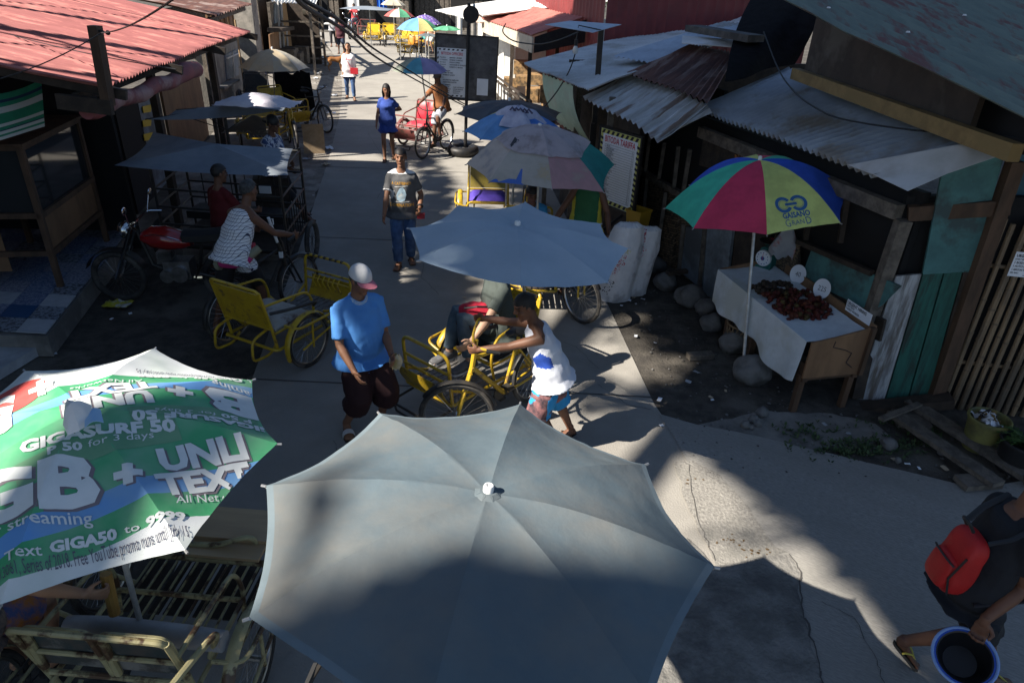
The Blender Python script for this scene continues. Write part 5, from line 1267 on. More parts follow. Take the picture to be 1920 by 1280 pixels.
def promo(g, bvh):
    def hit(px, py):
        d_ = ray(px, py).normalized(); r = bvh.ray_cast(CAMP, d_)
        if r[0] is not None: return r[0]
        if px < 100: return P(px, py, 1.86)
        a_, b_ = (tp_[7], tp_[0]) if py > 830 else (tp_[0], tp_[1]); n_ = (a_-h).cross(b_-h); return CAMP+d_*((h-CAMP).dot(n_)/d_.dot(n_))
    o = hit(288, 787); a, b = hit(60, 1000), hit(430, 905)
    x = (b-a); x.z = 0; x.normalize(); y = V((-x.y, x.x, 0))
    GREEN_O[0] = (o, x, y)
    down = V((0, 0, -1))
    flip = Matrix.Translation((o.x, o.y, 0)) @ Matrix.Rotation(PI, 4, 'Z') @ Matrix.Translation((-o.x, -o.y, 0))
    def put(bm, M, mi, off, both=True):
        b2 = bm.copy()
        drape(bm, M, bvh, down, off); g.add(bm, None, mi); bm.free()
        if both: drape(b2, flip @ M, bvh, down, off); g.add(b2, None, mi)
        b2.free()
    def word(txt, bl, br, tl, mi, bold=0.0, shadow=0, both=True, off=.004):
        A, B, T_ = hit(*bl), hit(*br), hit(*tl); A.z = B.z = T_.z = 0
        xa = B-A; ya = T_-A
        bm = text_bm(txt, 1.0, bold, 'LEFT', 1.0)
        xs = [v.co.x for v in bm.verts]; ys = [v.co.y for v in bm.verts if True]
        bx0, bx1 = min(xs), max(xs); cap = .70
        M = Matrix(((xa.x/(bx1-bx0), ya.x/cap, 0, A.x-xa.x*bx0/(bx1-bx0)), (xa.y/(bx1-bx0), ya.y/cap, 0, A.y-xa.y*bx0/(bx1-bx0)), (0, 0, 1, 2.4), (0, 0, 0, 1)))
        bm.transform(M); refine(bm, .022)
        for v in bm.verts: v.co.z = 2.4
        if shadow:
            b2 = bm.copy()
            for v in b2.verts: v.co += x*shadow-y*shadow
            put(b2, Matrix.Identity(4), 2, off-.002, both)
        put(bm, Matrix.Identity(4), mi, off, both)
    def blob(cx_, cy_, rx, ry, mi, off, both=True, rect=False):
        bm = bmesh.new()
        if rect: pts = [(-rx, -ry), (rx, -ry), (rx, ry), (-rx, ry)]
        else: pts = [(rx*cos(k*PI/24), ry*sin(k*PI/24)) for k in range(48)]
        c = hit(cx_, cy_); bm.faces.new([bm.verts.new((c.x+x.x*p+y.x*q, c.y+x.y*p+y.y*q, 2.4)) for p, q in pts]); refine(bm, .03); 
        for v in bm.verts: v.co.z = 2.4
        put(bm, Matrix.Identity(4), mi, off, both)
    blob(185, 832, .30, .06, 6, .0018, rect=True)
    blob(-28, 772, .25, .23, 3, .002, both=False)
    word('GIGASURF 50', (38, 851), (331, 808), (37, 829), 1, .05)
    word('P 50', (90, 853), (156, 843), (89, 840), 1, .04); word('for 3 days', (166, 839), (289, 821), (165, 826), 1, 0)
    word('GB', (-75, 1003), (192, 943), (-78, 903), 1, .05, .012)
    word('+', (215, 917), (268, 904), (212, 872), 1, .07, .008)
    word('UNLI', (303, 882), (467, 858), (291, 844), 1, .05, .009)
    word('TEXT', (303, 927), (478, 893), (288, 891), 1, .05, .009)
    word('for streaming', (-40, 1019), (175, 982), (-42, 997), 1, .01)
    word('All Networks', (330, 943), (470, 916), (328, 929), 1, .0)
    word('Text', (10, 1055), (80, 1041), (9, 1037), 1, .01); word('GIGA50', (94, 1036), (221, 1009), (92, 1016), 1, .05); word('to', (234, 1000), (263, 993), (232, 986), 1, .01); word('9999', (275, 989), (348, 975), (273, 972), 1, .05)
    word('no. 13061, Series of 2018. Free YouTube promo runs until July 15', (-20, 1103), (356, 1007), (-22, 1081), 5, .0)
    word('G', (-40, 815), (24, 800), (-30, 745), 1, .06, 0, both=False)
    word('+', (56, 752), (104, 738), (54, 722), 1, .05, 0, both=False)
    def vv(px, py): q = hit(px, py)-o; return abs(q.dot(y))
    GREEN_O.append([(vv(20, a_)+vv(200, b_))/2 for a_, b_ in ((976, 936), (1019, 980), (1074, 1030))])
umbrella.extra = promo
tmp_o = P(292, 790, 1.86)
pm = bpy.data.materials.new('promo placeholder')
UM['green'] = umbrella('green and white promotional umbrella printed with large lettering, left foreground', h, ax, tp_, [pm, mw, msh, mred, mbl, mtx, mgd], [0], .05, .03, .05, 1.1, base=(h.x-.05, h.y+.0, .5), nu=24, nv=16, wr=.007, cap=False, ribs=2)
umbrella.extra = None
o, x, y = GREEN_O[0]
gm = promo_material(o, x, y, [(0, (.06, .36, .16)), (GREEN_O[1][0], (.12, .31, .64)), (GREEN_O[1][1], (.05, .33, .14)), (GREEN_O[1][2], (.70, .72, .72))])
for c_ in UM['green'].children:
    if c_.name.startswith('canopy'): c_.data.materials[0] = gm
# white rag tied over its top, and a loose blue flap
t = thing('rag', 'white rag bundled over the top of the green umbrella with a pale blue flap', 'rag', h)
g = G(); pts = [P(118, 748, 2.05), P(170, 752, 2.06), P(168, 775, 2.03), P(148, 800, 2.0), P(126, 812, 1.98), P(116, 790, 2.02)]
c = V((0, 0, 0))
for p in pts: c += p/len(pts)
def f(u, v):
    a = u*len(pts); i = int(a) % len(pts); q = pts[i].lerp(pts[(i+1) % len(pts)], a-int(a)); r = c.lerp(q, v); return r+V((0, 0, .06*(1-v*v)+.015*noise.noise(r*22)-.02*v))
g.grid(f, 48, 8, 0); g.done('rag_cloth', mat('white rag cloth', (.68, .69, .70), (.6, .61, .62), 9, .85), t, fixn=False)
g = G(); a, b, d, e = P(160, 806, 1.99), P(196, 797, 1.985), P(190, 772, 1.995), P(160, 782, 2.0); g.grid(lambda u, v: a.lerp(b, u).lerp(e.lerp(d, u), v)+V((0, 0, .02*sin(u*3)+.012)), 6, 6, .003); g.done('flap', mat('pale blue cloth', (.30, .48, .68), rough=.8), t)
for k, (px, py) in enumerate(((524, 834), (478, 712), (352, 1034))):
    pass
# ---- patched umbrella
m_pt = [fabric('patched canvas pale', (.58, .52, .47), (.5, .44, .39), scale=3, c3=(.36, .34, .36), s3=3), fabric('patched canvas grey', (.48, .46, .42), (.38, .37, .34), scale=3, c3=(.45, .38, .27), s3=3), fabric('patched canvas rose', (.48, .29, .31), (.40, .24, .26), scale=4, c3=(.42, .32, .3), s3=4),
        fabric('patched canvas teal', (.03, .26, .24), (.025, .21, .2)), fabric('mauve top cloth', (.53, .46, .48), (.45, .39, .41), scale=4, c3=(.36, .30, .30), s3=4), mat('torn blue', (.06, .14, .45), rough=.8), m_ink]
h = P(1012, 238, 2.15); ax, tp_ = ring(h, .136, .862, .42, .012, -.002); known(tp_, {0: (1152, 308), 4: (874, 308), 5: (918, 341), 6: (1035, 354), 7: (1132, 360)})
def toplayer(g, f, hub, ax, tips):
    n = len(tips)
    for i in range(n):
        e = [.66, .6, .6, .62, .60, .62, .66, .64][i]; e2 = [.6, .6, .62, .6, .62, .66, .64, .66][i]
        g.mi = 4; g.grid(lambda u, v: (lambda p: p+ax*(.02+.012*noise.noise(p*9)+.012*noise.noise(p*4)*u))(f(i, (.02+.98*u)*(e*(1-v)+e2*v)+.03*u*noise.noise(V((i+v*2, 0, 0))), v)), 10, 8, 0, True)
    # torn blue patch at the hem of the front left panel
    g.mi = 5
    for (v0, v1, t0) in ((.10, .55, .955), (.38, .5, .83), (.0, .14, .97)):
        g.grid(lambda u, v: f(5, t0+(1.005-t0)*u, v0+(v1-v0)*(.5+(v-.5)*(.25+.75*u)))+ax*.004, 4, 5, 0, True)
    g.mi = 6
def swoosh(g, bvh):
    def hit(px, py):
        r = bvh.ray_cast(CAMP, ray(px, py).normalized()); return r[0]+(r[1] if r[1].dot(CAMP-r[0]) > 0 else -r[1])*.004
    g.mi = 6
    for q in ([(966, 257), (970, 262), (968, 268), (956, 274)], [(958, 270), (972, 262), (974, 264), (958, 277)]): g.face([hit(*p) for p in q])
umbrella.extra = swoosh
UM['patch'] = umbrella('patched faded umbrella with a mauve cloth over its top, before the tariff board', h, ax, tp_, m_pt, [3, 0, 1, 0, 0, 1, 2, 3], .10, .025, .05, 1.0, base=(h.x+.05, h.y-.1, .4), nu=14, nv=10, wr=.008, ribs=1, post=toplayer)
umbrella.extra = None
# ---- umbrellas further up the street, placed by crown and half width
def far_umb(label, hub_px, z, wpx, drop, mats, panel, bulge=.08, ph=.2, tx=0, ty=0, sag=.02, pull=.05, base_dy=0.0, group=None, extra=None, nu=8, nv=6, base=None, wr=.004):
    hub = P(hub_px[0], hub_px[1], z); dep = (hub-CAMP).dot(cf); Rr = wpx*dep/FPX
    ax, tips = ring(hub, ph, Rr, drop*Rr, tx, ty)
    umbrella.extra = extra
    t = umbrella(label, hub, ax, tips, mats, panel, bulge*Rr, sag, pull, 1.0, base=base or (hub.x, hub.y+base_dy, .3), nu=nu, nv=nv, ribs=1, group=group, wr=wr)
    umbrella.extra = None
    return t
m_cyan, m_lilac, m_olive, m_sky, m_blue2, m_wht, m_dk = fabric('faded cyan', (.10, .36, .48)), fabric('faded lilac', (.33, .31, .55)), fabric('faded olive', (.30, .33, .26)), fabric('sky blue', (.16, .38, .75)), fabric('strong blue', (.10, .27, .72)), fabric('off white cloth panel', (.64, .64, .72), c3=(.38, .36, .48), s3=4), fabric('charcoal canvas', (.085, .095, .115), (.07, .08, .10), scale=3, c3=(.13, .11, .11), s3=2)
m_tan, m_cream2, m_grn, m_redp, m_purp, m_yel2 = fabric('tan canvas', (.55, .45, .31), (.48, .39, .27), c3=(.5, .43, .33), s3=4), fabric('cream canvas', (.66, .62, .5), (.6, .55, .44), c3=(.5, .46, .4), s3=6), fabric('soft green', (.12, .42, .24)), fabric('soft red', (.55, .13, .12)), fabric('purple print', (.16, .09, .38), (.4, .36, .55), scale=12, lo=.52, hi=.56), fabric('pale yellow', (.68, .62, .26))
far_umb('charcoal grey umbrella with dusty panels beside the notice board foot', (955, 189), 2.1, 103, .22, [m_dk, fabric('charcoal dusty', (.13, .115, .115), (.1, .09, .09), c3=(.17, .12, .1), s3=3)], [1, 0, 0, 0, 0, 0, 0, 1], .05, .3, base_dy=.1)
far_umb('faded blue and white umbrella with a knotted white cloth on its crown', (968, 206), 2.15, 98, .42, [m_blue2, m_sky, m_wht, m_grn, m_yel2], [2, 2, 3, 4, 1, 1, 0, 0], .1, .1, extra=None)
t = thing('knotted_cloth', 'white printed cloth knotted over the crown of the faded blue umbrella', 'cloth', P(968, 206, 2.2))
g = G(); hh = P(968, 206, 2.17)
def f(u, v):
    a = u*2*PI; r = (.3+.06*sin(a*3)+.05*sin(a*5+1))*v; return hh+V((r*cos(a)+.02, r*sin(a)*1.0-.04*v, .05-.2*v*v+.02*noise.noise(V((cos(a)*2, sin(a)*2, v*4)))))
g.grid(f, 40, 8, 0)
g.m(1)
for k in range(5): 
    q = hh+V((.02+.05*k-.1, -.1-.02*k, .0)); g.tube([q, q+V((.03, -.04, .05)), q+V((.08, -.03, .0))], .012, 6)
g.done('cloth', [mat('printed white cloth', (.52, .51, .60), (.4, .39, .5), 8, .85), mat('dark ribbon', (.09, .08, .13), rough=.8)], t, fixn=False)
far_umb('teal and lilac umbrella over the red pedicab, half hidden by the notice board', (787, 108), 2.1, 52, .45, [m_cyan, m_lilac, m_olive, m_blue2], [1, 2, 3, 0, 2, 0, 1, 1], .12, .25, base=(-2.0, 15.55, .4))
far_umb('pastel blue, yellow and green umbrella with a red rim over the yellow pedicabs', (784, 34), 2.15, 40, .5, [m_sky, m_yel2, m_grn, m_redp], [2, 3, 0, 1, 0, 0, 1, 2], .13, .15)
far_umb('red, cream and green umbrella beyond the yellow pedicabs', (748, 17), 2.15, 28, .45, [m_redp, m_cream2, m_grn], [0, 1, 2, 1, 0, 1, 2, 0], .13, .2)
far_umb('cream umbrella at the far end of the street', (737, -2), 2.2, 23, .45, [m_cream2, m_tan], [0, 0, 1], .12, .1)
far_umb('purple and white printed umbrella behind the pastel one', (797, 28), 2.1, 30, .5, [m_purp], [0], .12, .2)
far_umb('flat green umbrella by the white walled shop', (838, 49), 2.0, 26, .22, [m_grn], [0], .06, .2)
far_umb('small flat grey umbrella over the yellow pedicab riders', (803, 63), 1.9, 20, .18, [m_dk, m_slate], [1], .05, .2)
def beigeprint(g, bvh):
    pass
far_umb('beige umbrella, one panel patched white, on the left verge', (510, 92), 2.05, 63, .52, [m_tan, m_cream2, mat('brown patch', (.16, .12, .13), rough=.8)], [1, 1, 0, 0, 0, 0, 0, 1], .11, .3, base=P(516, 205, .3))
# ================================================================ PEDICABS
m_rub = mat('tyre rubber', (.022, .021, .021), (.05, .046, .042), 9, .85, c3=(.10, .09, .08), s3=3)
m_spoke = mat('spoke steel', (.42, .42, .42), rough=.3, metal=1.0)
m_chrome = mat('chrome', (.6, .6, .6), rough=.15, metal=1.0)
m_ylw = mat('yellow enamel', (.52, .34, .02), (.44, .28, .02), 7, .38, c3=(.20, .12, .04), s3=11, spec=.5, d3=(.56, .64))
m_crm = mat('cream enamel', (.38, .34, .185), (.30, .265, .14), 9, .42, c3=(.08, .045, .025), s3=6, d3=(.5, .58))  # cream paint with rust, both darkened so the pedicab looks shaded
m_redp2 = mat('red brown enamel', (.22, .06, .05), (.16, .05, .045), 8, .45, c3=(.08, .04, .03), s3=6)
m_blkp = mat('black enamel', (.018, .018, .019), (.04, .035, .03), 9, .45)
m_vinr = mat('red vinyl', (.50, .03, .05), (.42, .025, .04), 4, .45)
m_vinw = mat('worn white vinyl', (.42, .40, .36), (.34, .31, .27), 5, .6, c3=(.12, .07, .055), s3=3.5)
m_vinp = mat('purple vinyl', (.10, .06, .42), (.08, .05, .33), 4, .5)
m_vino = mat('orange vinyl', (.60, .26, .03), (.5, .2, .03), 4, .5)
m_vinb = mat('black vinyl', (.02, .02, .021), rough=.5)
m_tread = mat('tread plate', (.22, .21, .20), (.12, .11, .105), 22, .7)

def wheel(parent, c, axis, r, mats=None, spokes=28, w=.022, seg=32):
    """wheel standing at local centre c, axle along axis"""
    c = V(c); x, y, z = frame(axis, (0, 0, 1))
    def circ(rr, n, off=0): return [c+x*(rr*cos(2*PI*i/n))+y*(rr*sin(2*PI*i/n))+z*off for i in range(n)]
    g = G(); g.tube(circ(r-.045, seg), .012, 6, loop=True); g.cyl(c-z*.045, c+z*.045, .018, n=8)
    for k in range(spokes):
        a = 2*PI*k/spokes; sgn = 1 if k % 2 else -1; b = a+.35*(1 if k % 4 < 2 else -1)
        p = c+x*(.016*cos(b))+y*(.016*sin(b))+z*(.03*sgn); q = c+x*((r-.05)*cos(a))+y*((r-.05)*sin(a)); g.tube([p, q], .0016 if spokes > 16 else .0025, 3, cap=False)
    rim = g.done('wheel', m_spoke, parent, world=False)
    g = G(); g.tube(circ(r-.02, seg), w, 8, loop=True, flat=.9); g.done('tyre', m_rub, rim, world=False)
    return rim
def loop(*pts, r=.08): return rnd([V(p) for p in pts], r, 4)

def pedicab(label, rear, head, paint, seatm, frame_m=None, off=0.0, steer=0.0, back='panel', back_m=None, seat_m=None, group=None, simple=False, front='rail', fender=True, width=.68, pole=False, bumper=True, decal=None, fwheel=True, length=.8, sy=0.0, cushion=True, xo=.27):
    """bike on the left with rear wheel at the origin, sidecar on its right; heading = local +y"""
    h = V((head[0], head[1], 0)).normalized(); rz = math.atan2(h.y, h.x)-PI/2
    t = thing('pedicab', label, 'pedicab', (rear[0], rear[1], 0), rz, group)
    fm = frame_m or m_blkp; sp_ = 12 if simple else 28; n = 5 if simple else 8; sg = 18 if simple else 32
    D = dict(world=False); R0 = .33
    # bicycle
    wheel(t, (0, 0, R0), (1, 0, 0), R0, spokes=sp_, seg=sg)
    sx, cx_ = sin(steer), cos(steer); fx = V((sx*.0, 1.05, R0)); fa = V((cx_, sx, 0))
    wheel(t, (0, 1.05, R0), tuple(fa), R0, spokes=sp_, seg=sg)
    g = G()
    g.tube([(0, .45, .29), (0, .27, .80)], .017, n); g.tube([(0, .45, .29), (0, .88, .74)], .022, n); g.tube([(0, .29, .74), (0, .86, .82)], .017, n)
    for s in (-1, 1):
        g.tube([(s*.02, .45, .29), (s*.05, 0, R0)], .011, n); g.tube([(s*.02, .29, .70), (s*.05, 0, R0)], .010, n)
    g.tube([(0, .88, .70), (0, .84, .90)], .022, n); g.done('bike_frame', fm, t, **D)
    g = G()
    for s in (-1, 1): g.tube([V((0, .89, .70))+fa*(s*.045), V((0, 1.05, R0))+fa*(s*.05)], .013, n)
    g.tube([V((0, .89, .70))-fa*.05, V((0, .89, .70))+fa*.05], .016, n)
    g.tube([(0, .86, .80), (0, .82, .98)], .015, n); fw = V((-sx, cx_, 0))
    c0 = V((0, .82, .98)); g.tube(rnd([c0-fa*.31-fw*.16+V((0, 0, .05)), c0-fa*.28-fw*.02+V((0, 0, .07)), c0-fa*.1+fw*.03, c0+fa*.1+fw*.03, c0+fa*.28-fw*.02+V((0, 0, .07)), c0+fa*.31-fw*.16+V((0, 0, .05))], .06), .012, n)
    g.done('handlebar_fork', paint if fm is m_ylw else fm, t, **D)
    for s in (-1, 1):
        g = G(); g.tube([c0+fa*(s*.305)-fw*.07+V((0, 0, .06)), c0+fa*(s*.31)-fw*.18+V((0, 0, .05))], .017, n); g.done('grip', m_vinb, t, **D)
    g = G(); g.ball((0, .24, .88), (.085, .14, .045), 12, 8); g.ball((0, .36, .885), (.04, .1, .03), 10, 6); g.cyl((0, .27, .78), (0, .25, .87), .014, n=6); g.done('saddle', m_vinb, t, **D)
    g = G(); g.cyl((.03, .45, .29), (.04, .45, .29), .09, n=20); g.tube([(.05, .45, .29), (.06, .38, .16)], .01, 5); g.tube([(-.05, .45, .29), (-.06, .52, .42)], .01, 5)
    g.box((.11, .38, .155), (.1, .07, .025)); g.box((-.11, .52, .425), (.1, .07, .025)); g.done('crankset', m_blkp, t, **D)
    if not simple:
        g = G(); g.tube([(.035, .45, .375), (.035, 0, .37)], .006, 4); g.tube([(.035, .45, .205), (.035, 0, .29)], .006, 4); g.done('chain', m_blkp, t, **D)
    def mudguard(c, axis, r, a0, a1, w, mm, nm='mudguard'):
        x, y, z = frame(axis, (0, 0, 1)); c = V(c); g = G()
        # angle measured from forward (local y) up
        f_ = V((-axis[1], axis[0], 0)).normalized(); up = V((0, 0, 1)); ax_ = V(axis).normalized()
        g.grid(lambda u, v: c+f_*((r-.012*(2*v-1)**2)*cos(a0+(a1-a0)*u))+up*((r-.012*(2*v-1)**2)*sin(a0+(a1-a0)*u))+ax_*(w*(v-.5)), 14, 4, .003)
        return g.done(nm, mm, t, **D)
    if fender:
        mudguard((0, 1.05, R0), tuple(fa), R0+.025, R(35), R(160), .06, fm if fm is not m_ylw else m_blkp); mudguard((0, 0, R0), (1, 0, 0), R0+.025, R(25), R(185), .06, fm if fm is not m_ylw else m_blkp)
    # sidecar
    x0, x1 = xo, xo+width; y0, y1 = off-.32, off+length; zb = .30; tr = .016
    wr = .29; wx = x1+.10; wy = off+.02 if sy == 0 else sy
    wheel(t, (wx, wy, wr), (1, 0, 0), wr, spokes=sp_, seg=sg)
    if fender: mudguard((wx, wy, wr), (1, 0, 0), wr+.03, R(20), R(200), .07, paint, 'side_mudguard')
    g = G()
    g.tube(loop((x0, y0, zb), (x1, y0, zb), (x1, y1, zb), (x0, y1, zb), (x0, y0, zb), r=.05), tr, n)
    for yy in (off+.1, off+.45): g.tube([(0, min(max(yy, .05), .9), .45), (x0, yy, zb)], tr*.9, n)
    g.tube([(0, .0, R0), (x0, max(y0, -.05), zb)], tr*.9, n)
    # wheel cage
    g.tube(loop((x1, wy-.2, .52), (wx+.07, wy-.2, .52), (wx+.07, wy+.36, .50), (x1, wy+.36, .45)), tr*.85, n)
    g.tube([(wx+.07, wy, .52), (wx+.06, wy, .24)], tr*.7, n); g.tube([(wx+.06, wy-.15, .27), (wx+.06, wy+.3, .36), (x1, wy+.34, .34)], tr*.7, n)
    # seat posts, arm rests
    sy0, sy1 = off-.26, off+.16
    for xx in (x0+.03, x1-.03):
        g.tube(loop((xx, sy0-.02, zb), (xx, sy0-.06, .52), (xx, sy0-.16, .95)), tr, n)
        g.tube(loop((xx, sy0-.12, .80), (xx, sy0+.1, .78), (xx, sy1+.05, .74), (xx, sy1+.12, .55), (xx, sy1+.06, zb), r=.09), tr*.85, n)
        g.tube([(xx, sy0-.03, .47), (xx, sy1+.08, .47)], tr*.85, n)
    g.tube(loop((x0+.03, sy0-.15, .92), (x0+.05, sy0-.17, .97), (x1-.05, sy0-.17, .97), (x1-.03, sy0-.15, .92), r=.05), tr, n)
    g.tube([(x0+.03, sy0-.06, .53), (x1-.03, sy0-.06, .53)], tr, n); g.tube([(x0+.03, sy1+.09, .47), (x1-.03, sy1+.09, .47)], tr, n)
    if bumper:
        for xx in (x0+.06, x1-.12):
            g.tube(loop((xx, sy0-.05, .50), (xx, sy0-.24, .46), (xx, sy0-.27, .24), (xx, y0+.02, .22), (xx, y0+.12, zb), r=.07), tr*.85, n)
    if front == 'rail':
        g.tube(loop((x0+.02, y1-.02, zb), (x0+.02, y1+.03, .80), (x1-.02, y1+.03, .80), (x1-.02, y1-.02, zb), r=.09), tr, n)
        for zz in (.62, .52): g.tube([(x0+.02, y1+.02, zz), (x1-.02, y1+.02, zz)], tr*.85, n)
        g.tube([(x0+.02, y1, .45), (x0+.02, y1-.3, zb)], tr*.8, n); g.tube([(x1-.02, y1, .45), (x1-.02, y1-.3, zb)], tr*.8, n)
    elif front == 'hoop':
        g.tube(loop((x0+.02, y1-.02, zb), (x0+.02, y1+.02, .60), (x1-.02, y1+.02, .60), (x1-.02, y1-.02, zb), r=.09), tr, n)
    g.done('sidecar_frame', paint, t, **D)
    if front == 'rail':
        g = G(); g.grid(lambda u, v: (x0+.03+(x1-x0-.06)*u, y1+.0+.10*sin(v*PI*.5), .31+.22*v-.0), 6, 5, .006); g.done('front_panel', paint, t, **D)
        g = G(); g.tube(loop((x0+.05, y1-.05, .22), (x0+.05, y1+.22, .2), (x1-.05, y1+.22, .2), (x1-.05, y1-.05, .22), r=.07), .012, n); g.tube(loop((x0+.08, y1+.2, .2), (x0+.1, y1+.21, .12), (x1-.1, y1+.21, .12), (x1-.08, y1+.2, .2), r=.03), .011, n); g.done('bumper', m_blkp, t, **D)
    g = G()
    nb = 5 if simple else 9
    for k in range(nb): g.box((x0+(x1-x0)*(k+.5)/nb, (sy1+y1)/2+.03, zb+.016), ((x1-x0)/nb*.72, y1-sy1-.08, .012))
    g.done('floor', m_tread if front == 'rail' else m_darkwood, t, **D)
    g = G()
    def cush(u, v):
        return V((x0+.05+(x1-x0-.10)*u, sy0-.0+(sy1-sy0+.06)*v, .50+.065*(1-(2*u-1)**8)*(1-(2*v-1)**8)+.006*noise.noise(V((u*5, v*5, rear[0])))))
    if cushion: g.grid(cush, 12, 10, .02); g.done('seat_cushion', seatm, t, **D)
    if back:
        g = G()
        def bk_(u, v): z = .55+.38*v; return V((x0+.05+(x1-x0-.10)*u, sy0-.075-.09*v, z))
        if back == 'panel': g.grid(bk_, 8, 6, .012)
        elif back == 'pads':
            for a, b in ((.02, .48), (.52, .98)): g.grid(lambda u, v: bk_(a+(b-a)*u, v)+V((0, .03*(1-(2*u-1)**6)*(1-(2*v-1)**6), 0)), 8, 6, .03)
        elif back == 'slats':
            for k in range(4): g.tube([bk_(0, .1+.27*k), bk_(1, .1+.27*k)], .013, n)
        g.done('backrest', back_m or paint, t, **D)
        if decal: decal(t, bk_)
    return t
def world(t, p): return RM[t.name] @ V(p)

# centre pedicab with the passenger
F = V((-.44, 4.86, 0)); hd = V((-.64, -.77, 0)).normalized(); rear = F-hd*1.05
tc_ = pedicab('yellow pedicab carrying a passenger with a red bag, mid street', rear, hd, m_ylw, m_vinb, frame_m=m_ylw, off=.15, steer=-.80, back='panel', length=.80, sy=.16, xo=.16, width=.62)
# left yellow pedicab seen from behind
h2 = V((.44, .90, 0)); 
tl_ = pedicab('yellow pedicab with a torn white seat in the left shade, seen from behind', (-3.03, 6.56), h2, m_ylw, m_vinw, frame_m=m_blkp, off=.02, front='rail', length=.85)
RL = RM[tl_.name]
g = G(); g.tube(loop((.92, -.3, .70), (1.02, -.1, .70), (1.04, .22, .66), (.95, .26, .58)), .017, 8); g.done('arm_rail', m_blkp, tl_, world=False)
g = G()
for k in range(7): g.tube([(.33+.55*k/7, .90, .80), (.33+.55*(k+.5)/7, .902, .80)], .0175, 8)
g.done('hazard_tape', m_blkp, tl_, world=False)
g = G()
for k in range(6): g.tube(loop((.45+.07*k, .86, .60), (.47+.07*k, .78, .56), (.50+.07*k, .80, .48), r=.03), .009, 6)
g.done('wire_rack', m_ylw, tl_, world=False)
g = G(); p0, p1 = P(536, 498, .62), P(503, 408, 1.22); g.tube([p0, p0.lerp(p1, .5)], .022, 10); g.m(1).tube([p0.lerp(p1, .45), p1], .017, 10); q = p1; g.tube([q+V((.02, 0, -.02)), q+V((.05, -.01, -.01)), q+V((.05, -.01, -.07)), q+V((.015, 0, -.08))], .007, 6); g.box(p0.lerp(p1, .25)+V((0, -.02, 0)), (.04, .03, .07))
um_ = g.done('umbrella_pole', [m_blkp, m_cap], tl_)
# third yellow pedicab behind the blue grey umbrella
t3 = pedicab('yellow pedicab behind the blue grey umbrella, its front wheel turned towards the white sacks', (.76, 8.46), (.03, -1), m_ylw, m_vinp, frame_m=m_ylw, steer=.65, off=.1, front='hoop', back='slats', length=.75, bumper=False)
def decal107(t, bk_):
    g = G()
    def put(txt, u, v, s, mi):
        bm = text_bm(txt, s, .03, 'CENTER', .8); o_ = bk_(u, v)+V((0, .006, 0)); M = plane_M(o_, V((-1, 0, 0)), bk_(u, v+.1)-bk_(u, v)); g.add(bm, M, mi); bm.free()
    g.m(2)
    for (a, b, c, d, mi) in ((.55, .05, .42, .95, 3), (.62, .2, .95, .8, 4)):
        g.m(mi); q = [bk_(a, b), bk_(c, b), bk_(c, d), bk_(a, d)]; g.face([p+V((0, .004, 0)) for p in q])
    put('107.5', .22, .58, .13, 0); put('WIN', .22, .25, .12, 1); put('RADIO', .22, .1, .045, 1)
    g.m(0); q = [bk_(.46, .12), bk_(.56, .12), bk_(.56, .35), bk_(.46, .35)]; g.face([p+V((0, .0055, 0)) for p in q])
    g.done('sticker', [m_inkred, m_ink, m_ylw, m_paper, mat('faded sticker', (.42, .38, .30), (.5, .45, .3), 12, .6)], t, world=False, fixn=False)
t4 = pedicab('yellow pedicab with a purple seat and radio station sticker on its backrest', (.12, 10.85), (.06, -1), m_ylw, m_vinp, frame_m=m_ylw, off=.1, front='hoop', back='panel', back_m=mat('yellow back panel', (.38, .30, .05), (.3, .23, .05), 6, .5), length=.6, decal=decal107, steer=-.3)
# red pedicab further up
hr = V((-.38, -.92, 0)).normalized(); Fr = V((-2.1, 15.0, 0))
t5 = pedicab('red brown pedicab with red padded seats under the teal and lilac umbrella', Fr-hr*1.05, hr, m_redp2, m_vinr, frame_m=m_blkp, off=.1, back='pads', back_m=m_vinr, front='rail', length=.7)
# left verge yellow pedicabs
g6 = V((.42, -.9, 0))
t6 = pedicab('yellow pedicab parked on the left verge behind the seated man in a dark cap', V((-4.85, 15.0, 0))-g6.normalized()*1.05, g6, m_ylw, m_vinb, frame_m=m_ylw, off=.1, front='hoop', length=.7)
g7 = V((.75, -.66, 0))
t7 = pedicab('yellow pedicab parked on the left verge beside the black covered one', V((-4.75, 17.1, 0))-g7.normalized()*1.05, g7, m_ylw, m_vinb, frame_m=m_blkp, off=.1, front='rail', length=.7)
g = G(); p = P(584, 262, .3); g.grid(lambda u, v: p+V((-.18+.42*u, -.05+.15*u+.05*sin(v*3), -.3+.62*v)), 4, 4, .012); tag(g.done('cardboard_sheet', mat('cardboard', (.30, .22, .14), (.24, .17, .1), 5, .85)), 'bent cardboard sheet standing by the yellow pedicab wheel on the left verge', 'cardboard')
t8 = pedicab('black pedicab draped with dark cloth under the beige umbrella', V((-6.6, 19.6, 0)), (.3, -.95), m_blkp, m_vinb, frame_m=m_blkp, off=.1, front='hoop', length=.7, simple=True)
g = G(); c = P(568, 168, .9)
def f(u, v): return c+V((-.7+.95*u, .15*sin(u*5)+.2*v, .48-.05*sin(u*PI)*2-.95*v+.06*sin(u*11+v*3)))
g.grid(f, 18, 10, .006); tag(g.done('dark_cloth', m_tarpblk), 'dark cloth hung over the black pedicab seat on the left verge', 'cloth')
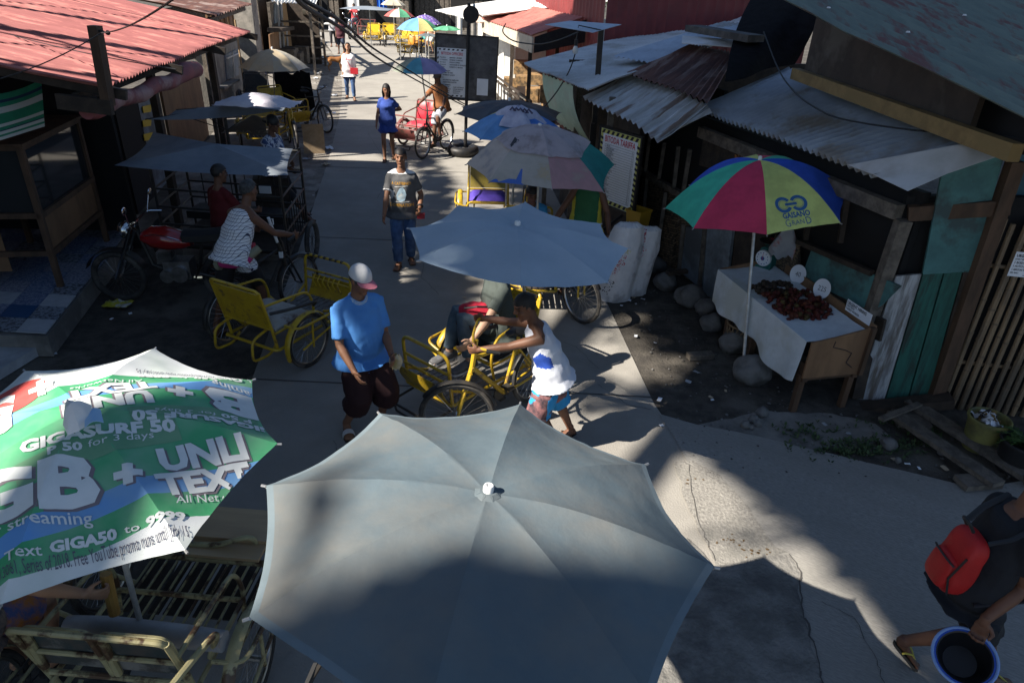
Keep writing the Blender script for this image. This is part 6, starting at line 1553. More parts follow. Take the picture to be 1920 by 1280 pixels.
# far yellow pedicabs, copies of one
proto = pedicab('far yellow pedicab with yellow seat back, the leftmost of those under the pastel umbrella', P(724, 84), (.1, -1), m_ylw, m_ylw, frame_m=m_ylw, off=.1, front='hoop', back='panel', simple=True, length=.65, group='yellow pedicabs parked up the street', back_m=mat('bright seat yellow', (.72, .45, .02), rough=.5))
def cpt_(src, loc, rz, label):
    c = copy_tree(src); c.location = (loc[0], loc[1], 0); c.rotation_euler = (0, 0, rz); c['label'] = label
    RM[c.name] = Matrix.Translation(c.location) @ Matrix.Rotation(rz, 4, 'Z'); return c
cpt_(proto, P(752, 84), PI+.1, 'far yellow pedicab second from the left under the pastel umbrella')
cpt_(proto, P(785, 92), PI-.15, 'far yellow pedicab in the middle of the group, beside the grey flat umbrella')
cpt_(proto, P(812, 98), PI+.2, 'far yellow pedicab next to the notice board edge')
orange = pedicab('far pedicab with two orange seat backs just above the teal and lilac umbrella', P(796, 112), (-.35, -1), m_ylw, m_vino, frame_m=m_blkp, off=.1, front='hoop', back='pads', back_m=m_vino, simple=True, length=.65)
# near pedicab lower left, cream enamel, seen from above and behind
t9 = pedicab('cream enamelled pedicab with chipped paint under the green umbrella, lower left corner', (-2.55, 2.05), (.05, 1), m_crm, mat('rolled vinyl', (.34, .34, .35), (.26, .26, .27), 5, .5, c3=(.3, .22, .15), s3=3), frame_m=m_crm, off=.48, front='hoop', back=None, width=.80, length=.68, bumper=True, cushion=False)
g = G()
for (a, b) in ((.03, .45), (.52, .94)):
    xs = (.30+.76*a, .30+.76*b); g.tube(loop((xs[0], .135, .60), (xs[0], .10, .92), (xs[1], .10, .92), (xs[1]+.03, .135, .60), r=.05), .020, 8)
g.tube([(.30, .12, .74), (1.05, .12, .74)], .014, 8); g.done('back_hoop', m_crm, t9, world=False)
g = G()
for (a, b) in ((.05, .43), (.54, .92)): g.grid(lambda u, v: (.30+.76*(a+(b-a)*u), .145-.03*v, .62+.28*v), 6, 4, .01)
g.done('back_panel', mat('dark back panel', (.035, .05, .05), (.08, .07, .06), 9, .5, c3=(.2, .19, .17), s3=5), t9, world=False)
g = G(); g.box((.80, 1.16, .62), (.56, .26, .025)); g.box((.86, .97, .60), (.44, .13, .02)); g.done('front_board', mat('varnished board', (.46, .32, .17), (.38, .26, .14), 3, .5, stretch=(.3, 3, 1)), t9, world=False)
g = G(); g.tube(loop((.4, .98, .60), (.80, .98, .62), (1.0, 1.02, .68), (1.04, 1.06, .52), r=.06), .016, 8); g.tube([(.28, .98, .5), (1.07, .98, .5)], .02, 8)
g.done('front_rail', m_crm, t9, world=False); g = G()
for k in range(12): g.tube([(.32+.065*k, .60, .345), (.32+.065*k, 1.1, .345)], .008, 5)
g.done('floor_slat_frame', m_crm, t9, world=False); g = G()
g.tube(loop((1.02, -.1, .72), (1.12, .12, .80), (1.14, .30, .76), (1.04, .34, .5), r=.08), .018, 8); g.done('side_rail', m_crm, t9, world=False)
g = G(); g0 = G(); g0.tube([(.28, .37, .60), (.5, .375, .605), (.9, .37, .60), (1.12, .36, .60)], [.055, .062, .06, .055], 14); g0.done('rolled_cushion', MATS['rolled vinyl'], t9, world=False)
a, b = P(215, 1150, .70), P(198, 1075, .95); g.tube([a, b], .028, 10); g.done('wooden_pole', mat('amber wood', (.42, .24, .06), (.32, .17, .04), 6, .6), t9)
# pedicab of the large slate umbrella, mostly hidden
t10 = pedicab('yellow pedicab hidden under the large slate umbrella', (-.55, 1.15), (.1, 1), m_ylw, m_vinb, frame_m=m_blkp, off=.15, front='hoop', length=.7, simple=True)

# ================================================================ MOTORCYCLES
m_tank = mat('red tank enamel', (.28, .012, .012), (.22, .01, .01), 3, .2, coat=.6, spec=.5)
m_alu = mat('engine alloy', (.30, .30, .31), (.2, .2, .2), 12, .35, .9)
def motorcycle(label, rear, head, tankm, name='motorcycle', simple=False):
    h = V((head[0], head[1], 0)).normalized(); t = thing(name, label, 'motorcycle', (rear[0], rear[1], 0), math.atan2(h.y, h.x)-PI/2)
    D = dict(world=False); R0 = .30; n = 8
    for y in (0, 1.27):
        wheel(t, (0, y, R0), (1, 0, 0), R0, spokes=16 if simple else 24, w=.042)
        g = G(); x = V((0, 1, 0)); g.grid(lambda u, v: V((.12*(v-.5), y+(R0+.05)*cos(R(20)+R(140)*u), R0+(R0+.05)*sin(R(20)+R(140)*u))), 12, 3, .006); g.done('mudguard', m_blkp, t, **D)
    g = G()
    for s in (-1, 1): g.tube([(s*.085, 1.27, R0), (s*.085, .98, .92)], .022, n)
    g.tube(rnd([(-.36, .78, 1.0), (-.26, .9, 1.03), (-.06, .94, .98), (.06, .94, .98), (.26, .9, 1.03), (.36, .78, 1.0)], .05), .013, n); g.done('fork', m_chrome, t, **D)
    g = G(); g.ball((0, 1.08, .88), (.10, .08, .10), 16, 10); g.done('headlight', m_chrome, t, **D)
    for s in (-1, 1):
        g = G(); g.tube([(s*.27, .9, 1.03), (s*.34, .88, 1.2)], .006, 5); g.ball((s*.37, .87, 1.22), (.06, .012, .045), 12, 8); g.done('mirror', m_chrome, t, **D)
    g = G(); rings = []
    for y, w, z0, z1 in ((.36, .08, .70, .78), (.45, .125, .66, .86), (.62, .15, .64, .93), (.78, .14, .66, .93), (.90, .08, .74, .86)):
        rings.append([V((w*cos(a)*(1 if abs(sin(a)) < .8 else .9), y, (z0+z1)/2+(z1-z0)/2*sin(a))) for a in [2*PI*i/18 for i in range(18)]])
    g._rings(rings); tk = g.done('fuel_tank', tankm, t, **D)
    g = G()
    for s in (-1, 1): g.tube(rnd([(s*.15, .82, .86), (s*.158, .7, .88), (s*.15, .55, .85), (s*.12, .45, .80)], .1), .008, 5, flat=.5)
    g.done('tank_stripe', m_chrome, tk, **D)
    g = G()
    def st(u, v): return V((.13*(2*u-1)*(1-.25*v*0), .42-.75*v, .82+.05*v*v*2-.04*(2*u-1)**2))
    g.grid(st, 8, 12, .07); g.done('seat', m_vinb, t, **D)
    g = G(); g.box((0, .55, .42), (.22, .30, .22)); g.cyl((-.15, .52, .38), (.15, .52, .38), .10, n=16); g.cyl((-.16, .66, .36), (.16, .66, .36), .08, n=16)
    for k in range(6): g.box((0, .68+.0*k, .50+.025*k), (.17, .17, .012))
    g.done('engine', m_alu, t, **D)
    g = G(); g.tube([(0, .95, .86), (0, .85, .45), (0, .4, .26), (0, .3, .5), (0, .25, .72)], .02, n); g.tube([(0, .9, .84), (0, .3, .74), (0, -.3, .78)], .02, n)
    for s in (-1, 1): g.tube([(s*.09, .3, .38), (s*.09, 0, R0)], .02, n); g.tube([(s*.11, .02, R0), (s*.11, .06, .72)], .02, n)
    g.done('chassis', m_blkp, t, **D)
    g = G(); g.tube(rnd([(.12, .7, .4), (.14, .72, .26), (.16, .4, .22), (.17, -.2, .34)], .08), [.02]*5+[.03]*9 if False else .03, n); g.done('exhaust', m_chrome, t, **D)
    g = G(); g.box((0, -.32, .68), (.1, .06, .08)); g.done('tail_light', m_inkred, t, **D)
    return t
motorcycle('dark red motorcycle parked in deep shade on the left beside the tiled porch', (-3.45, 7.62), (-1, -.10), m_tank)
# black canopied motor tricycle cage
cg = thing('motor_tricycle', 'black tube caged tricycle under a flat slate canopy in the left shade', 'tricycle', (-3.9, 9.0, 0))
z_ = 1.46
cBR, cBL, cTL, cTR = P(541, 329, z_-.03), P(214, 310, z_-.02), P(287, 248, z_), P(549, 279, z_)
apx = P(405, 270, z_+.12); 
g = G()
cs = [cBL, cBR, cTR, cTL]
for i in range(4):
    a, b = cs[i], cs[(i+1) % 4]
    g.grid(lambda u, v: apx.lerp(a.lerp(b, v), .01+.99*u)-V((0, 0, .05*4*v*(1-v)*u+.03*4*u*(1-u)*(1-2*abs(v-.5))))+(apx-a.lerp(b, v))*(.05*4*v*(1-v)*u), 10, 10, 0)
bmesh.ops.remove_doubles(g.bm, verts=g.bm.verts, dist=.002)
g.done('canopy', fabric('slate tarp', (.22, .25, .29), (.18, .21, .25), scale=3, trans=.1), cg, fixn=False, smooth=28)
g = G()
B1, B2, B3, B4 = V((-4.62, 8.5, 0)), V((-2.95, 8.35, 0)), V((-3.05, 9.55, 0)), V((-4.75, 9.7, 0))
zz = [.35, .62, .85, 1.08, 1.38]
for a, b in ((B1, B2), (B2, B3), (B3, B4), (B4, B1)):
    for z in zz: g.tube([a+V((0, 0, z)), b+V((0, 0, z))], .014, 6)
for q in (B1, B2, B3, B4): g.tube([q+V((0, 0, .2)), q+V((0, 0, 1.42))], .018, 6)
for k in range(9): q = B2.lerp(B3, k/9); g.tube([q+V((0, 0, .35)), q+V((0, 0, .85))], .008, 5)
for k in range(8): q = B3.lerp(B4, k/8); g.tube([q+V((0, 0, .35)), q+V((0, 0, 1.08))], .008, 5)
for a, b in ((B1, apx), (B2, apx), (B3, apx), (B4, apx)): g.tube([a+V((0, 0, 1.40)), b-V((0, 0, .05))], .009, 5)
g.done('cage', m_blkp, cg)
g = G(); ct = (B1+B2+B3+B4)/4; g.box(ct+V((0, 0, .3)), (1.6, 1.1, .03), -.07); g.done('floor', m_darkwood, cg)
g = G(); g.box(ct+V((0, .3, .52)), (1.5, .4, .1), -.07); g.done('bench', m_vinb, cg)
for p in (V((-4.85, 8.9, .28)), V((-2.83, 9.0, .28))):
    Rr = .28; x = V((0, 1, 0)); g = G(); g.tube([p+V((0, (Rr-.03)*cos(2*PI*i/28), (Rr-.03)*sin(2*PI*i/28))) for i in range(28)], .035, 8, loop=True); 
    for k in range(14): g.tube([p, p+V((0, (Rr-.05)*cos(2*PI*k/14), (Rr-.05)*sin(2*PI*k/14)))], .003, 3)
    g.done('wheel', m_rub, cg)
g = G(); g.box(P(497, 356, .9), (.16, .02, .10)); tag(g.done('paper_slip', m_paper), 'small white paper slip inside the black cage', 'paper')
# flat slate canopies behind
def flat_canopy(label, pts, z, pole, sag=.05):
    c4 = [P(x, y, z+dz) for x, y, dz in pts]; c0 = sum(c4, V((0, 0, 0)))/4+V((0, 0, .07))
    t = thing('canopy', label, 'canopy', (c0.x, c0.y, 0)); g = G()
    for i in range(4):
        a, b = c4[i], c4[(i+1) % 4]; g.grid(lambda u, v: c0.lerp(a.lerp(b, v), .01+.99*u)-V((0, 0, sag*4*v*(1-v)*u)), 8, 8, 0)
    g.done('cover', MATS['slate tarp'], t, fixn=False, smooth=28)
    g = G(); g.tube([(c0.x, c0.y, 0), c0-V((0, 0, .02))], .022, 8)
    for q in c4: g.tube([c0-V((0, 0, .35)), c0.lerp(q, .55)-V((0, 0, .03))], .007, 5); g.tube([c0-V((0, 0, .02)), q], .007, 5)
    g.done('pole_frame', m_blkp, t); return t
flat_canopy('long low slate canopy between the black cage and the beige umbrella', [(272, 224, -.06), (522, 207, 0), (538, 194, .0), (330, 206, .02)], 1.75, None)
g = G(); c = P(485, 193, 1.88); g.grid(lambda u, v: c+V((-.55+1.1*u, -.3+.6*v, .12*sin(u*PI)*sin(v*PI)+.04*noise.noise(V((u*6, v*6, 2))))), 16, 12, .006); tag(g.done('white_cloth', mat('lilac white cloth', (.60, .57, .62), (.52, .49, .55), 6, .85)), 'crumpled whitish cloth lying on the long low canopy', 'cloth')
g = G(); q = [P(415, 250, 1.2), P(500, 252, 1.15), P(497, 222, 1.55), P(470, 218, 1.6)]; g.grid(lambda u, v: q[0].lerp(q[1], u).lerp(q[3].lerp(q[2], u), v)+V((0, 0, .02*sin(u*5))), 8, 6, .008)
bt = thing('tarp_sheet', 'brownish plastic sheet with hand lettering beside the man in the dark cap', 'tarp', q[0])
o_ = g.done('sheet', mat('dusty clear plastic', (.24, .20, .155), (.18, .155, .125), 5, .5), bt)
M = plane_M(q[0].lerp(q[1], .45)+V((0, -.02, .02)), q[1]-q[0], q[3]-q[0]); bm = text_bm('NA TAPI', .22, .0, 'LEFT', .8); g = G(); g.add(bm, M @ Matrix.Translation((-.1, .1, .03)), 0); bm.free(); g.done('lettering', mat('pale lettering', (.5, .42, .3), rough=.8), bt, fixn=False)
# far motor tricycle and rider, far motorbike
motorcycle('far motorcycle with a red shirted rider pulling a small sidecar up the street', P(666, 70), (.0, -1), m_tank, simple=True)
sdc = thing('motor_sidecar', 'small red framed sidecar with black back beside the far motorcycle', 'sidecar', P(690, 78))
b = P(690, 76); g = G()
for s in (-.4, .4):
    g.tube(loop(b+V((s, -.5, .3)), b+V((s, -.5, .75)), b+V((s, .3, 1.0)), b+V((s, .4, .3)), b+V((s, -.5, .3))), .03, 6)
for z, y in ((.3, -.5), (.72, -.5), (1.0, .3)): g.tube([b+V((-.4, y, z)), b+V((.4, y, z))], .03, 6)
g.done('sidecar_frame', m_redp2, sdc)
g = G(); g.box(b+V((0, .32, .78)), (.76, .08, .5)); g.box(b+V((0, .0, .45)), (.76, .5, .1)); g.done('seat', m_vinb, sdc)
wheel(sdc, (b-V(RM[sdc.name].translation))+V((.5, 0, .26)), (1, 0, 0), .26, spokes=10)
g = G(); c = P(688, 17, 2.0); g.grid(lambda u, v: c+V((-1.0+2.0*u, -.6+1.4*v, .10*(1-(2*u-1)**2)*(1-(2*v-1)**2))), 10, 8, .006); cv = g.done('canopy', MATS['slate tarp'], sdc)
g = G(); g.tube([c+V((.1, 0, .05)), (c.x+.1, c.y, .4)], .02, 6); g.done('pole', m_shaft, sdc)
motorcycle('far parked motorcycle under the red and cream umbrella', P(731, 36), (-.1, -1), m_blkp, simple=True)
# ================================================================ PEOPLE
m_hair = mat('black hair', (.012, .010, .010), (.02, .017, .016), 30, .6)
m_hairg = mat('greying hair', (.06, .06, .06), (.025, .025, .025), 40, .65)
SK = {}
def skin(k):
    cs = {'brown': (.235, .115, .068), 'dark': (.15, .07, .042), 'tan': (.33, .18, .11), 'fair': (.46, .28, .19)}
    if k not in SK:
        c = cs[k]; SK[k] = [mat('skin '+k, c, tuple(x*.88 for x in c), 9, .55, spec=.35), mat('eye dark '+k, (.012, .009, .008), rough=.4), mat('lip '+k, (c[0]*.8, c[1]*.55, c[2]*.55), rough=.5), mat('brow '+k, tuple(x*.14 for x in c), rough=.8)]
    return SK[k]
def ik(a, c, l1, l2, pole):
    a, c = V(a), V(c); d = c-a; L_ = min(d.length, (l1+l2)*.998); L_ = max(L_, abs(l1-l2)*1.02+1e-4); u = d.normalized(); c = a+u*L_
    x = (l1*l1-l2*l2+L_*L_)/(2*L_); hh = math.sqrt(max(0, l1*l1-x*x)); p = V(pole); p = p-u*p.dot(u)
    if p.length < 1e-5: p = u.orthogonal()
    return a+u*x+p.normalized()*hh, c
def wrinkle(bm, amp, sc=9.0, seed=0):
    bm.normal_update()
    for v in bm.verts: v.co += v.normal*(amp*.8*noise.noise(V((v.co.x*15+seed, v.co.y*15, v.co.z*4.5)))+amp*noise.noise(V((v.co.x*sc+seed, v.co.y*sc, v.co.z*sc*.6)))+amp*.5*noise.noise(v.co*sc*2.3))
def person(label, pel, face, feet, hands, h=1.65, lean=(0, 0), look=None, sk='brown', top=None, bottom=None, hair='short', hairm=None, cap=None, shoes=None, vox=.011, belly=0.0, grip=(.5, .5), handdir=(None, None), palm=(None, None), footdir=(None, None), heel=(0, 0), elbow=(None, None), knee=(None, None), group=None, chestw=1.0, roll=0.0, female=False, shoulder_drop=(0, 0)):
    """pel: hip centre; face: facing dir; feet: sole points of left, right; hands: wrists of left, right; lean: (forward, right) angles of the trunk"""
    s = h/1.7; f = V((face[0], face[1], 0)).normalized(); r = V((f.y, -f.x, 0)); up0 = V((0, 0, 1)); pel = V(pel)
    root = thing('person', label, 'person', (pel.x, pel.y, 0), 0, group)
    sd = (up0*cos(lean[0])+f*sin(lean[0])+r*sin(lean[1])).normalized()
    bd = (up0*cos(lean[0]*1.25)+f*sin(lean[0]*1.25)+r*sin(lean[1]*1.2)).normalized()
    fs = (f-sd*f.dot(sd)).normalized(); rs = fs.cross(sd) if fs.cross(sd).dot(r) > 0 else sd.cross(fs)
    if roll: rs = (rs*cos(roll)+fs*sin(roll)).normalized(); fs = sd.cross(rs) if sd.cross(rs).dot(f) > 0 else rs.cross(sd)
    def sp(t): # point on spine, t metres above hips (unscaled)
        a = pel+sd*min(t, .25)*s; return a+bd*max(0, t-.25)*s
    neck = sp(.50)
    lk = V(look).normalized() if look is not None else f
    hu = (bd*.5+up0*.5).normalized(); hz = (hu-lk*hu.dot(lk)).normalized() if abs(hu.dot(lk)) < .95 else up0
    hx = lk.cross(hz); hc = neck+(bd*.10+hz*.09+lk*.025)*s
    def HP(x, y, z): return hc+(hx*x+lk*y+hz*z)*s
    HM = Matrix((hx, lk, hz)).transposed()
    sw = .156*chestw*(.9 if female else 1)
    shl = [neck-bd*.078*s-rs*sw*s+bd*shoulder_drop[0]*s, neck-bd*.078*s+rs*sw*s+bd*shoulder_drop[1]*s]
    hip = [pel-r*.088*s, pel+r*.088*s]
    el, wr = [], []
    for i in (0, 1):
        w = hands[i] if hands[i] is not None else shl[i]+V((0, 0, -.52*s))+f*.06*s+r*(.05*s if i else -.05*s)
        pole = elbow[i] if elbow[i] is not None else -f*1.0+r*(.35 if i else -.35)-up0*.3
        e, w2 = ik(shl[i], w, .285*s, .25*s, pole); el.append(e); wr.append(w2)
    kn, an, fd = [], [], []
    for i in (0, 1):
        d = V(footdir[i]).normalized() if footdir[i] is not None else (f+r*(.2 if i else -.2)).normalized(); fd.append(d)
        a = V(feet[i])+up0*(.085*s+heel[i]); pole = knee[i] if knee[i] is not None else f
        k, a2 = ik(hip[i], a, .42*s, .41*s, pole); kn.append(k); an.append(a2)
    # ------------------------------------------------ body
    g = G(); n = 12
    def tring(t, w, d, off=0.0, infl=0.0):
        c = sp(t)+fs*off*s; return [c+rs*((w+infl)*s*cos(2*PI*j/20))+fs*((d+infl)*s*sin(2*PI*j/20)) for j in range(20)]
    bl = belly
    T = [(-.10, .10, .075, -.0), (-.04, .155, .105, -.01), (.04, .158, .112+bl*.3, bl*.3), (.14, .138+bl*.4, .098+bl*.7, bl*.6), (.24, .143+bl*.3, .105+bl*.5, bl*.5), (.34, .158*chestw, .112, .01+bl*.1), (.41, .155*chestw, .10, .0), (.455, .115*chestw, .078, -.01), (.52, .06, .058, -.005)]
    if female: T = [(t, w*(.92 if .1 < t < .5 else 1.02), d+(.02 if .3 < t < .4 else 0), o+(.02 if .3 < t < .4 else 0)) for t, w, d, o in T]
    g._rings([tring(*q) for q in T])
    g.tube([neck-bd*.03*s, neck+bd*.05*s, HP(0, -.02, -.02)], [.06*s, .052*s, .05*s], n)
    # head
    g.ball(HP(0, -.008, .03), V((.074, .092, .092))*s, 18, 12, HM); g.ball(HP(0, .018, -.035), V((.058, .068, .085))*s, 16, 10, HM)
    g.ball(HP(0, .062, -.098), V((.03, .028, .024))*s, 10, 8, HM); g.ball(HP(0, .074, .038), V((.052, .018, .012))*s, 10, 6, HM)
    g.tube([HP(0, .084, .022), HP(0, .104, -.012), HP(0, .103, -.024)], [.010*s, .016*s, .013*s], 8); g.ball(HP(0, .092, -.022), V((.022, .013, .010))*s, 8, 6, HM)
    g.ball(HP(0, .076, -.058), V((.027, .018, .014))*s, 10, 6, HM)
    for q in (-1, 1):
        g.ball(HP(q*.076, -.008, .0), V((.012, .024, .034))*s, 8, 6, HM); g.ball(HP(q*.038, .055, -.018), V((.026, .026, .022))*s, 8, 6, HM)
    # arms, hands
    for i in (0, 1):
        sgn = 1 if i else -1
        g.tube([shl[i]-rs*sgn*.05*s, shl[i], shl[i].lerp(el[i], .35), shl[i].lerp(el[i], .75), el[i], el[i].lerp(wr[i], .3), el[i].lerp(wr[i], .7), wr[i]], [.052*s, .055*s, .047*s, .041*s, .037*s, .041*s, .033*s, .026*s], n)
        g.tube([neck-bd*.0*s+rs*sgn*.03*s, shl[i]+bd*.012*s], [.045*s, .045*s], 10)
        d = V(handdir[i]).normalized() if handdir[i] is not None else (wr[i]-el[i]).normalized()
        pn = V(palm[i]) if palm[i] is not None else -rs*sgn*.9+f*.3          # palm faces this way
        pn = (pn-d*pn.dot(d)).normalized(); sd_ = d.cross(pn).normalized()
        if sd_.dot(f+up0*.4) < 0: sd_ = -sd_                                 # thumb side
        W = wr[i]; g.tube([W-d*.02*s, W+d*.03*s], [.027*s, .027*s], n)
        M = Matrix((sd_, d, pn)).transposed(); g.ball(W+d*.055*s, V((.040, .052, .017))*s, 12, 8, M)
        cu_ = grip[i]
        for k, (o_, l) in enumerate(((.032, .072), (.011, .082), (-.011, .077), (-.031, .062))):
            b = W+(d*.092+sd_*o_)*s; a1 = cu_*1.2; pts = [b-d*.02*s, b]; ang = cu_*.45; p = b
            for m_ in range(3):
                dd = d*cos(ang)+pn*sin(ang)+sd_*o_*1.5; p = p+dd*l*s*(.42, .32, .26)[m_]; pts.append(p); ang += a1*.8
            g.tube(pts, [.0095*s, .0095*s, .0092*s, .0088*s, .0075*s], 7)
        tb = W+(d*.035+sd_*.034)*s; g.tube([tb-sd_*.012*s, tb, tb+(d*.6+sd_*.62+pn*.3*cu_).normalized()*.034*s, tb+(d*.9+sd_*.3+pn*.7*cu_).normalized()*.064*s], [.014*s, .013*s, .011*s, .0085*s], 7)
    # legs, feet
    for i in (0, 1):
        g.tube([hip[i]+up0*.03*s, hip[i].lerp(kn[i], .2), hip[i].lerp(kn[i], .6), kn[i], kn[i].lerp(an[i], .3), kn[i].lerp(an[i], .65), an[i]], [.085*s, .083*s, .068*s, .052*s, .056*s, .042*s, .033*s], n)
        d = fd[i]; side = V((d.y, -d.x, 0)); hl = heel[i]; base = V(feet[i])
        def fp_(x, y, z): return base+(d*x+side*y)*s+up0*(z*s+max(0, hl)*(1-min(1, max(0, (x+.05)/.17))))
        rings = []
        for x, w, z0, z1 in ((-.065, .022, .012, .05), (-.05, .033, .003, .075), (0, .036, .004, .095), (.05, .038, .008, .075), (.10, .045, .003, .05), (.14, .047, .003, .036), (.17, .042, .004, .028)):
            rings.append([fp_(x, w*cos(2*PI*j/12), (z0+z1)/2+(z1-z0)/2*sin(2*PI*j/12)) for j in range(12)])
        g._rings(rings); g.tube([an[i]+up0*.02*s, fp_(-.01, 0, .05)], [.036*s, .036*s], n)
        for k in range(5): g.ball(fp_(.178-.007*k*(1 if True else 0)-(.0 if k else -.004), (.034-.018*k)*(-1 if i else 1), .014), (.013 if k == 0 else .0095)*s, 8, 6)
    bm = voxel(g.bm, vox*(.62 if vox < .014 else 1), 2)
    inv = HM.transposed()
    bm.normal_update()
    for fc in bm.faces:
        q = inv @ (fc.calc_center_median()-hc)/s
        if q.y > .05 and abs(q.x) < .062 and abs(q.z) < .08:
            if ((abs(q.x)-.031)/.0135)**2+((q.z-.013)/.0075)**2 < 1: fc.material_index = 1
            elif abs(q.x) < .026 and abs(q.z+.060) < .0075 and q.y > .07: fc.material_index = 2
            elif abs(abs(q.x)-.032) < .02 and abs(q.z-.036) < .006: fc.material_index = 3
    g = G(); g.bm.free(); g.bm = bm; g.done('body', skin(sk), root, smooth=60, fixn=False)
    # ------------------------------------------------ garments
    if bottom:
        g = G(); cut = bottom.get('cut', .93); fl = bottom.get('flare', 0); inf = bottom.get('inf', .014)
        g._rings([tring(-.105, .11, .085, 0, inf), tring(-.05, .155, .105, -.008, inf*.8 if top else inf), tring(bottom.get('waist', .0 if top else .09), .150, .105+bl*.3, bl*.3, inf*.3)])
        for i in (0, 1):
            tl2 = .83
            def lp(t): return hip[i].lerp(kn[i], t/.5) if t <= .5 else kn[i].lerp(an[i], (t-.5)/.5)
            def lr(t): return [.066 if top else .085, .083, .068, .052, .056, .044, .036][min(6, int(t*6.01))]
            ts = [q for q in (0, .12, .25, .4, .5, .62, .75, .86, 1.0) if q < cut]+[cut]
            g.tube([lp(t)+(up0*.03*s if t == 0 else V((0, 0, 0))) for t in ts], [(lr(t)+inf+fl*t/cut)*s for t in ts], 14)
        bm = voxel(g.bm, vox, 3); wrinkle(bm, bottom.get('wr', .006), 8, pel.y*3)
        mf = bottom.get('mi')
        if mf:
            bm.normal_update()
            for fc in bm.faces: q = fc.calc_center_median()-pel; fc.material_index = mf(q.dot(up0)/s, q.dot(r)/s, q.dot(f)/s, fc.normal)
        bvb = BVHTree.FromBMesh(bm)
        g = G(); g.bm.free(); g.bm = bm; g.done(bottom.get('name', 'trousers'), bottom['m'], root, smooth=60, fixn=False)
    if top:
        g = G(); hem = top.get('hem', -.12); inf = top.get('inf', .016); lo = top.get('loose', .014)+(.008 if bottom else 0)
        TT = [q for q in T if q[0] > hem+.03]
        first = [(hem, .172+lo*1.4+bl*.2, .128+lo+bl*.45, bl*.35, inf+.020)]
        g._rings([tring(q[0], max(q[1], .15) if .0 < q[0] < .3 else q[1], q[2], q[3], inf+lo*(q[0] < .3)+(.018 if q[0] < .1 else 0)) for q in [(a[0], a[1], a[2], a[3]) for a in first]+TT if q[0] < .50]+[tring(.485, .085 if not top.get('tank') else .075, .07, -.005, .006)])
        if not top.get('tank'):
            fr = top.get('sleeve', .62)
            for i in (0, 1):
                sgn = 1 if i else -1
                if fr <= 1: pts = [shl[i]-rs*sgn*.07*s, shl[i]+bd*.004, shl[i].lerp(el[i], fr*.5), shl[i].lerp(el[i], fr)]; rr = [.058, .064, .060, .066]; g.tube([neck+rs*sgn*.045*s-bd*.005*s, shl[i]+bd*.012*s], [.05*s, .058*s], 10)
                else: pts = [shl[i]-rs*sgn*.07*s, shl[i]+bd*.004, shl[i].lerp(el[i], .5), el[i], el[i].lerp(wr[i], fr-1)]; rr = [.058, .064, .058, .05, .044]
                g.tube(pts, [q*s for q in rr], 12)
        else:
            for i in (0, 1): sgn = 1 if i else -1; g.tube([shl[i]-rs*sgn*.09*s-bd*.12*s, shl[i]-rs*sgn*.055*s+bd*.02*s, shl[i]-rs*sgn*.08*s-bd*.12*s-fs*.04*s], [.05*s, .045*s, .05*s], 10)
        bm = voxel(g.bm, vox, 3); wrinkle(bm, top.get('wr', .006), 9, pel.x*3)
        if bottom:
            for _ in range(2):
                for v in bm.verts:
                    q = v.co-sp(0)
                    if q.dot(sd) < .16*s:
                        l_, n_, i_x, ds = bvb.find_nearest(v.co)
                        if l_ is not None and (v.co-l_).dot(n_) < .012: v.co = l_+n_*.015
                bmesh.ops.smooth_vert(bm, verts=[v for v in bm.verts if (v.co-sp(0)).dot(sd) < .16*s], factor=.3, use_axis_x=True, use_axis_y=True, use_axis_z=True)
        mf = top.get('mi')
        if mf:
            bm.normal_update()
            for fc in bm.faces:
                c = fc.calc_center_median(); q = c-sp(0); t_ = q.dot(sd)/s; fc.material_index = mf(t_, q.dot(rs)/s, q.dot(fs)/s, fc.normal.dot(fs), min(((c-shl[i]).dot((el[i]-shl[i]).normalized())/(.285*s)) if (c-shl[i]).dot(el[i]-shl[i]) > 0 and ((c-shl[i])-(el[i]-shl[i]).normalized()*((c-shl[i]).dot((el[i]-shl[i]).normalized()))).length < .1*s else -1 for i in (0, 1)) if False else max(((c-shl[i]).dot((el[i]-shl[i]).normalized())/(.285*s)) if ((c-shl[i])-(el[i]-shl[i]).normalized()*((c-shl[i]).dot((el[i]-shl[i]).normalized()))).length < .095*s else -1 for i in (0, 1)))
        bvh = BVHTree.FromBMesh(bm)
        g = G(); g.bm.free(); g.bm = bm
        if top.get('print'): 
            def put(txt, u, v, size, mi, bold=.02, sx=1.0, back=False):
                dr = fs if back else -fs; xx = rs if back else -rs
                b2 = text_bm(txt, size*s, bold, 'CENTER', sx, .012); M = plane_M(sp(v)+xx*u*s-dr*.5, xx, bd); drape(b2, M, bvh, dr, .003); g.add(b2, None, mi); b2.free()
            def shape(pts, mi):
                b2 = bmesh.new(); b2.faces.new([b2.verts.new((p[0]*s, p[1]*s, 0)) for p in pts]); refine(b2, .015); M = plane_M(sp(.0)+fs*.5, -rs, bd); drape(b2, M, bvh, -fs, .0035); g.add(b2, None, mi); b2.free()
            top['print'](put, shape)
        sh = g.done('shirt', top['m'], root, smooth=60, fixn=False)
        if top.get('collar'):
            g = G(); 
            for i in range(1): 
                pts = [neck-bd*.012*s+(rs*cos(a)*.072+fs*(sin(a)*.068+.006))*s+bd*(.022-.035*max(0, sin(a))**2)*s for a in [2*PI*k/24 for k in range(24)]]
                g.tube(pts, .013*s, 6, loop=True, flat=2.0)
            g.done('collar', top['collar'], sh)
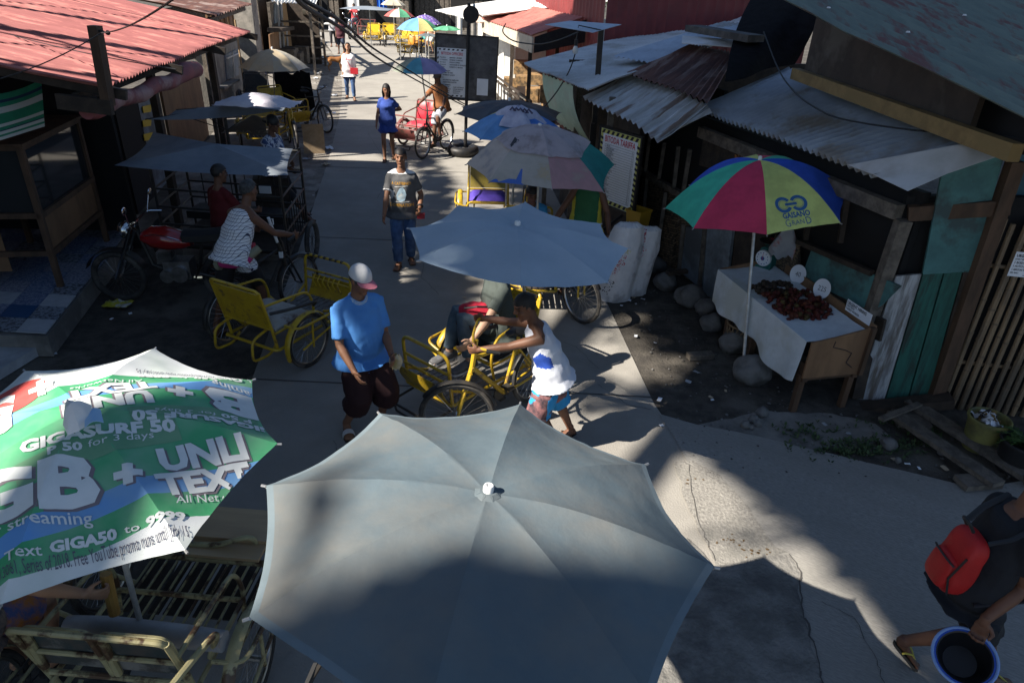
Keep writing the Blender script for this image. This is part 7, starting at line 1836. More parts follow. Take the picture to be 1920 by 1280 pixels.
    if hair:
        g = G(); rg = random.Random(int(abs(pel.x*100)))
        def hp(u, v):
            a, b = 2*PI*u, PI*v; n_ = V((sin(b)*cos(a), sin(b)*sin(a), cos(b))); k = (1.20 if hair == 'long' else 1.11)+.04*noise.noise(n_*4+V((pel.x, 0, 0)))
            return n_, HP(n_.x*.074*k, -.008+n_.y*.092*k, .03+n_.z*.092*k)
        nu, nv = 28, 20; vs = {}
        low = {'short': (.052, -.012, -.055), 'long': (.066, -.02, -.09), 'crop': (.064, .02, -.03), 'cap': (.0, -.012, -.05)}[hair]
        def keep(n_):
            z = .03+n_.z*.092; y = n_.y
            lim = low[0] if y > .55 else (low[1]+(low[0]-low[1])*(y-.0)/.55 if y > 0 else low[1]+(low[2]-low[1])*(-y))
            return z > lim
        for i in range(nu):
            for j in range(nv):
                ns = [hp((i+a)/nu, (j+b)/nv) for a, b in ((0, 0), (1, 0), (1, 1), (0, 1))]
                if all(keep(q[0]) for q in ns):
                    try: g.face([q[1] for q in ns])
                    except ValueError: pass
        bmesh.ops.remove_doubles(g.bm, verts=g.bm.verts, dist=.0005)
        if hair == 'long':
            for k in range(60):
                a = PI+PI*(k/59)*1.0; x0, y0 = cos(a), sin(a); L_ = .16+.05*rg.random()
                p0 = HP(x0*.08, -.008+y0*.098, .02); dn = -up0*L_*s-lk*.01
                g.tube([p0, p0+dn*.4+(hx*x0*.012+lk*y0*.01)*s, p0+dn+(hx*x0*.0)*s], [.012*s, .013*s, .005*s], 5)
        g.done('hair', hairm or m_hair, root, fixn=False)
    if cap:
        g = G()
        def cp(u, v):
            a = 2*PI*u; b = PI*.5*v; k = 1.13; return HP(sin(b)*cos(a)*.076*k, -.008+sin(b)*sin(a)*.096*k, .035+cos(b)*.098*k-(.0))
        g.grid(cp, 28, 10, 0); c_ = g.done('cap', cap[0], root, fixn=False)
        g = G(); sg = cap[2] if len(cap) > 2 else 1
        def br(u, v): x = (2*u-1); return HP(x*.076, sg*(.080*math.sqrt(max(0, 1-x*x*.8))+.095*v*math.sqrt(max(0, 1-x*x*.75))), .042-.016*v-.018*x*x)
        g.grid(br, 12, 6, .004); g.done('brim', cap[1], c_)
    if shoes:
        kind, mm = shoes[0], shoes[1]
        for i in (0, 1):
            d = fd[i]; side = V((d.y, -d.x, 0)); hl = heel[i]; base = V(feet[i])
            def fq(x, y, z): return base+(d*x+side*y)*s+up0*(z*s+max(0, hl)*(1-min(1, max(0, (x+.05)/.17))))
            g = G()
            out = [(-.075, -.025), (-.085, 0), (-.075, .025), (-.02, .036), (.06, .042), (.13, .052), (.19, .04), (.205, 0), (.19, -.04), (.13, -.052), (.06, -.042), (-.02, -.036)]
            if kind == 'slip':
                a = [g.bm.verts.new(fq(x, y, .004)) for x, y in out]; b = [g.bm.verts.new(fq(x, y, -.018)) for x, y in out]
                g.bm.faces.new(a); g.bm.faces.new(b[::-1])
                for k in range(12): g.bm.faces.new((a[k], a[(k+1) % 12], b[(k+1) % 12], b[k]))
                g.m(1)
                if len(shoes) > 3:
                    def stp(u, v): y = .056*(2*u-1); return fq(.075+.06*v, y*1.0, .012+.055*math.sqrt(max(0, 1-(2*u-1)**2)))
                    g.grid(stp, 10, 4, .006)
                else:
                    for sg in (-1, 1): g.tube([fq(.13, -.01*(1 if i else -1), .03), fq(.08, sg*.035, .065), fq(.02, sg*.044, .03), fq(.0, sg*.04, .0)], .007*s, 5)
                g.done('slipper', [mm, shoes[2]], root)
            else:
                rings = []
                for x, w, z0, z1 in ((-.085, .025, .0, .06), (-.06, .042, -.005, .10), (0, .045, -.005, .105), (.06, .048, -.005, .085), (.12, .054, -.005, .062), (.17, .05, -.005, .05), (.205, .03, .0, .035)):
                    rings.append([fq(x, w*cos(2*PI*j/14), (z0+z1)/2+(z1-z0)/2*max(-.9, sin(2*PI*j/14))) for j in range(14)])
                g._rings(rings); g.m(1)
                a = [fq(x*1.04, y*1.06, .012) for x, y in out]; g.prism(a, .02, (0, 0, -1)); g.done('shoe', [mm, shoes[2]], root)
    root_info = dict(root=root, sp=sp, neck=neck, hc=hc, wr=wr, el=el, kn=kn, an=an, shl=shl, fs=fs, rs=rs, HP=HP, bd=bd)
    return root_info
def cloth(name, c, c2=None, **k): return mat(name, c, c2 or tuple(x*.85 for x in c), k.pop('scale', 8), k.pop('rough', .85), bump=k.pop('bump', .12), bscale=k.pop('bscale', 120), **k)
m_denim = cloth('blue denim', (.055, .11, .24), (.035, .07, .16), c3=(.10, .17, .30), s3=3)
m_denim2 = cloth('grey blue denim', (.085, .125, .16), (.05, .08, .11), c3=(.13, .17, .20), s3=3)
m_polo = cloth('sky blue polo', (.08, .27, .66), (.07, .23, .58), scale=4)
m_maroonsh = cloth('maroon shorts', (.03, .009, .010)); m_whitest = cloth('white trim', (.7, .7, .7))
m_slipw = mat('white slipper strap', (.6, .6, .6), rough=.5); m_sole = mat('dark sole', (.03, .028, .026), rough=.7); m_slipb = mat('brown slipper', (.10, .055, .035), rough=.7)
# 1 --- man in the sky blue polo
pf = V((.62, -.78, 0)).normalized(); f1, f2 = P(651, 806), P(716, 792)
pc = (f1+f2)/2+V((.0, .06, .775))
i_ = person('man in a sky blue polo shirt and white cap with a pink brim', pc, pf, (f2, f1), (P(733, 662, .84), P(663, 694, .78)), 1.66, lean=(.03, 0), look=(.80, -.55, -.30), sk='brown', belly=.06,
    top=dict(m=[m_polo, m_whitest], hem=-.10, sleeve=.82, loose=.018, collar=cloth('polo collar', (.22, .42, .74), (.5, .6, .75), scale=60), wr=.008), bottom=dict(m=[m_maroonsh, m_whitest], cut=.66, flare=.05, inf=.024, name='shorts', mi=lambda z, x, y, n: 1 if abs(x) > .15 and abs(y+.01) < .012 else 0), hair='cap', hairm=m_hairg, cap=(mat('white cap', (.66, .66, .67), (.58, .58, .6), 9, .8), mat('pink brim', (.55, .16, .22), (.5, .2, .25), 9, .7)), shoes=('slip', m_sole, m_slipw, 1), vox=.010, chestw=1.2, grip=(.7, .45), footdir=((.75, -.5, 0), (.35, -.9, 0)), elbow=(None, V((-.8, .3, -.2))))
g = G(); w = i_['wr'][0]; c = P(742, 678, .78)
def f(u, v): a = 2*PI*u; r_ = .03+.028*sin(PI*min(1, v*1.1)); return c+V((r_*cos(a), r_*.5*sin(a), .07-.14*v+.01*sin(a*5)))
g.grid(f, 18, 8, 0); tag(g.done('snack_bag', mat('clear snack bag', (.55, .42, .18), (.6, .55, .45), 14, .3, trans=.2)), 'small clear bag of yellow snacks in the left hand of the sky blue polo man', 'bag')
# 2 --- man in grey printed shirt
f1, f2 = P(748, 500), P(771, 489); pc = (f1+f2)/2+V((0, -.02, .83))
m_grt = cloth('grey tee', (.105, .105, .108), (.085, .085, .088)); m_org = cloth('orange print', (.5, .26, .04)); m_sky2 = cloth('pale blue print', (.34, .46, .55)); m_pal = cloth('pale print', (.55, .55, .52))
def pr2(put, shape):
    put('A CATFEINED', 0, .345, .050, 2, .02, .85); put('DOMINATION', 0, .05, .055, 2, .03, .9)
    shape([(-.02, .30), (.02, .315), (.05, .27), (.065, .21), (.04, .13), (-.02, .11), (-.065, .14), (-.07, .2), (-.045, .26)], 3); shape([(-.05, .20), (.0, .24), (.045, .2), (.02, .15), (-.03, .15)], 4)
    shape([(-.09, .32), (.09, .335), (.09, .325), (-.09, .31)], 4); shape([(-.10, .115), (.10, .115), (.10, .108), (-.10, .108)], 4)
i_ = person('man walking in a grey printed tee with white trim and blue jeans', pc, (.10, -1), (f2, f1), (P(787, 390, .86), P(720, 405, .80)), 1.64, look=(.05, -1, -.02), sk='brown', top=dict(m=[m_grt, m_whitest, m_org, m_sky2, m_pal], hem=-.13, sleeve=.72, mi=lambda t, x, y, n, sl: 1 if sl > .66 else (1 if t > .478 else 0), print=pr2, wr=.007), bottom=dict(m=[m_denim], cut=.97, flare=.012), shoes=('slip', m_slipb, m_slipb), vox=.011, grip=(1.3, .6), heel=(.0, .0), footdir=((.3, -1, 0), (-.1, -1, 0)))
g = G(); c = i_['wr'][0]+V((.02, -.05, -.09)); g.box(c, (.10, .04, .075), .2); tag(g.done('red_wallet', mat('red purse', (.32, .02, .03), rough=.6)), 'red purse held in the left hand of the grey tee man', 'purse')
g = G(); w = i_['wr'][0]; e = (w-i_['el'][0]).normalized(); x, y, z = frame(e); q = w-e*.03; g.tube([q+x*.036*cos(k*PI/8)+y*.036*sin(k*PI/8) for k in range(16)], .011, 6, loop=True); g.done('wrist_watch', m_vinb, i_['root'])
# 3 --- woman in the blue blouse
f1, f2 = P(722, 302), P(738, 296); pc = (f1+f2)/2+V((0, .0, .80))
i_ = person('woman in a short sleeved royal blue blouse and dark shorts walking towards the camera', pc, (.05, -1), (f2, f1), (P(733, 207, .98), P(706, 232, .78)), 1.56, look=(.25, -1, -.25), sk='brown', female=True, top=dict(m=[cloth('royal blue blouse', (.035, .075, .32), (.025, .055, .25), scale=30)], hem=-.22, sleeve=.55, loose=.008), bottom=dict(m=[cloth('dark shorts', (.06, .022, .015))], cut=.33, inf=.012, name='shorts'), hair='long', shoes=('slip', m_sole, m_sole), vox=.014, grip=(.9, .4), elbow=(V((1, .2, -.3)), None), footdir=((.2, -1, 0), (0, -1, 0)))
# 4 --- woman in white tee, looking up
f1, f2 = P(652, 184), P(665, 188); pc = (f1+f2)/2+V((0, .0, .82))
def pr4(put, shape): put('SARASA', 0, .33, .055, 1, .02, 1.1)
i_ = person('woman in a white tee with red lettering and blue jeans, looking up', pc, (.12, -1), (f2, f1), (None, None), 1.60, look=(.1, -1, .55), sk='tan', female=True, top=dict(m=[cloth('white tee', (.72, .72, .73)), m_inkred], hem=-.16, sleeve=.85, loose=.03, print=pr4), bottom=dict(m=[m_denim], cut=.96), hair='long', shoes=('slip', m_sole, m_slipb), vox=.016, belly=.03, chestw=1.08)
g = G(); c = pc+V((.20, -.20, .02)); g.box(c, (.22, .07, .17)); g.tube([c+V((-.1, 0, .08)), i_['shl'][1].lerp(i_['neck'], .4)+V((0, -.12, .02)), i_['shl'][1].lerp(i_['neck'], .4)+V((0, 0, .07))], .008, 5); tag(g.done('red_sling_bag', mat('red leather', (.42, .02, .03), rough=.5)), 'small red sling bag at the hip of the woman in white', 'bag')
# 5 --- boys walking
f1 = P(636, 101); f2 = P(646, 103); pc = (f1+f2)/2+V((0, 0, .80))
person('boy in a maroon shirt and navy shorts on the far left side of the road', pc, (.1, -1), (f2, f1), (None, None), 1.55, sk='dark', top=dict(m=[cloth('maroon tee', (.075, .018, .028))], hem=-.14, sleeve=.75), bottom=dict(m=[cloth('navy shorts', (.03, .045, .08))], cut=.52, flare=.03, name='shorts'), shoes=('slip', m_sole, m_sole), vox=.02)
f1 = P(622, 88); f2 = P(631, 87); pc = (f1+f2)/2+V((0, 0, .82))
i_ = person('youth in a grey raglan shirt with dark sleeves carrying a white tray', pc, (.1, -1), (f2, f1), (pc+V((.15, -.4, .2)), pc+V((-.15, -.4, .2))), 1.58, sk='brown', top=dict(m=[cloth('raglan grey', (.36, .36, .38)), cloth('raglan black', (.03, .03, .035))], hem=-.12, sleeve=.8, mi=lambda t, x, y, n, sl: 1 if sl > -.05 and abs(x) > .13 else 0), bottom=dict(m=[cloth('charcoal trousers', (.03, .03, .035))], cut=.9), shoes=('slip', m_sole, m_sole), vox=.02)
g = G(); c = pc+V((0, -.48, .22)); g.box(c, (.5, .34, .03)); g.box(c+V((0, 0, .03)), (.46, .3, .03)); tag(g.done('white_tray', m_white), 'white tray carried by the youth in the raglan shirt', 'tray')
# 6 --- woman at the stall, left verge
f1 = P(575, 80); pc = f1+V((.1, 0, .80))
person('woman in pale blue shorts standing at the shop under the white awning', pc, (-.5, .85), (f1, f1+V((.22, .05, 0))), (None, None), 1.55, sk='brown', female=True, top=dict(m=[cloth('pale blue top', (.30, .38, .5))], hem=-.05, sleeve=.5), bottom=dict(m=[cloth('pale blue shorts', (.34, .45, .66))], cut=.34, flare=.03, name='shorts'), hair='long', shoes=('slip', m_sole, m_sole), vox=.02)
# 9 --- rider of the red pedicab
W5 = lambda x, y, z: world(t5, (x, y, z))
i_ = person('rider in an orange brown shirt, grey shorts and cap on the red brown pedicab', W5(0, .2, .97), (hr.x, hr.y), (W5(-.13, .52, .34), W5(.13, .35, .12)), (W5(-.31, .72, 1.03), W5(.31, .72, 1.03)), 1.62, lean=(.22, 0), look=(hr.x, hr.y, -.15), sk='dark', top=dict(m=[cloth('orange brown tee', (.26, .10, .035))], hem=-.08, sleeve=.75), bottom=dict(m=[cloth('light grey shorts', (.40, .42, .47))], cut=.5, flare=.03, name='shorts'), hair='cap', cap=(mat('brown cap', (.14, .09, .07), rough=.8), mat('brown brim', (.12, .08, .06), rough=.8)), shoes=('slip', m_sole, m_sole), vox=.014, grip=(1.3, 1.3))
# 12 --- seated man in dark cap and floral shirt
fo = P(580, 412); fl_ = mat('floral cloth', (.05, .08, .18), (.55, .58, .65), 22, .85, lo=.47, hi=.53)
pc = V((-3.75, 10.35, .92))
person('seated man in a dark cap, blue floral shirt and dark trousers beside the black cage', pc, (.92, -.35), (P(566, 400), P(574, 412)), (pc+V((.36, -.2, .14)), pc+V((.36, -.34, .1))), 1.62, lean=(.12, 0), look=(.95, -.2, -.12), sk='dark', top=dict(m=[fl_], hem=-.08, sleeve=.8, loose=.02), bottom=dict(m=[cloth('dark trousers', (.022, .022, .028))], cut=.78, flare=.012), hair='cap', cap=(m_vinb, m_vinb, -1), shoes=('slip', m_sole, m_slipb), vox=.012, footdir=((.9, -.35, 0), (.9, -.45, 0)))
g = G(); g.box(V((-3.8, 10.38, .40)), (.5, .5, .80), .3); tag(g.done('wooden_crate', m_darkwood), 'dark wooden crate seat under the man in the dark cap', 'crate')
# 13 --- man in dark red shirt standing in shade
pc = V((-3.62, 8.12, .78))
person('man in a dark red shirt and grey jeans standing in the shade behind the motorcycle', pc, (.5, .85), (P(388, 520)+V((0, .25, 0)), P(402, 528)+V((.05, .2, 0))), (None, pc+V((.32, .22, .12))), 1.56, look=(.7, .6, -.1), sk='dark', top=dict(m=[cloth('dark red tee', (.10, .007, .009))], hem=-.12, sleeve=.72), bottom=dict(m=[cloth('grey jeans', (.12, .13, .14))], cut=.95), shoes=('slip', m_sole, m_sole), vox=.013)
# 14 --- checked vest rider
WL = lambda x, y, z: world(tl_, (x, y, z))
mc = bpy.data.materials.new('checked vest'); mc.use_nodes = True; nt = mc.node_tree
tc = nt.nodes.new('ShaderNodeTexCoord'); sx = nt.nodes.new('ShaderNodeSeparateXYZ'); nt.links.new(tc.outputs['Object'], sx.inputs[0])
def stripe(src, sc_, w):
    a = nt.nodes.new('ShaderNodeMath'); a.operation = 'MULTIPLY'; a.inputs[1].default_value = sc_; nt.links.new(src, a.inputs[0])
    b = nt.nodes.new('ShaderNodeMath'); b.operation = 'FRACT'; nt.links.new(a.outputs[0], b.inputs[0]); c = nt.nodes.new('ShaderNodeMath'); c.operation = 'LESS_THAN'; c.inputs[1].default_value = w; nt.links.new(b.outputs[0], c.inputs[0]); return c.outputs[0]
ad = nt.nodes.new('ShaderNodeMath'); ad.operation = 'MAXIMUM'; xy = nt.nodes.new('ShaderNodeVectorMath'); xy.operation = 'DOT_PRODUCT'; xy.inputs[1].default_value = (.7, -.75, 0); nt.links.new(tc.outputs['Object'], xy.inputs[0])
nt.links.new(stripe(xy.outputs['Value'], 36, .12), ad.inputs[0]); nt.links.new(stripe(sx.outputs['Z'], 33, .12), ad.inputs[1])
mx = nt.nodes.new('ShaderNodeMix'); mx.data_type = 'RGBA'; mx.inputs['A'].default_value = (.70, .70, .72, 1); mx.inputs['B'].default_value = (.03, .035, .08, 1); nt.links.new(ad.outputs[0], mx.inputs['Factor']); nt.links.new(mx.outputs['Result'], nt.nodes['Principled BSDF'].inputs['Base Color']); nt.nodes['Principled BSDF'].inputs['Roughness'].default_value = .85
m_nav = cloth('navy binding', (.025, .025, .05))
ph = WL(0, .16, .98)
i_ = person('grey haired man in a white checked vest on the left yellow pedicab', ph, h2.normalized(), (P(404, 640)+V((-.02, .1, 0)), WL(.13, .4, .15)), (WL(-.30, .73, 1.03), WL(.26, .76, 1.05)), 1.64, lean=(.48, 0), look=(h2.x, h2.y, -.1), sk='dark', top=dict(m=[mc, m_nav], tank=True, hem=-.12, loose=.014, wr=.008), bottom=dict(m=[cloth('black shorts', (.02, .02, .022))], cut=.55, flare=.02, name='shorts'), hair='crop', hairm=m_hairg, shoes=('slip', m_sole, m_slipb), vox=.010, grip=(1.4, 1.4))
# belt bag and saddle wrap
g = G(); q = WL(0, .02, .92); g.tube([q+V((-.05, 0, 0)), q+V((.12, -.01, .0)), q+V((.22, .08, .02)), q+V((.30, .14, .08))], [.05, .055, .05, .02], 10); g.m(1).tube([q+V((.24, .1, .05)), q+V((.34, .16, .12))], [.045, .04], 10); g.tube([q+V((-.06, -.02, -.02)), q+V((-.02, -.02, -.01))], [.055, .06], 10)
tag(g.done('saddle_wrap', [mat('pink cloth', (.45, .03, .16), rough=.8), mat('olive grey wrap', (.22, .21, .14), rough=.85)], jit=.01), 'pink and grey cloth bundle wrapped round the rear of the left pedicab saddle', 'cloth')
# 15 --- passenger
WC_ = lambda x, y, z: world(tc_, (x, y, z))
hipc = WC_(.46, .02, .66)
i_ = person('passenger in a dark grey green shirt and jeans seated in the centre yellow pedicab', hipc, (-.90, -.42), (P(880, 690, .33), P(842, 672, .33)), (P(884, 640, .74), P(872, 588, .84)), 1.74, lean=(.06, 0), look=(hd.x, hd.y-.3, -.35), sk='fair', top=dict(m=[cloth('dark grey green tee', (.055, .068, .062))], hem=-.1, sleeve=.75, loose=.02), bottom=dict(m=[m_denim2], cut=.95, inf=.018), shoes=('shoe', mat('grey sneaker', (.10, .10, .105), (.15, .15, .155), 20, .7), m_whitest), vox=.010, grip=(.5, .9), footdir=((-.75, -.65, 0), (-.75, -.6, 0)), handdir=((-.7, -.5, -.5), (.4, -.3, -.8)))
g = G(); c = hipc+V((-.20, -.12, .17))
def f(u, v):
    a = 2*PI*u; p = V((.20*cos(a)*sin(PI*v)**.6, .13*sin(a)*sin(PI*v)**.6, .10-.2*v)); p = Matrix.Rotation(.6, 3, 'X') @ p; return c+p+V((0, 0, .02*noise.noise(p*14)))
g.grid(f, 28, 14, 0); g.m(1); 
def f(u, v): a = 2*PI*u; return c+V((.205*cos(a), .14*sin(a)-.02, -.05-.045*v))
g.grid(f, 28, 4, 0); g.m(2); g.tube([c+V((-.12, -.1, .1)), c+V((.0, -.12, .13)), c+V((.12, -.05, .10))], .01, 6)
tag(g.done('red_bag', [cloth('red bag cloth', (.45, .015, .04), (.36, .012, .03)), cloth('dark bag base', (.05, .04, .045)), m_vinb], fixn=False), 'red and dark grey bag on the lap of the seated passenger', 'bag')
# 16 --- driver in the white vest
ph = V((.33, 4.92, .80))
m_vest = cloth('white vest', (.66, .68, .74), (.58, .60, .68), scale=4); m_bluep = cloth('blue side panel', (.02, .07, .38)); m_aqua = cloth('aqua shorts', (.02, .27, .58), (.018, .23, .5), scale=5); m_rose = cloth('dusty rose print', (.25, .11, .11), (.04, .03, .04), scale=10)
def prv(put, shape): put('UP', -.10, .47, .05, 2, .04, 1)
i_ = person('driver in a white sleeveless vest and aqua shorts at the centre pedicab handlebar', ph, (-.96, -.18), (V((.44, 4.82, 0)), V((.56, 5.10, 0))), (WC_(-.20, .99, 1.03), WC_(.20, .60, 1.03)), 1.55, lean=(.32, .0), look=(hd.x, hd.y+.5, -.25), sk='dark', top=dict(m=[m_vest, m_bluep, m_ink], tank=True, hem=-.12, loose=.02, mi=lambda t, x, y, n, sl: 1 if abs(x) > .10 and .13 < t < .30 and n > -.4 and y > -.02 and t < .30-.9*abs(y-.06) else 0, wr=.009), bottom=dict(m=[m_aqua, m_rose, m_vinb], cut=.58, flare=.045, inf=.024, name='shorts', mi=lambda z, x, y, n: 2 if z > .03 else (1 if (y > .06 and n.z < .3) or noise.noise(V((x*7, y*7, z*5))) > .38 else 0)), shoes=('slip', m_sole, m_slipb), vox=.010, grip=(1.4, 1.4), heel=(.04, 0), footdir=((-.8, -.4, 0), (-.7, -.5, 0)), elbow=(V((.4, -.5, -1)), V((.4, .3, -1))))
# 17, 18 --- jersey driver and blue shirted passenger behind the blue grey umbrella
W3_ = lambda x, y, z: world(t3, (x, y, z))
m_jer = cloth('green jersey', (.03, .13, .055)); m_jey = cloth('yellow trim', (.55, .48, .05))
person('driver in a green jersey with yellow sides behind the blue grey umbrella', W3_(-.08, .2, .97), (-.1, -1), (W3_(-.15, .5, .3), W3_(.13, .4, .15)), (W3_(-.32, .55, 1.0), W3_(.38, .45, .95)), 1.66, lean=(.1, 0), look=(-.5, -1, -.3), sk='dark', top=dict(m=[m_jer, m_jey], tank=True, hem=-.12, mi=lambda t, x, y, n, sl: 1 if (abs(x) > .145 and t < .36) or t > .46 else 0), bottom=dict(m=[cloth('dark track shorts', (.03, .03, .04))], cut=.55, flare=.03, name='shorts'), vox=.012, shoes=('slip', m_sole, m_sole), grip=(.8, .8))
person('passenger in a bright blue shirt leaning beside the green jersey driver', W3_(.55, -.1, .66), (.1, -1), (W3_(.5, .45, .34), W3_(.7, .45, .34)), (None, None), 1.6, lean=(.25, .1), look=(.3, -1, -.4), sk='dark', top=dict(m=[cloth('bright blue tee', (.05, .30, .62))], hem=-.1, sleeve=.75, loose=.02), bottom=dict(m=[m_denim2], cut=.9), vox=.013, shoes=('slip', m_sole, m_sole))
# 19 --- driver under the green umbrella
W9 = lambda x, y, z: world(t9, (x, y, z))
i_ = person('driver under the green umbrella gripping its wooden pole, only arm and knee in view', W9(.04, .06, .96), (.35, .95), (W9(-.16, .45, .14), W9(.14, .35, .3)), (W9(-.2, .6, 1.0), P(152, 1112, .93)), 1.64, lean=(.34, 0), look=(.2, 1, -.1), sk='tan', top=dict(m=[cloth('checked dark shirt', (.06, .055, .06), (.16, .12, .1), scale=40)], hem=-.1, sleeve=.6), bottom=dict(m=[cloth('orange print shorts', (.35, .13, .03), (.06, .08, .2), scale=14)], cut=.40, flare=.03, name='shorts'), shoes=('slip', m_sole, m_slipb), vox=.009, grip=(1.3, 1.3), handdir=(None, (.85, .15, -.2)), palm=(None, (.1, .9, 0)), elbow=(None, V((-.1, -.5, -.6))))
# 20 --- man with red backpack, lower right corner
pc = V((2.58, 2.74, .86)); fw_ = V((1, -.08, 0)).normalized()
i_ = person('man in black clothes with a red backpack, holding a blue basin', pc, fw_, (V((2.95, 2.72, 0)), P(1690, 1218, .12)), (pc+V((.25, .3, -.05)), P(1848, 1160, .84)), 1.70, lean=(.12, 0), look=(1, -.1, -.05), sk='dark', top=dict(m=[cloth('black tee', (.010, .012, .017))], hem=-.14, sleeve=.58, loose=.01), bottom=dict(m=[cloth('black shorts', (.012, .013, .018))], cut=.56, flare=.03, name='shorts'), shoes=('slip', m_sole, mat('yellow slipper strap', (.42, .36, .06), rough=.6)), vox=.010, grip=(.5, 1.2), footdir=(None, (.75, -.2, -.75)), heel=(0, 0), knee=(None, V((.6, 0, -.6))), palm=(None, (-.6, -.5, 0)), handdir=(None, (-.05, -.1, -1)), elbow=(None, V((.6, .2, .1))))
bp = thing('backpack', 'bright red backpack with black straps on the back of the man in black', 'backpack', pc+V((-.25, 0, .1)))
m_bpk = cloth('red nylon', (.42, .012, .012), (.36, .01, .01), rough=.6); bc = pc+V((-.17, -.04, .19))
g = G()
def f(u, v):
    a = 2*PI*u; b = PI*v; n_ = V((sin(b)*cos(a), sin(b)*sin(a), cos(b))); k = (abs(n_.x)**4+abs(n_.y)**4+abs(n_.z)**4)**-.25
    p = V((n_.x*k*.07, n_.y*k*.105, n_.z*k*.19)); p.x *= 1-.25*max(0, p.z/.2); p = Matrix.Rotation(.14, 3, 'Y') @ p; return bc+p+V((.008*noise.noise(p*11), .006*noise.noise(p*13+V((3, 3, 3))), 0))
g.grid(f, 40, 24, 0); g.done('main_compartment', m_bpk, bp, fixn=False)
g = G()
def f(u, v):
    a = 2*PI*u; b = PI*v; n_ = V((sin(b)*cos(a), sin(b)*sin(a), cos(b))); k = (abs(n_.x)**4+abs(n_.y)**4+abs(n_.z)**4)**-.25
    p = V((n_.x*k*.04, n_.y*k*.085, n_.z*k*.10)); return bc+Matrix.Rotation(.14, 3, 'Y') @ (p+V((-.062, 0, -.06)))
g.grid(f, 30, 16, 0); g.done('front_pocket', m_bpk, bp, fixn=False)
g = G(); g.tube([bc+V((-.085, -.088, .03)), bc+V((-.104, -.05, .045)), bc+V((-.105, .05, .045)), bc+V((-.085, .088, .03))], .006, 5); g.tube([bc+V((-.05, -.10, .1)), bc+V((-.09, -.09, -.05)), bc+V((-.07, -.10, -.15))], .006, 5); g.done('zip', m_vinb, bp)
g = G()
for sg in (-1, 1): g.tube([bc+V((.03, sg*.09, .2)), bc+V((.1, sg*.12, .26)), i_['neck']+V((.0, sg*.12, .02)), i_['neck']+V((.12, sg*.15, -.12)), bc+V((.28, sg*.17, -.1)), bc+V((.06, sg*.14, -.18))], .018, 6, flat=.4)
g.tube(rnd([bc+V((-.02, -.03, .22)), bc+V((-.06, -.03, .28)), bc+V((-.06, .03, .28)), bc+V((-.02, .03, .22))], .03), .009, 6); g.done('strap', m_vinb, bp)
w = i_['wr'][1]; bsn = thing('basin', 'blue rimmed basin, dark inside, held at the side of the man in black', 'basin', w)
Md = Matrix.Translation(P(1808, 1232, .60)) @ (CAMP-P(1808, 1232, .6)).normalized().lerp(V((0, -.3, 1)).normalized(), .35).to_track_quat('Z', 'Y').to_matrix().to_4x4()
g = G(); g.lathe([(.001, -.16), (.09, -.16), (.125, -.02), (.14, .0), (.15, 0), (.15, .012), (.13, .012)], Md, 36); g.done('shell', mat('blue plastic basin', (.02, .08, .42), rough=.35), bsn)
g = G(); g.lathe([(.001, -.145), (.085, -.145), (.118, -.01), (.13, .0135), (.123, .008), (.08, -.14), (.001, -.14)], Md, 36); g.done('lining', mat('black lining', (.012, .012, .014), rough=.4), bsn)
g = G(); g.tube([Md @ V((.147*cos(a), .147*sin(a), .016)) for a in [2*PI*k/36 for k in range(36)]], .008, 8, loop=True); g.done('rim', mat('pale blue rim', (.20, .32, .60), rough=.35), bsn)
# ---- far riders and idlers
WP = lambda px, py: P(px, py)
i0 = P(666, 66)
person('rider in a red and white shirt on the far motorcycle', V((i0.x, i0.y-.35+.55, .86)), (0, -1), (V((i0.x+.2, i0.y-.1, .25)), V((i0.x-.2, i0.y-.1, .25))), (V((i0.x+.3, i0.y-.75, 1.02)), V((i0.x-.3, i0.y-.75, 1.02))), 1.65, lean=(.15, 0), sk='dark', top=dict(m=[cloth('red jersey', (.50, .05, .06)), m_whitest], hem=-.1, sleeve=.8, mi=lambda t, x, y, n, sl: 1 if abs(x) < .05 and .15 < t < .33 and n > 0 else 0), bottom=dict(m=[cloth('pale trousers', (.45, .38, .36))], cut=.9), vox=.025, shoes=('slip', m_sole, m_sole))
def idler(label, px, py, h, facing, topc, botc, sk_='dark', long=False, fem=False):
    q = P(px, py); person(label, q+V((0, 0, .5*h)), facing, (q+V((.1, 0, 0)), q+V((-.1, .05, 0))), (None, None), h, sk=sk_, female=fem, top=dict(m=[cloth('idler top %d' % px, topc)], hem=-.12, sleeve=.75), bottom=dict(m=[cloth('idler shorts %d' % px, botc)], cut=.5 if not long else .92, flare=.03, name='shorts'), hair='long' if fem else 'short', shoes=('slip', m_sole, m_sole), vox=.03)
idler('far figure in a red top before the dark stall at the street end', 696, 40, 1.55, (.3, -1), (.45, .06, .04), (.1, .1, .12), fem=True)
idler('far figure in a pale blue shirt by the motorcycle under the cream umbrella', 721, 28, 1.6, (-.4, -1), (.30, .45, .62), (.08, .08, .1))
idler('far figure in dark clothes under the grey flat canopy', 682, 40, 1.6, (.2, -1), (.06, .05, .06), (.05, .05, .07))
idler('far figure in maroon beside the blue tarp', 655, 38, 1.55, (0, -1), (.16, .03, .05), (.05, .05, .07))
idler('far figure in black at the lumber heap', 612, 34, 1.6, (.5, -1), (.03, .03, .035), (.03, .03, .04), long=True)
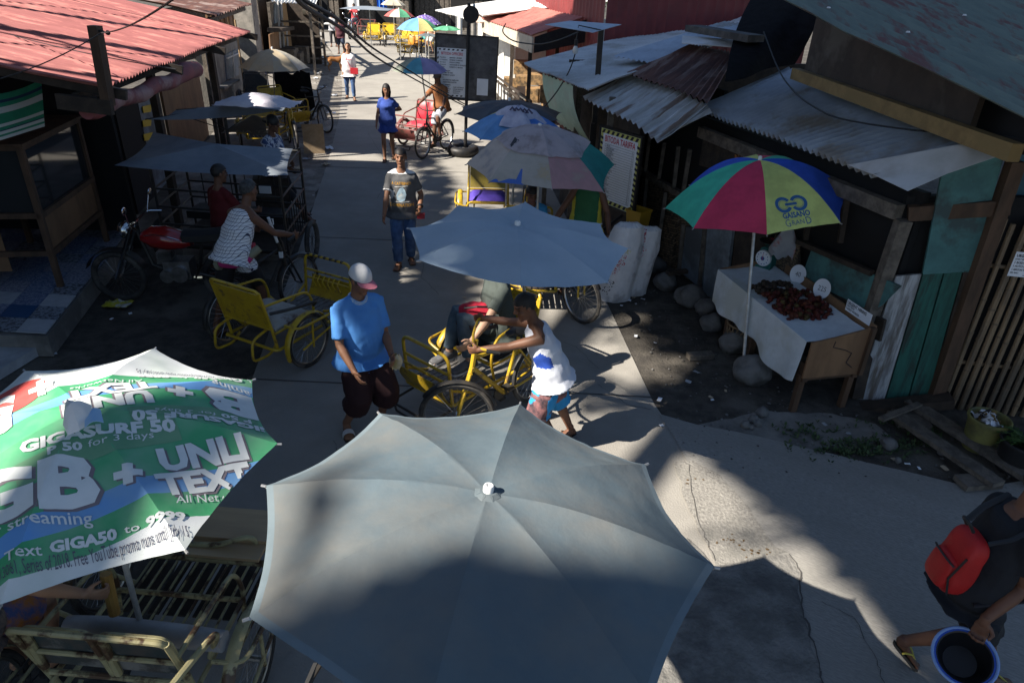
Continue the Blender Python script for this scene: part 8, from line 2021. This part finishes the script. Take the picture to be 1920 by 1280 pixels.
q = P(795, 104); person('far rider in a rust orange shirt among the yellow pedicabs', q+V((0, .3, .9)), (-.2, -1), (q+V((.1, 0, .2)), q+V((-.1, 0, .2))), (None, None), 1.6, sk='dark', top=dict(m=[cloth('rust orange tee', (.36, .09, .03))], hem=-.1, sleeve=.7), bottom=dict(m=[cloth('teal shorts', (.06, .3, .28))], cut=.5, name='shorts'), vox=.022, shoes=('slip', m_sole, m_sole))
q = P(808, 108); person('far bare chested rider in cream shorts beside the notice board', q+V((0, .3, .9)), (-.4, -1), (q+V((.1, 0, .2)), q+V((-.1, 0, .2))), (None, None), 1.6, sk='tan', bottom=dict(m=[cloth('cream shorts', (.55, .52, .44))], cut=.5, name='shorts'), vox=.022, shoes=('slip', m_sole, m_sole))
# ================================================================ DOGS
def dog(label, feet_c, face, h, mm, head_up=.25, tail=1):
    f = V((face[0], face[1], 0)).normalized(); r = V((f.y, -f.x, 0)); up = V((0, 0, 1)); b = V(feet_c); s = h/.55
    t = thing('dog', label, 'dog', b)
    def q(x, y, z): return b+(f*x+r*y+up*z)*s
    g = G()
    g.tube([q(-.30, 0, .46), q(-.2, 0, .47), q(0, 0, .45), q(.15, 0, .43), q(.28, 0, .46)], [.07*s, .095*s, .095*s, .13*s, .09*s], 12)
    g.tube([q(.24, 0, .48), q(.34, 0, .58+head_up*.2), q(.38, 0, .60+head_up*.3)], [.085*s, .065*s, .06*s], 10)
    hz = .62+head_up*.3; g.ball(q(.41, 0, hz), V((.08, .07, .075))*s, 12, 8); g.tube([q(.43, 0, hz-.01), q(.54, 0, hz-.04)], [.05*s, .028*s], 10)
    for sg in (-1, 1):
        g.tube([q(.38, sg*.055, hz+.04), q(.37, sg*.065, hz+.13)], [.03*s, .008*s], 6)
        g.tube([q(.2, sg*.07, .42), q(.19, sg*.07, .24), q(.21, sg*.07, .03), q(.24, sg*.07, .015)], [.055*s, .032*s, .022*s, .024*s], 8)
        g.tube([q(-.25, sg*.07, .44), q(-.19, sg*.075, .28), q(-.30, sg*.07, .17), q(-.27, sg*.07, .03), q(-.23, sg*.07, .015)], [.08*s, .055*s, .028*s, .021*s, .024*s], 8)
    g.tube([q(-.33, 0, .48), q(-.45, 0, .55+.1*tail), q(-.45, 0, .68+.1*tail)], [.03*s, .022*s, .012*s], 8)
    bm = voxel(g.bm, .018, 2)
    g = G(); g.bm.free(); g.bm = bm; g.done('body', mm, t, smooth=60, fixn=False)
dog('brown dog standing on the left verge behind the woman in white', P(630, 133), (.9, .3), .5, mat('brown fur', (.28, .12, .035), (.22, .09, .03), 12, .9), .2)
dog('white dog standing by the woman in pale blue shorts', P(589, 84), (.1, -1), .5, mat('white fur', (.58, .55, .5), (.48, .45, .4), 12, .9), .3)
g = G(); c = P(595, 63, .4); g.lathe([(.001, .05), (.12, .04), (.2, 0), (.19, .0), (.001, .02)], Matrix.Translation(c), 16); tag(g.done('white_bowl', m_white), 'white basin on the verge beside the white dog', 'basin')
# ================================================================ UNSEEN TREE above the viewpoint: crown shaped to cast the near street's shade
KX, KY = sund0.x/-sund0.z, sund0.y/-sund0.z          # ground shift of a shadow per metre of height
def inside(p, poly):
    x, y = p; c = False
    for i in range(len(poly)):
        x1, y1 = poly[i]; x2, y2 = poly[i-1]
        if (y1 > y) != (y2 > y) and x < (x2-x1)*(y-y1)/(y2-y1)+x1: c = not c
    return c
def pdist(p, poly):
    d = 9e9; p = V((p[0], p[1]))
    for i in range(len(poly)):
        a, b = V(poly[i-1]), V(poly[i]); e = b-a; t = max(0, min(1, (p-a).dot(e)/max(1e-9, e.dot(e)))); d = min(d, (p-(a+e*t)).length)
    return d
GAP = [(-.6, 1.7), (-.55, 3.55), (-.33, 4.1), (-.42, 4.7), (-.5, 5.3), (-.4, 6.0), (-.3, 7.0), (-.45, 9.0), (-1.0, 11.0), (-1.15, 13.0), (-1.9, 15.2), (-2.6, 16.6), (-3.4, 15.6), (-2.15, 14.2), (-1.9, 12), (-1.5, 8.6), (-1.55, 7.9), (-2.6, 7.7), (-9.5, 7.6), (-9.5, 24), (4.5, 24), (3.4, 20.4), (1.6, 18.8), (-.7, 17.2), (-.55, 14.5), (-.25, 12.5), (.1, 10.5), (.75, 9.0), (1.2, 7.87), (1.7, 6.35), (1.28, 5.95), (1.37, 5.27), (1.75, 4.6), (2.1, 4.0), (2.5, 3.25), (2.85, 2.75), (2.3, 2.45), (1.8, 2.6), (1.35, 2.35), (.95, 2.1), (.6, 1.5)]
def ab(px, py, z): q = P(px, py, z); return (q.x+KX*z, q.y+KY*z)
i0_ = GAP.index((2.85, 2.75))
GAP = GAP[:i0_]+[ab(1345, 1040, 1.85), ab(1290, 1095, 1.9), ab(1200, 1062, 1.95), ab(1105, 1070, 1.98), ab(1010, 1045, 1.99), ab(890, 1045, 1.98), ab(850, 1085, 1.96), ab(720, 1095, 1.94), ab(690, 1150, 1.9), ab(600, 1175, 1.9), ab(520, 1150, 1.9), ab(440, 1230, 1.85), (.5, 1.2)]
tree = thing('shade_tree', 'huge unseen tree above the frame, its leafy crown shaped to shade the near street', 'tree', (-13.5, -7.5, 0))
rg = random.Random(77); g = G(); ZC = 15.0
def leaf(a, b, size, z=None):
    z = z or ZC+rg.uniform(-.6, .6)
    c = V((a-KX*z, b-KY*z, z)); th = rg.uniform(0, 2*PI); u = V((cos(th), sin(th), rg.uniform(-.35, .35))).normalized(); w = V((-sin(th), cos(th), rg.uniform(-.35, .35))).normalized()
    u *= size*.5; w *= size*.36; g.m(rg.randrange(2)); g.face([c-u, c-u*.3+w, c+u*.4+w*.8, c+u, c+u*.4-w*.8, c-u*.3-w])
sp_ = .31; nx, ny = int(15.5/sp_), int(21/sp_)
for i in range(nx):
    for j in range(ny):
        for k in range(4):
            a, b = -4+(i+rg.random())*sp_, -.6+(j+rg.random())*sp_
            q = (a+.09*noise.noise(V((a*1.7, b*1.7, 3)))+.07*noise.noise(V((a*5, b*5, 7))), b+.09*noise.noise(V((a*1.7, b*1.7, 9)))+.07*noise.noise(V((a*5, b*5, 1))))
            ins = inside(q, GAP)
            if ins: continue
            d = pdist(q, GAP) if (-3.5 < a < 4 and 1 < b < 20) or b > 6 else 9
            if d < .08:
                for _ in range(2): leaf(a+rg.uniform(-.06, .06), b+rg.uniform(-.06, .06), rg.uniform(.10, .16))
            elif d < .34:
                for _ in range(4): leaf(a+rg.uniform(-.08, .08), b+rg.uniform(-.08, .08), rg.uniform(.2, .26))
            else: leaf(a, b, rg.uniform(.5, .66))
# loose sprays hanging into the gap: dapple
for (a0, b0, ra, rb, n, sz) in ((.98, 5.75, .34, .45, 80, .16), (-.12, 5.6, .22, .5, 26, .13), (-.55, 11.6, .3, .8, 60, .13), (-.35, 9.4, .25, .5, 26, .13), (1.2, 7.2, .2, .5, 16, .14), (*ab(618, 965, 1.93), .05, .34, 46, .14), (2.2, 4.2, .3, .25, 22, .13), (1.85, 3.9, .4, .12, 22, .1), (*ab(1290, 985, 1.9), .12, .12, 12, .14), (.05, 6.3, .5, .3, 22, .14), (*ab(1600, 982, 0), .4, .3, 160, .24), (*ab(1100, 20, 0), .1, .1, 2, .2)):
    for k in range(n):
        t = rg.uniform(0, 2*PI); r = math.sqrt(rg.random()); leaf(a0+ra*r*cos(t), b0+rb*r*sin(t), sz*rg.uniform(.7, 1.4))
c_ho = ab(1085, 1232, 1.93)
for k in range(2600):
    a, b = rg.uniform(.9, 3.1), rg.uniform(1.8, 2.8)
    if not inside((a, b), GAP) and (V((a, b))-V(c_ho)).length > .07: leaf(a, b, rg.uniform(.12, .17))
g.done('crown', [m_leafdk, m_leafs[1]], tree, smooth=0, fixn=False)
g = G(); tb = V((-13.5, -7.5, 0))
g.tube([tb, tb+V((.1, .1, 2)), tb+V((.3, .4, 5)), tb+V((.9, 1.0, 10.2))], [.75, .52, .45, .36], 14)
fork = tb+V((.9, 1.0, 10.0))
for k, (x, y) in enumerate(((-18, -6), (-17, -1), (-14, 4), (-10, -8), (-6, -5), (-5, -1), (-9.5, 6), (-12, 10))):
    e = V((x, y, 14.4)); m_ = fork.lerp(e, .5)+V((0, 0, 1.2)); g.tube([fork, fork.lerp(m_, .6), m_, e], [.26, .2, .14, .05], 8)
    for q in range(3):
        e2 = e+V((rg.uniform(-2.5, 2.5), rg.uniform(-2, 2), .3)); g.tube([m_, m_.lerp(e2, .5)+V((0, 0, .3)), e2], [.1, .07, .02], 6)
g.done('trunk', m_oldwood, tree)
# bundle of utility cables beyond the left roofs: their shadows stripe the red roof
RN = (A_-B_).cross(slope)
def rc(px, py): d = ray(px, py); return CAMP+d*((B_-CAMP).dot(RN)/d.dot(RN))
lines = [((0, 10), (325, 62), .045), ((0, 42), (200, 100), .022), ((0, 58), (330, 128), .012), ((0, 80), (330, 112), .016), ((0, 108), (200, 148), .034), ((130, 0), (330, 46), .014), ((0, 118), (250, 150), .02), ((0, 3), (330, 48), .012)]
for k, (a, b, r) in enumerate(lines):
    A, B = rc(*a), rc(*b); d = (B-A); zz = 3.3
    A2, B2 = A-d*.6, B+d*.7
    off = V((-KX*zz, -KY*zz, zz))
    g = G(); g.tube(sagline(A2+off, B2+off, .12, 20), r*1.7, 6); tag(g.done('utility_cable', m_cable), 'black utility cable strung high above the red roof', 'cable', 'utility cables above the red roof')
g = G(); q = rc(262, 95); q = q+V((-KX*4, -KY*4, 4)); g.tube([(q.x, q.y, 0), q+V((0, 0, .9))], .12, 10); tag(g.done('utility_pole', m_oldwood), 'tall wooden utility pole behind the red roofed eatery', 'pole')

# unseen block added left of the view to shut the sky off from the eatery
nb = thing('sky_block', 'plain unseen block added left of the view to darken the eatery', 'building', (-9.4, 1.6, 0))
g = G(); g.box((-9.4, 1.6, 2.6), (6.2, 7.6, 5.2)); g.done('wall', m_grey, nb)
g = G(); g.box((-9.4, 1.6, 5.28), (6.6, 8.0, .14)); g.done('roof', m_galv, nb)
g = G(); g.box((-6.28, 1.2, 1.1), (.06, 1.0, 2.2)); g.done('door', m_wood, nb)
# ================================================================ LIGHT AND CAMERA
sund = V((1.95, .99, -1.95)).normalized()
w = bpy.data.worlds.new("World"); sc.world = w; w.use_nodes = True
nt = w.node_tree; bg = nt.nodes['Background']
sky = nt.nodes.new('ShaderNodeTexSky'); sky.sky_type = 'NISHITA'; sky.sun_disc = False
el = math.asin(-sund.z); to = -sund
sky.sun_elevation = el; sky.sun_rotation = math.atan2(to.x, to.y)
sky.air_density = 1.0; sky.dust_density = .6; sky.ozone_density = 3.0
nt.links.new(sky.outputs['Color'], bg.inputs['Color']); bg.inputs['Strength'].default_value = SKYSTR
ld = bpy.data.lights.new('sun', 'SUN'); ld.energy = SUNSTR; ld.angle = R(.53); ld.color = (1, .93, .82)
lo = bpy.data.objects.new('sun', ld); COL.objects.link(lo); lo.rotation_euler = sund.to_track_quat('-Z', 'Y').to_euler(); lo.location = (-20, -10, 30)
cd = bpy.data.cameras.new('camera'); co = bpy.data.objects.new('camera', cd); COL.objects.link(co)
cd.sensor_fit = 'HORIZONTAL'; cd.sensor_width = 36; cd.lens = 36*FPX/1920; cd.clip_end = 600; cd.clip_start = .05
co.matrix_world = Matrix(((cr.x, cu.x, -cf.x, 0), (cr.y, cu.y, -cf.y, 0), (cr.z, cu.z, -cf.z, CAMZ), (0, 0, 0, 1)))
sc.camera = co
sc.view_settings.view_transform = 'Standard'; sc.view_settings.look = 'None'; sc.view_settings.gamma = 1; sc.view_settings.exposure = EXPO
sc.cycles.max_bounces = 6; sc.cycles.diffuse_bounces = 3; sc.cycles.use_denoising = True
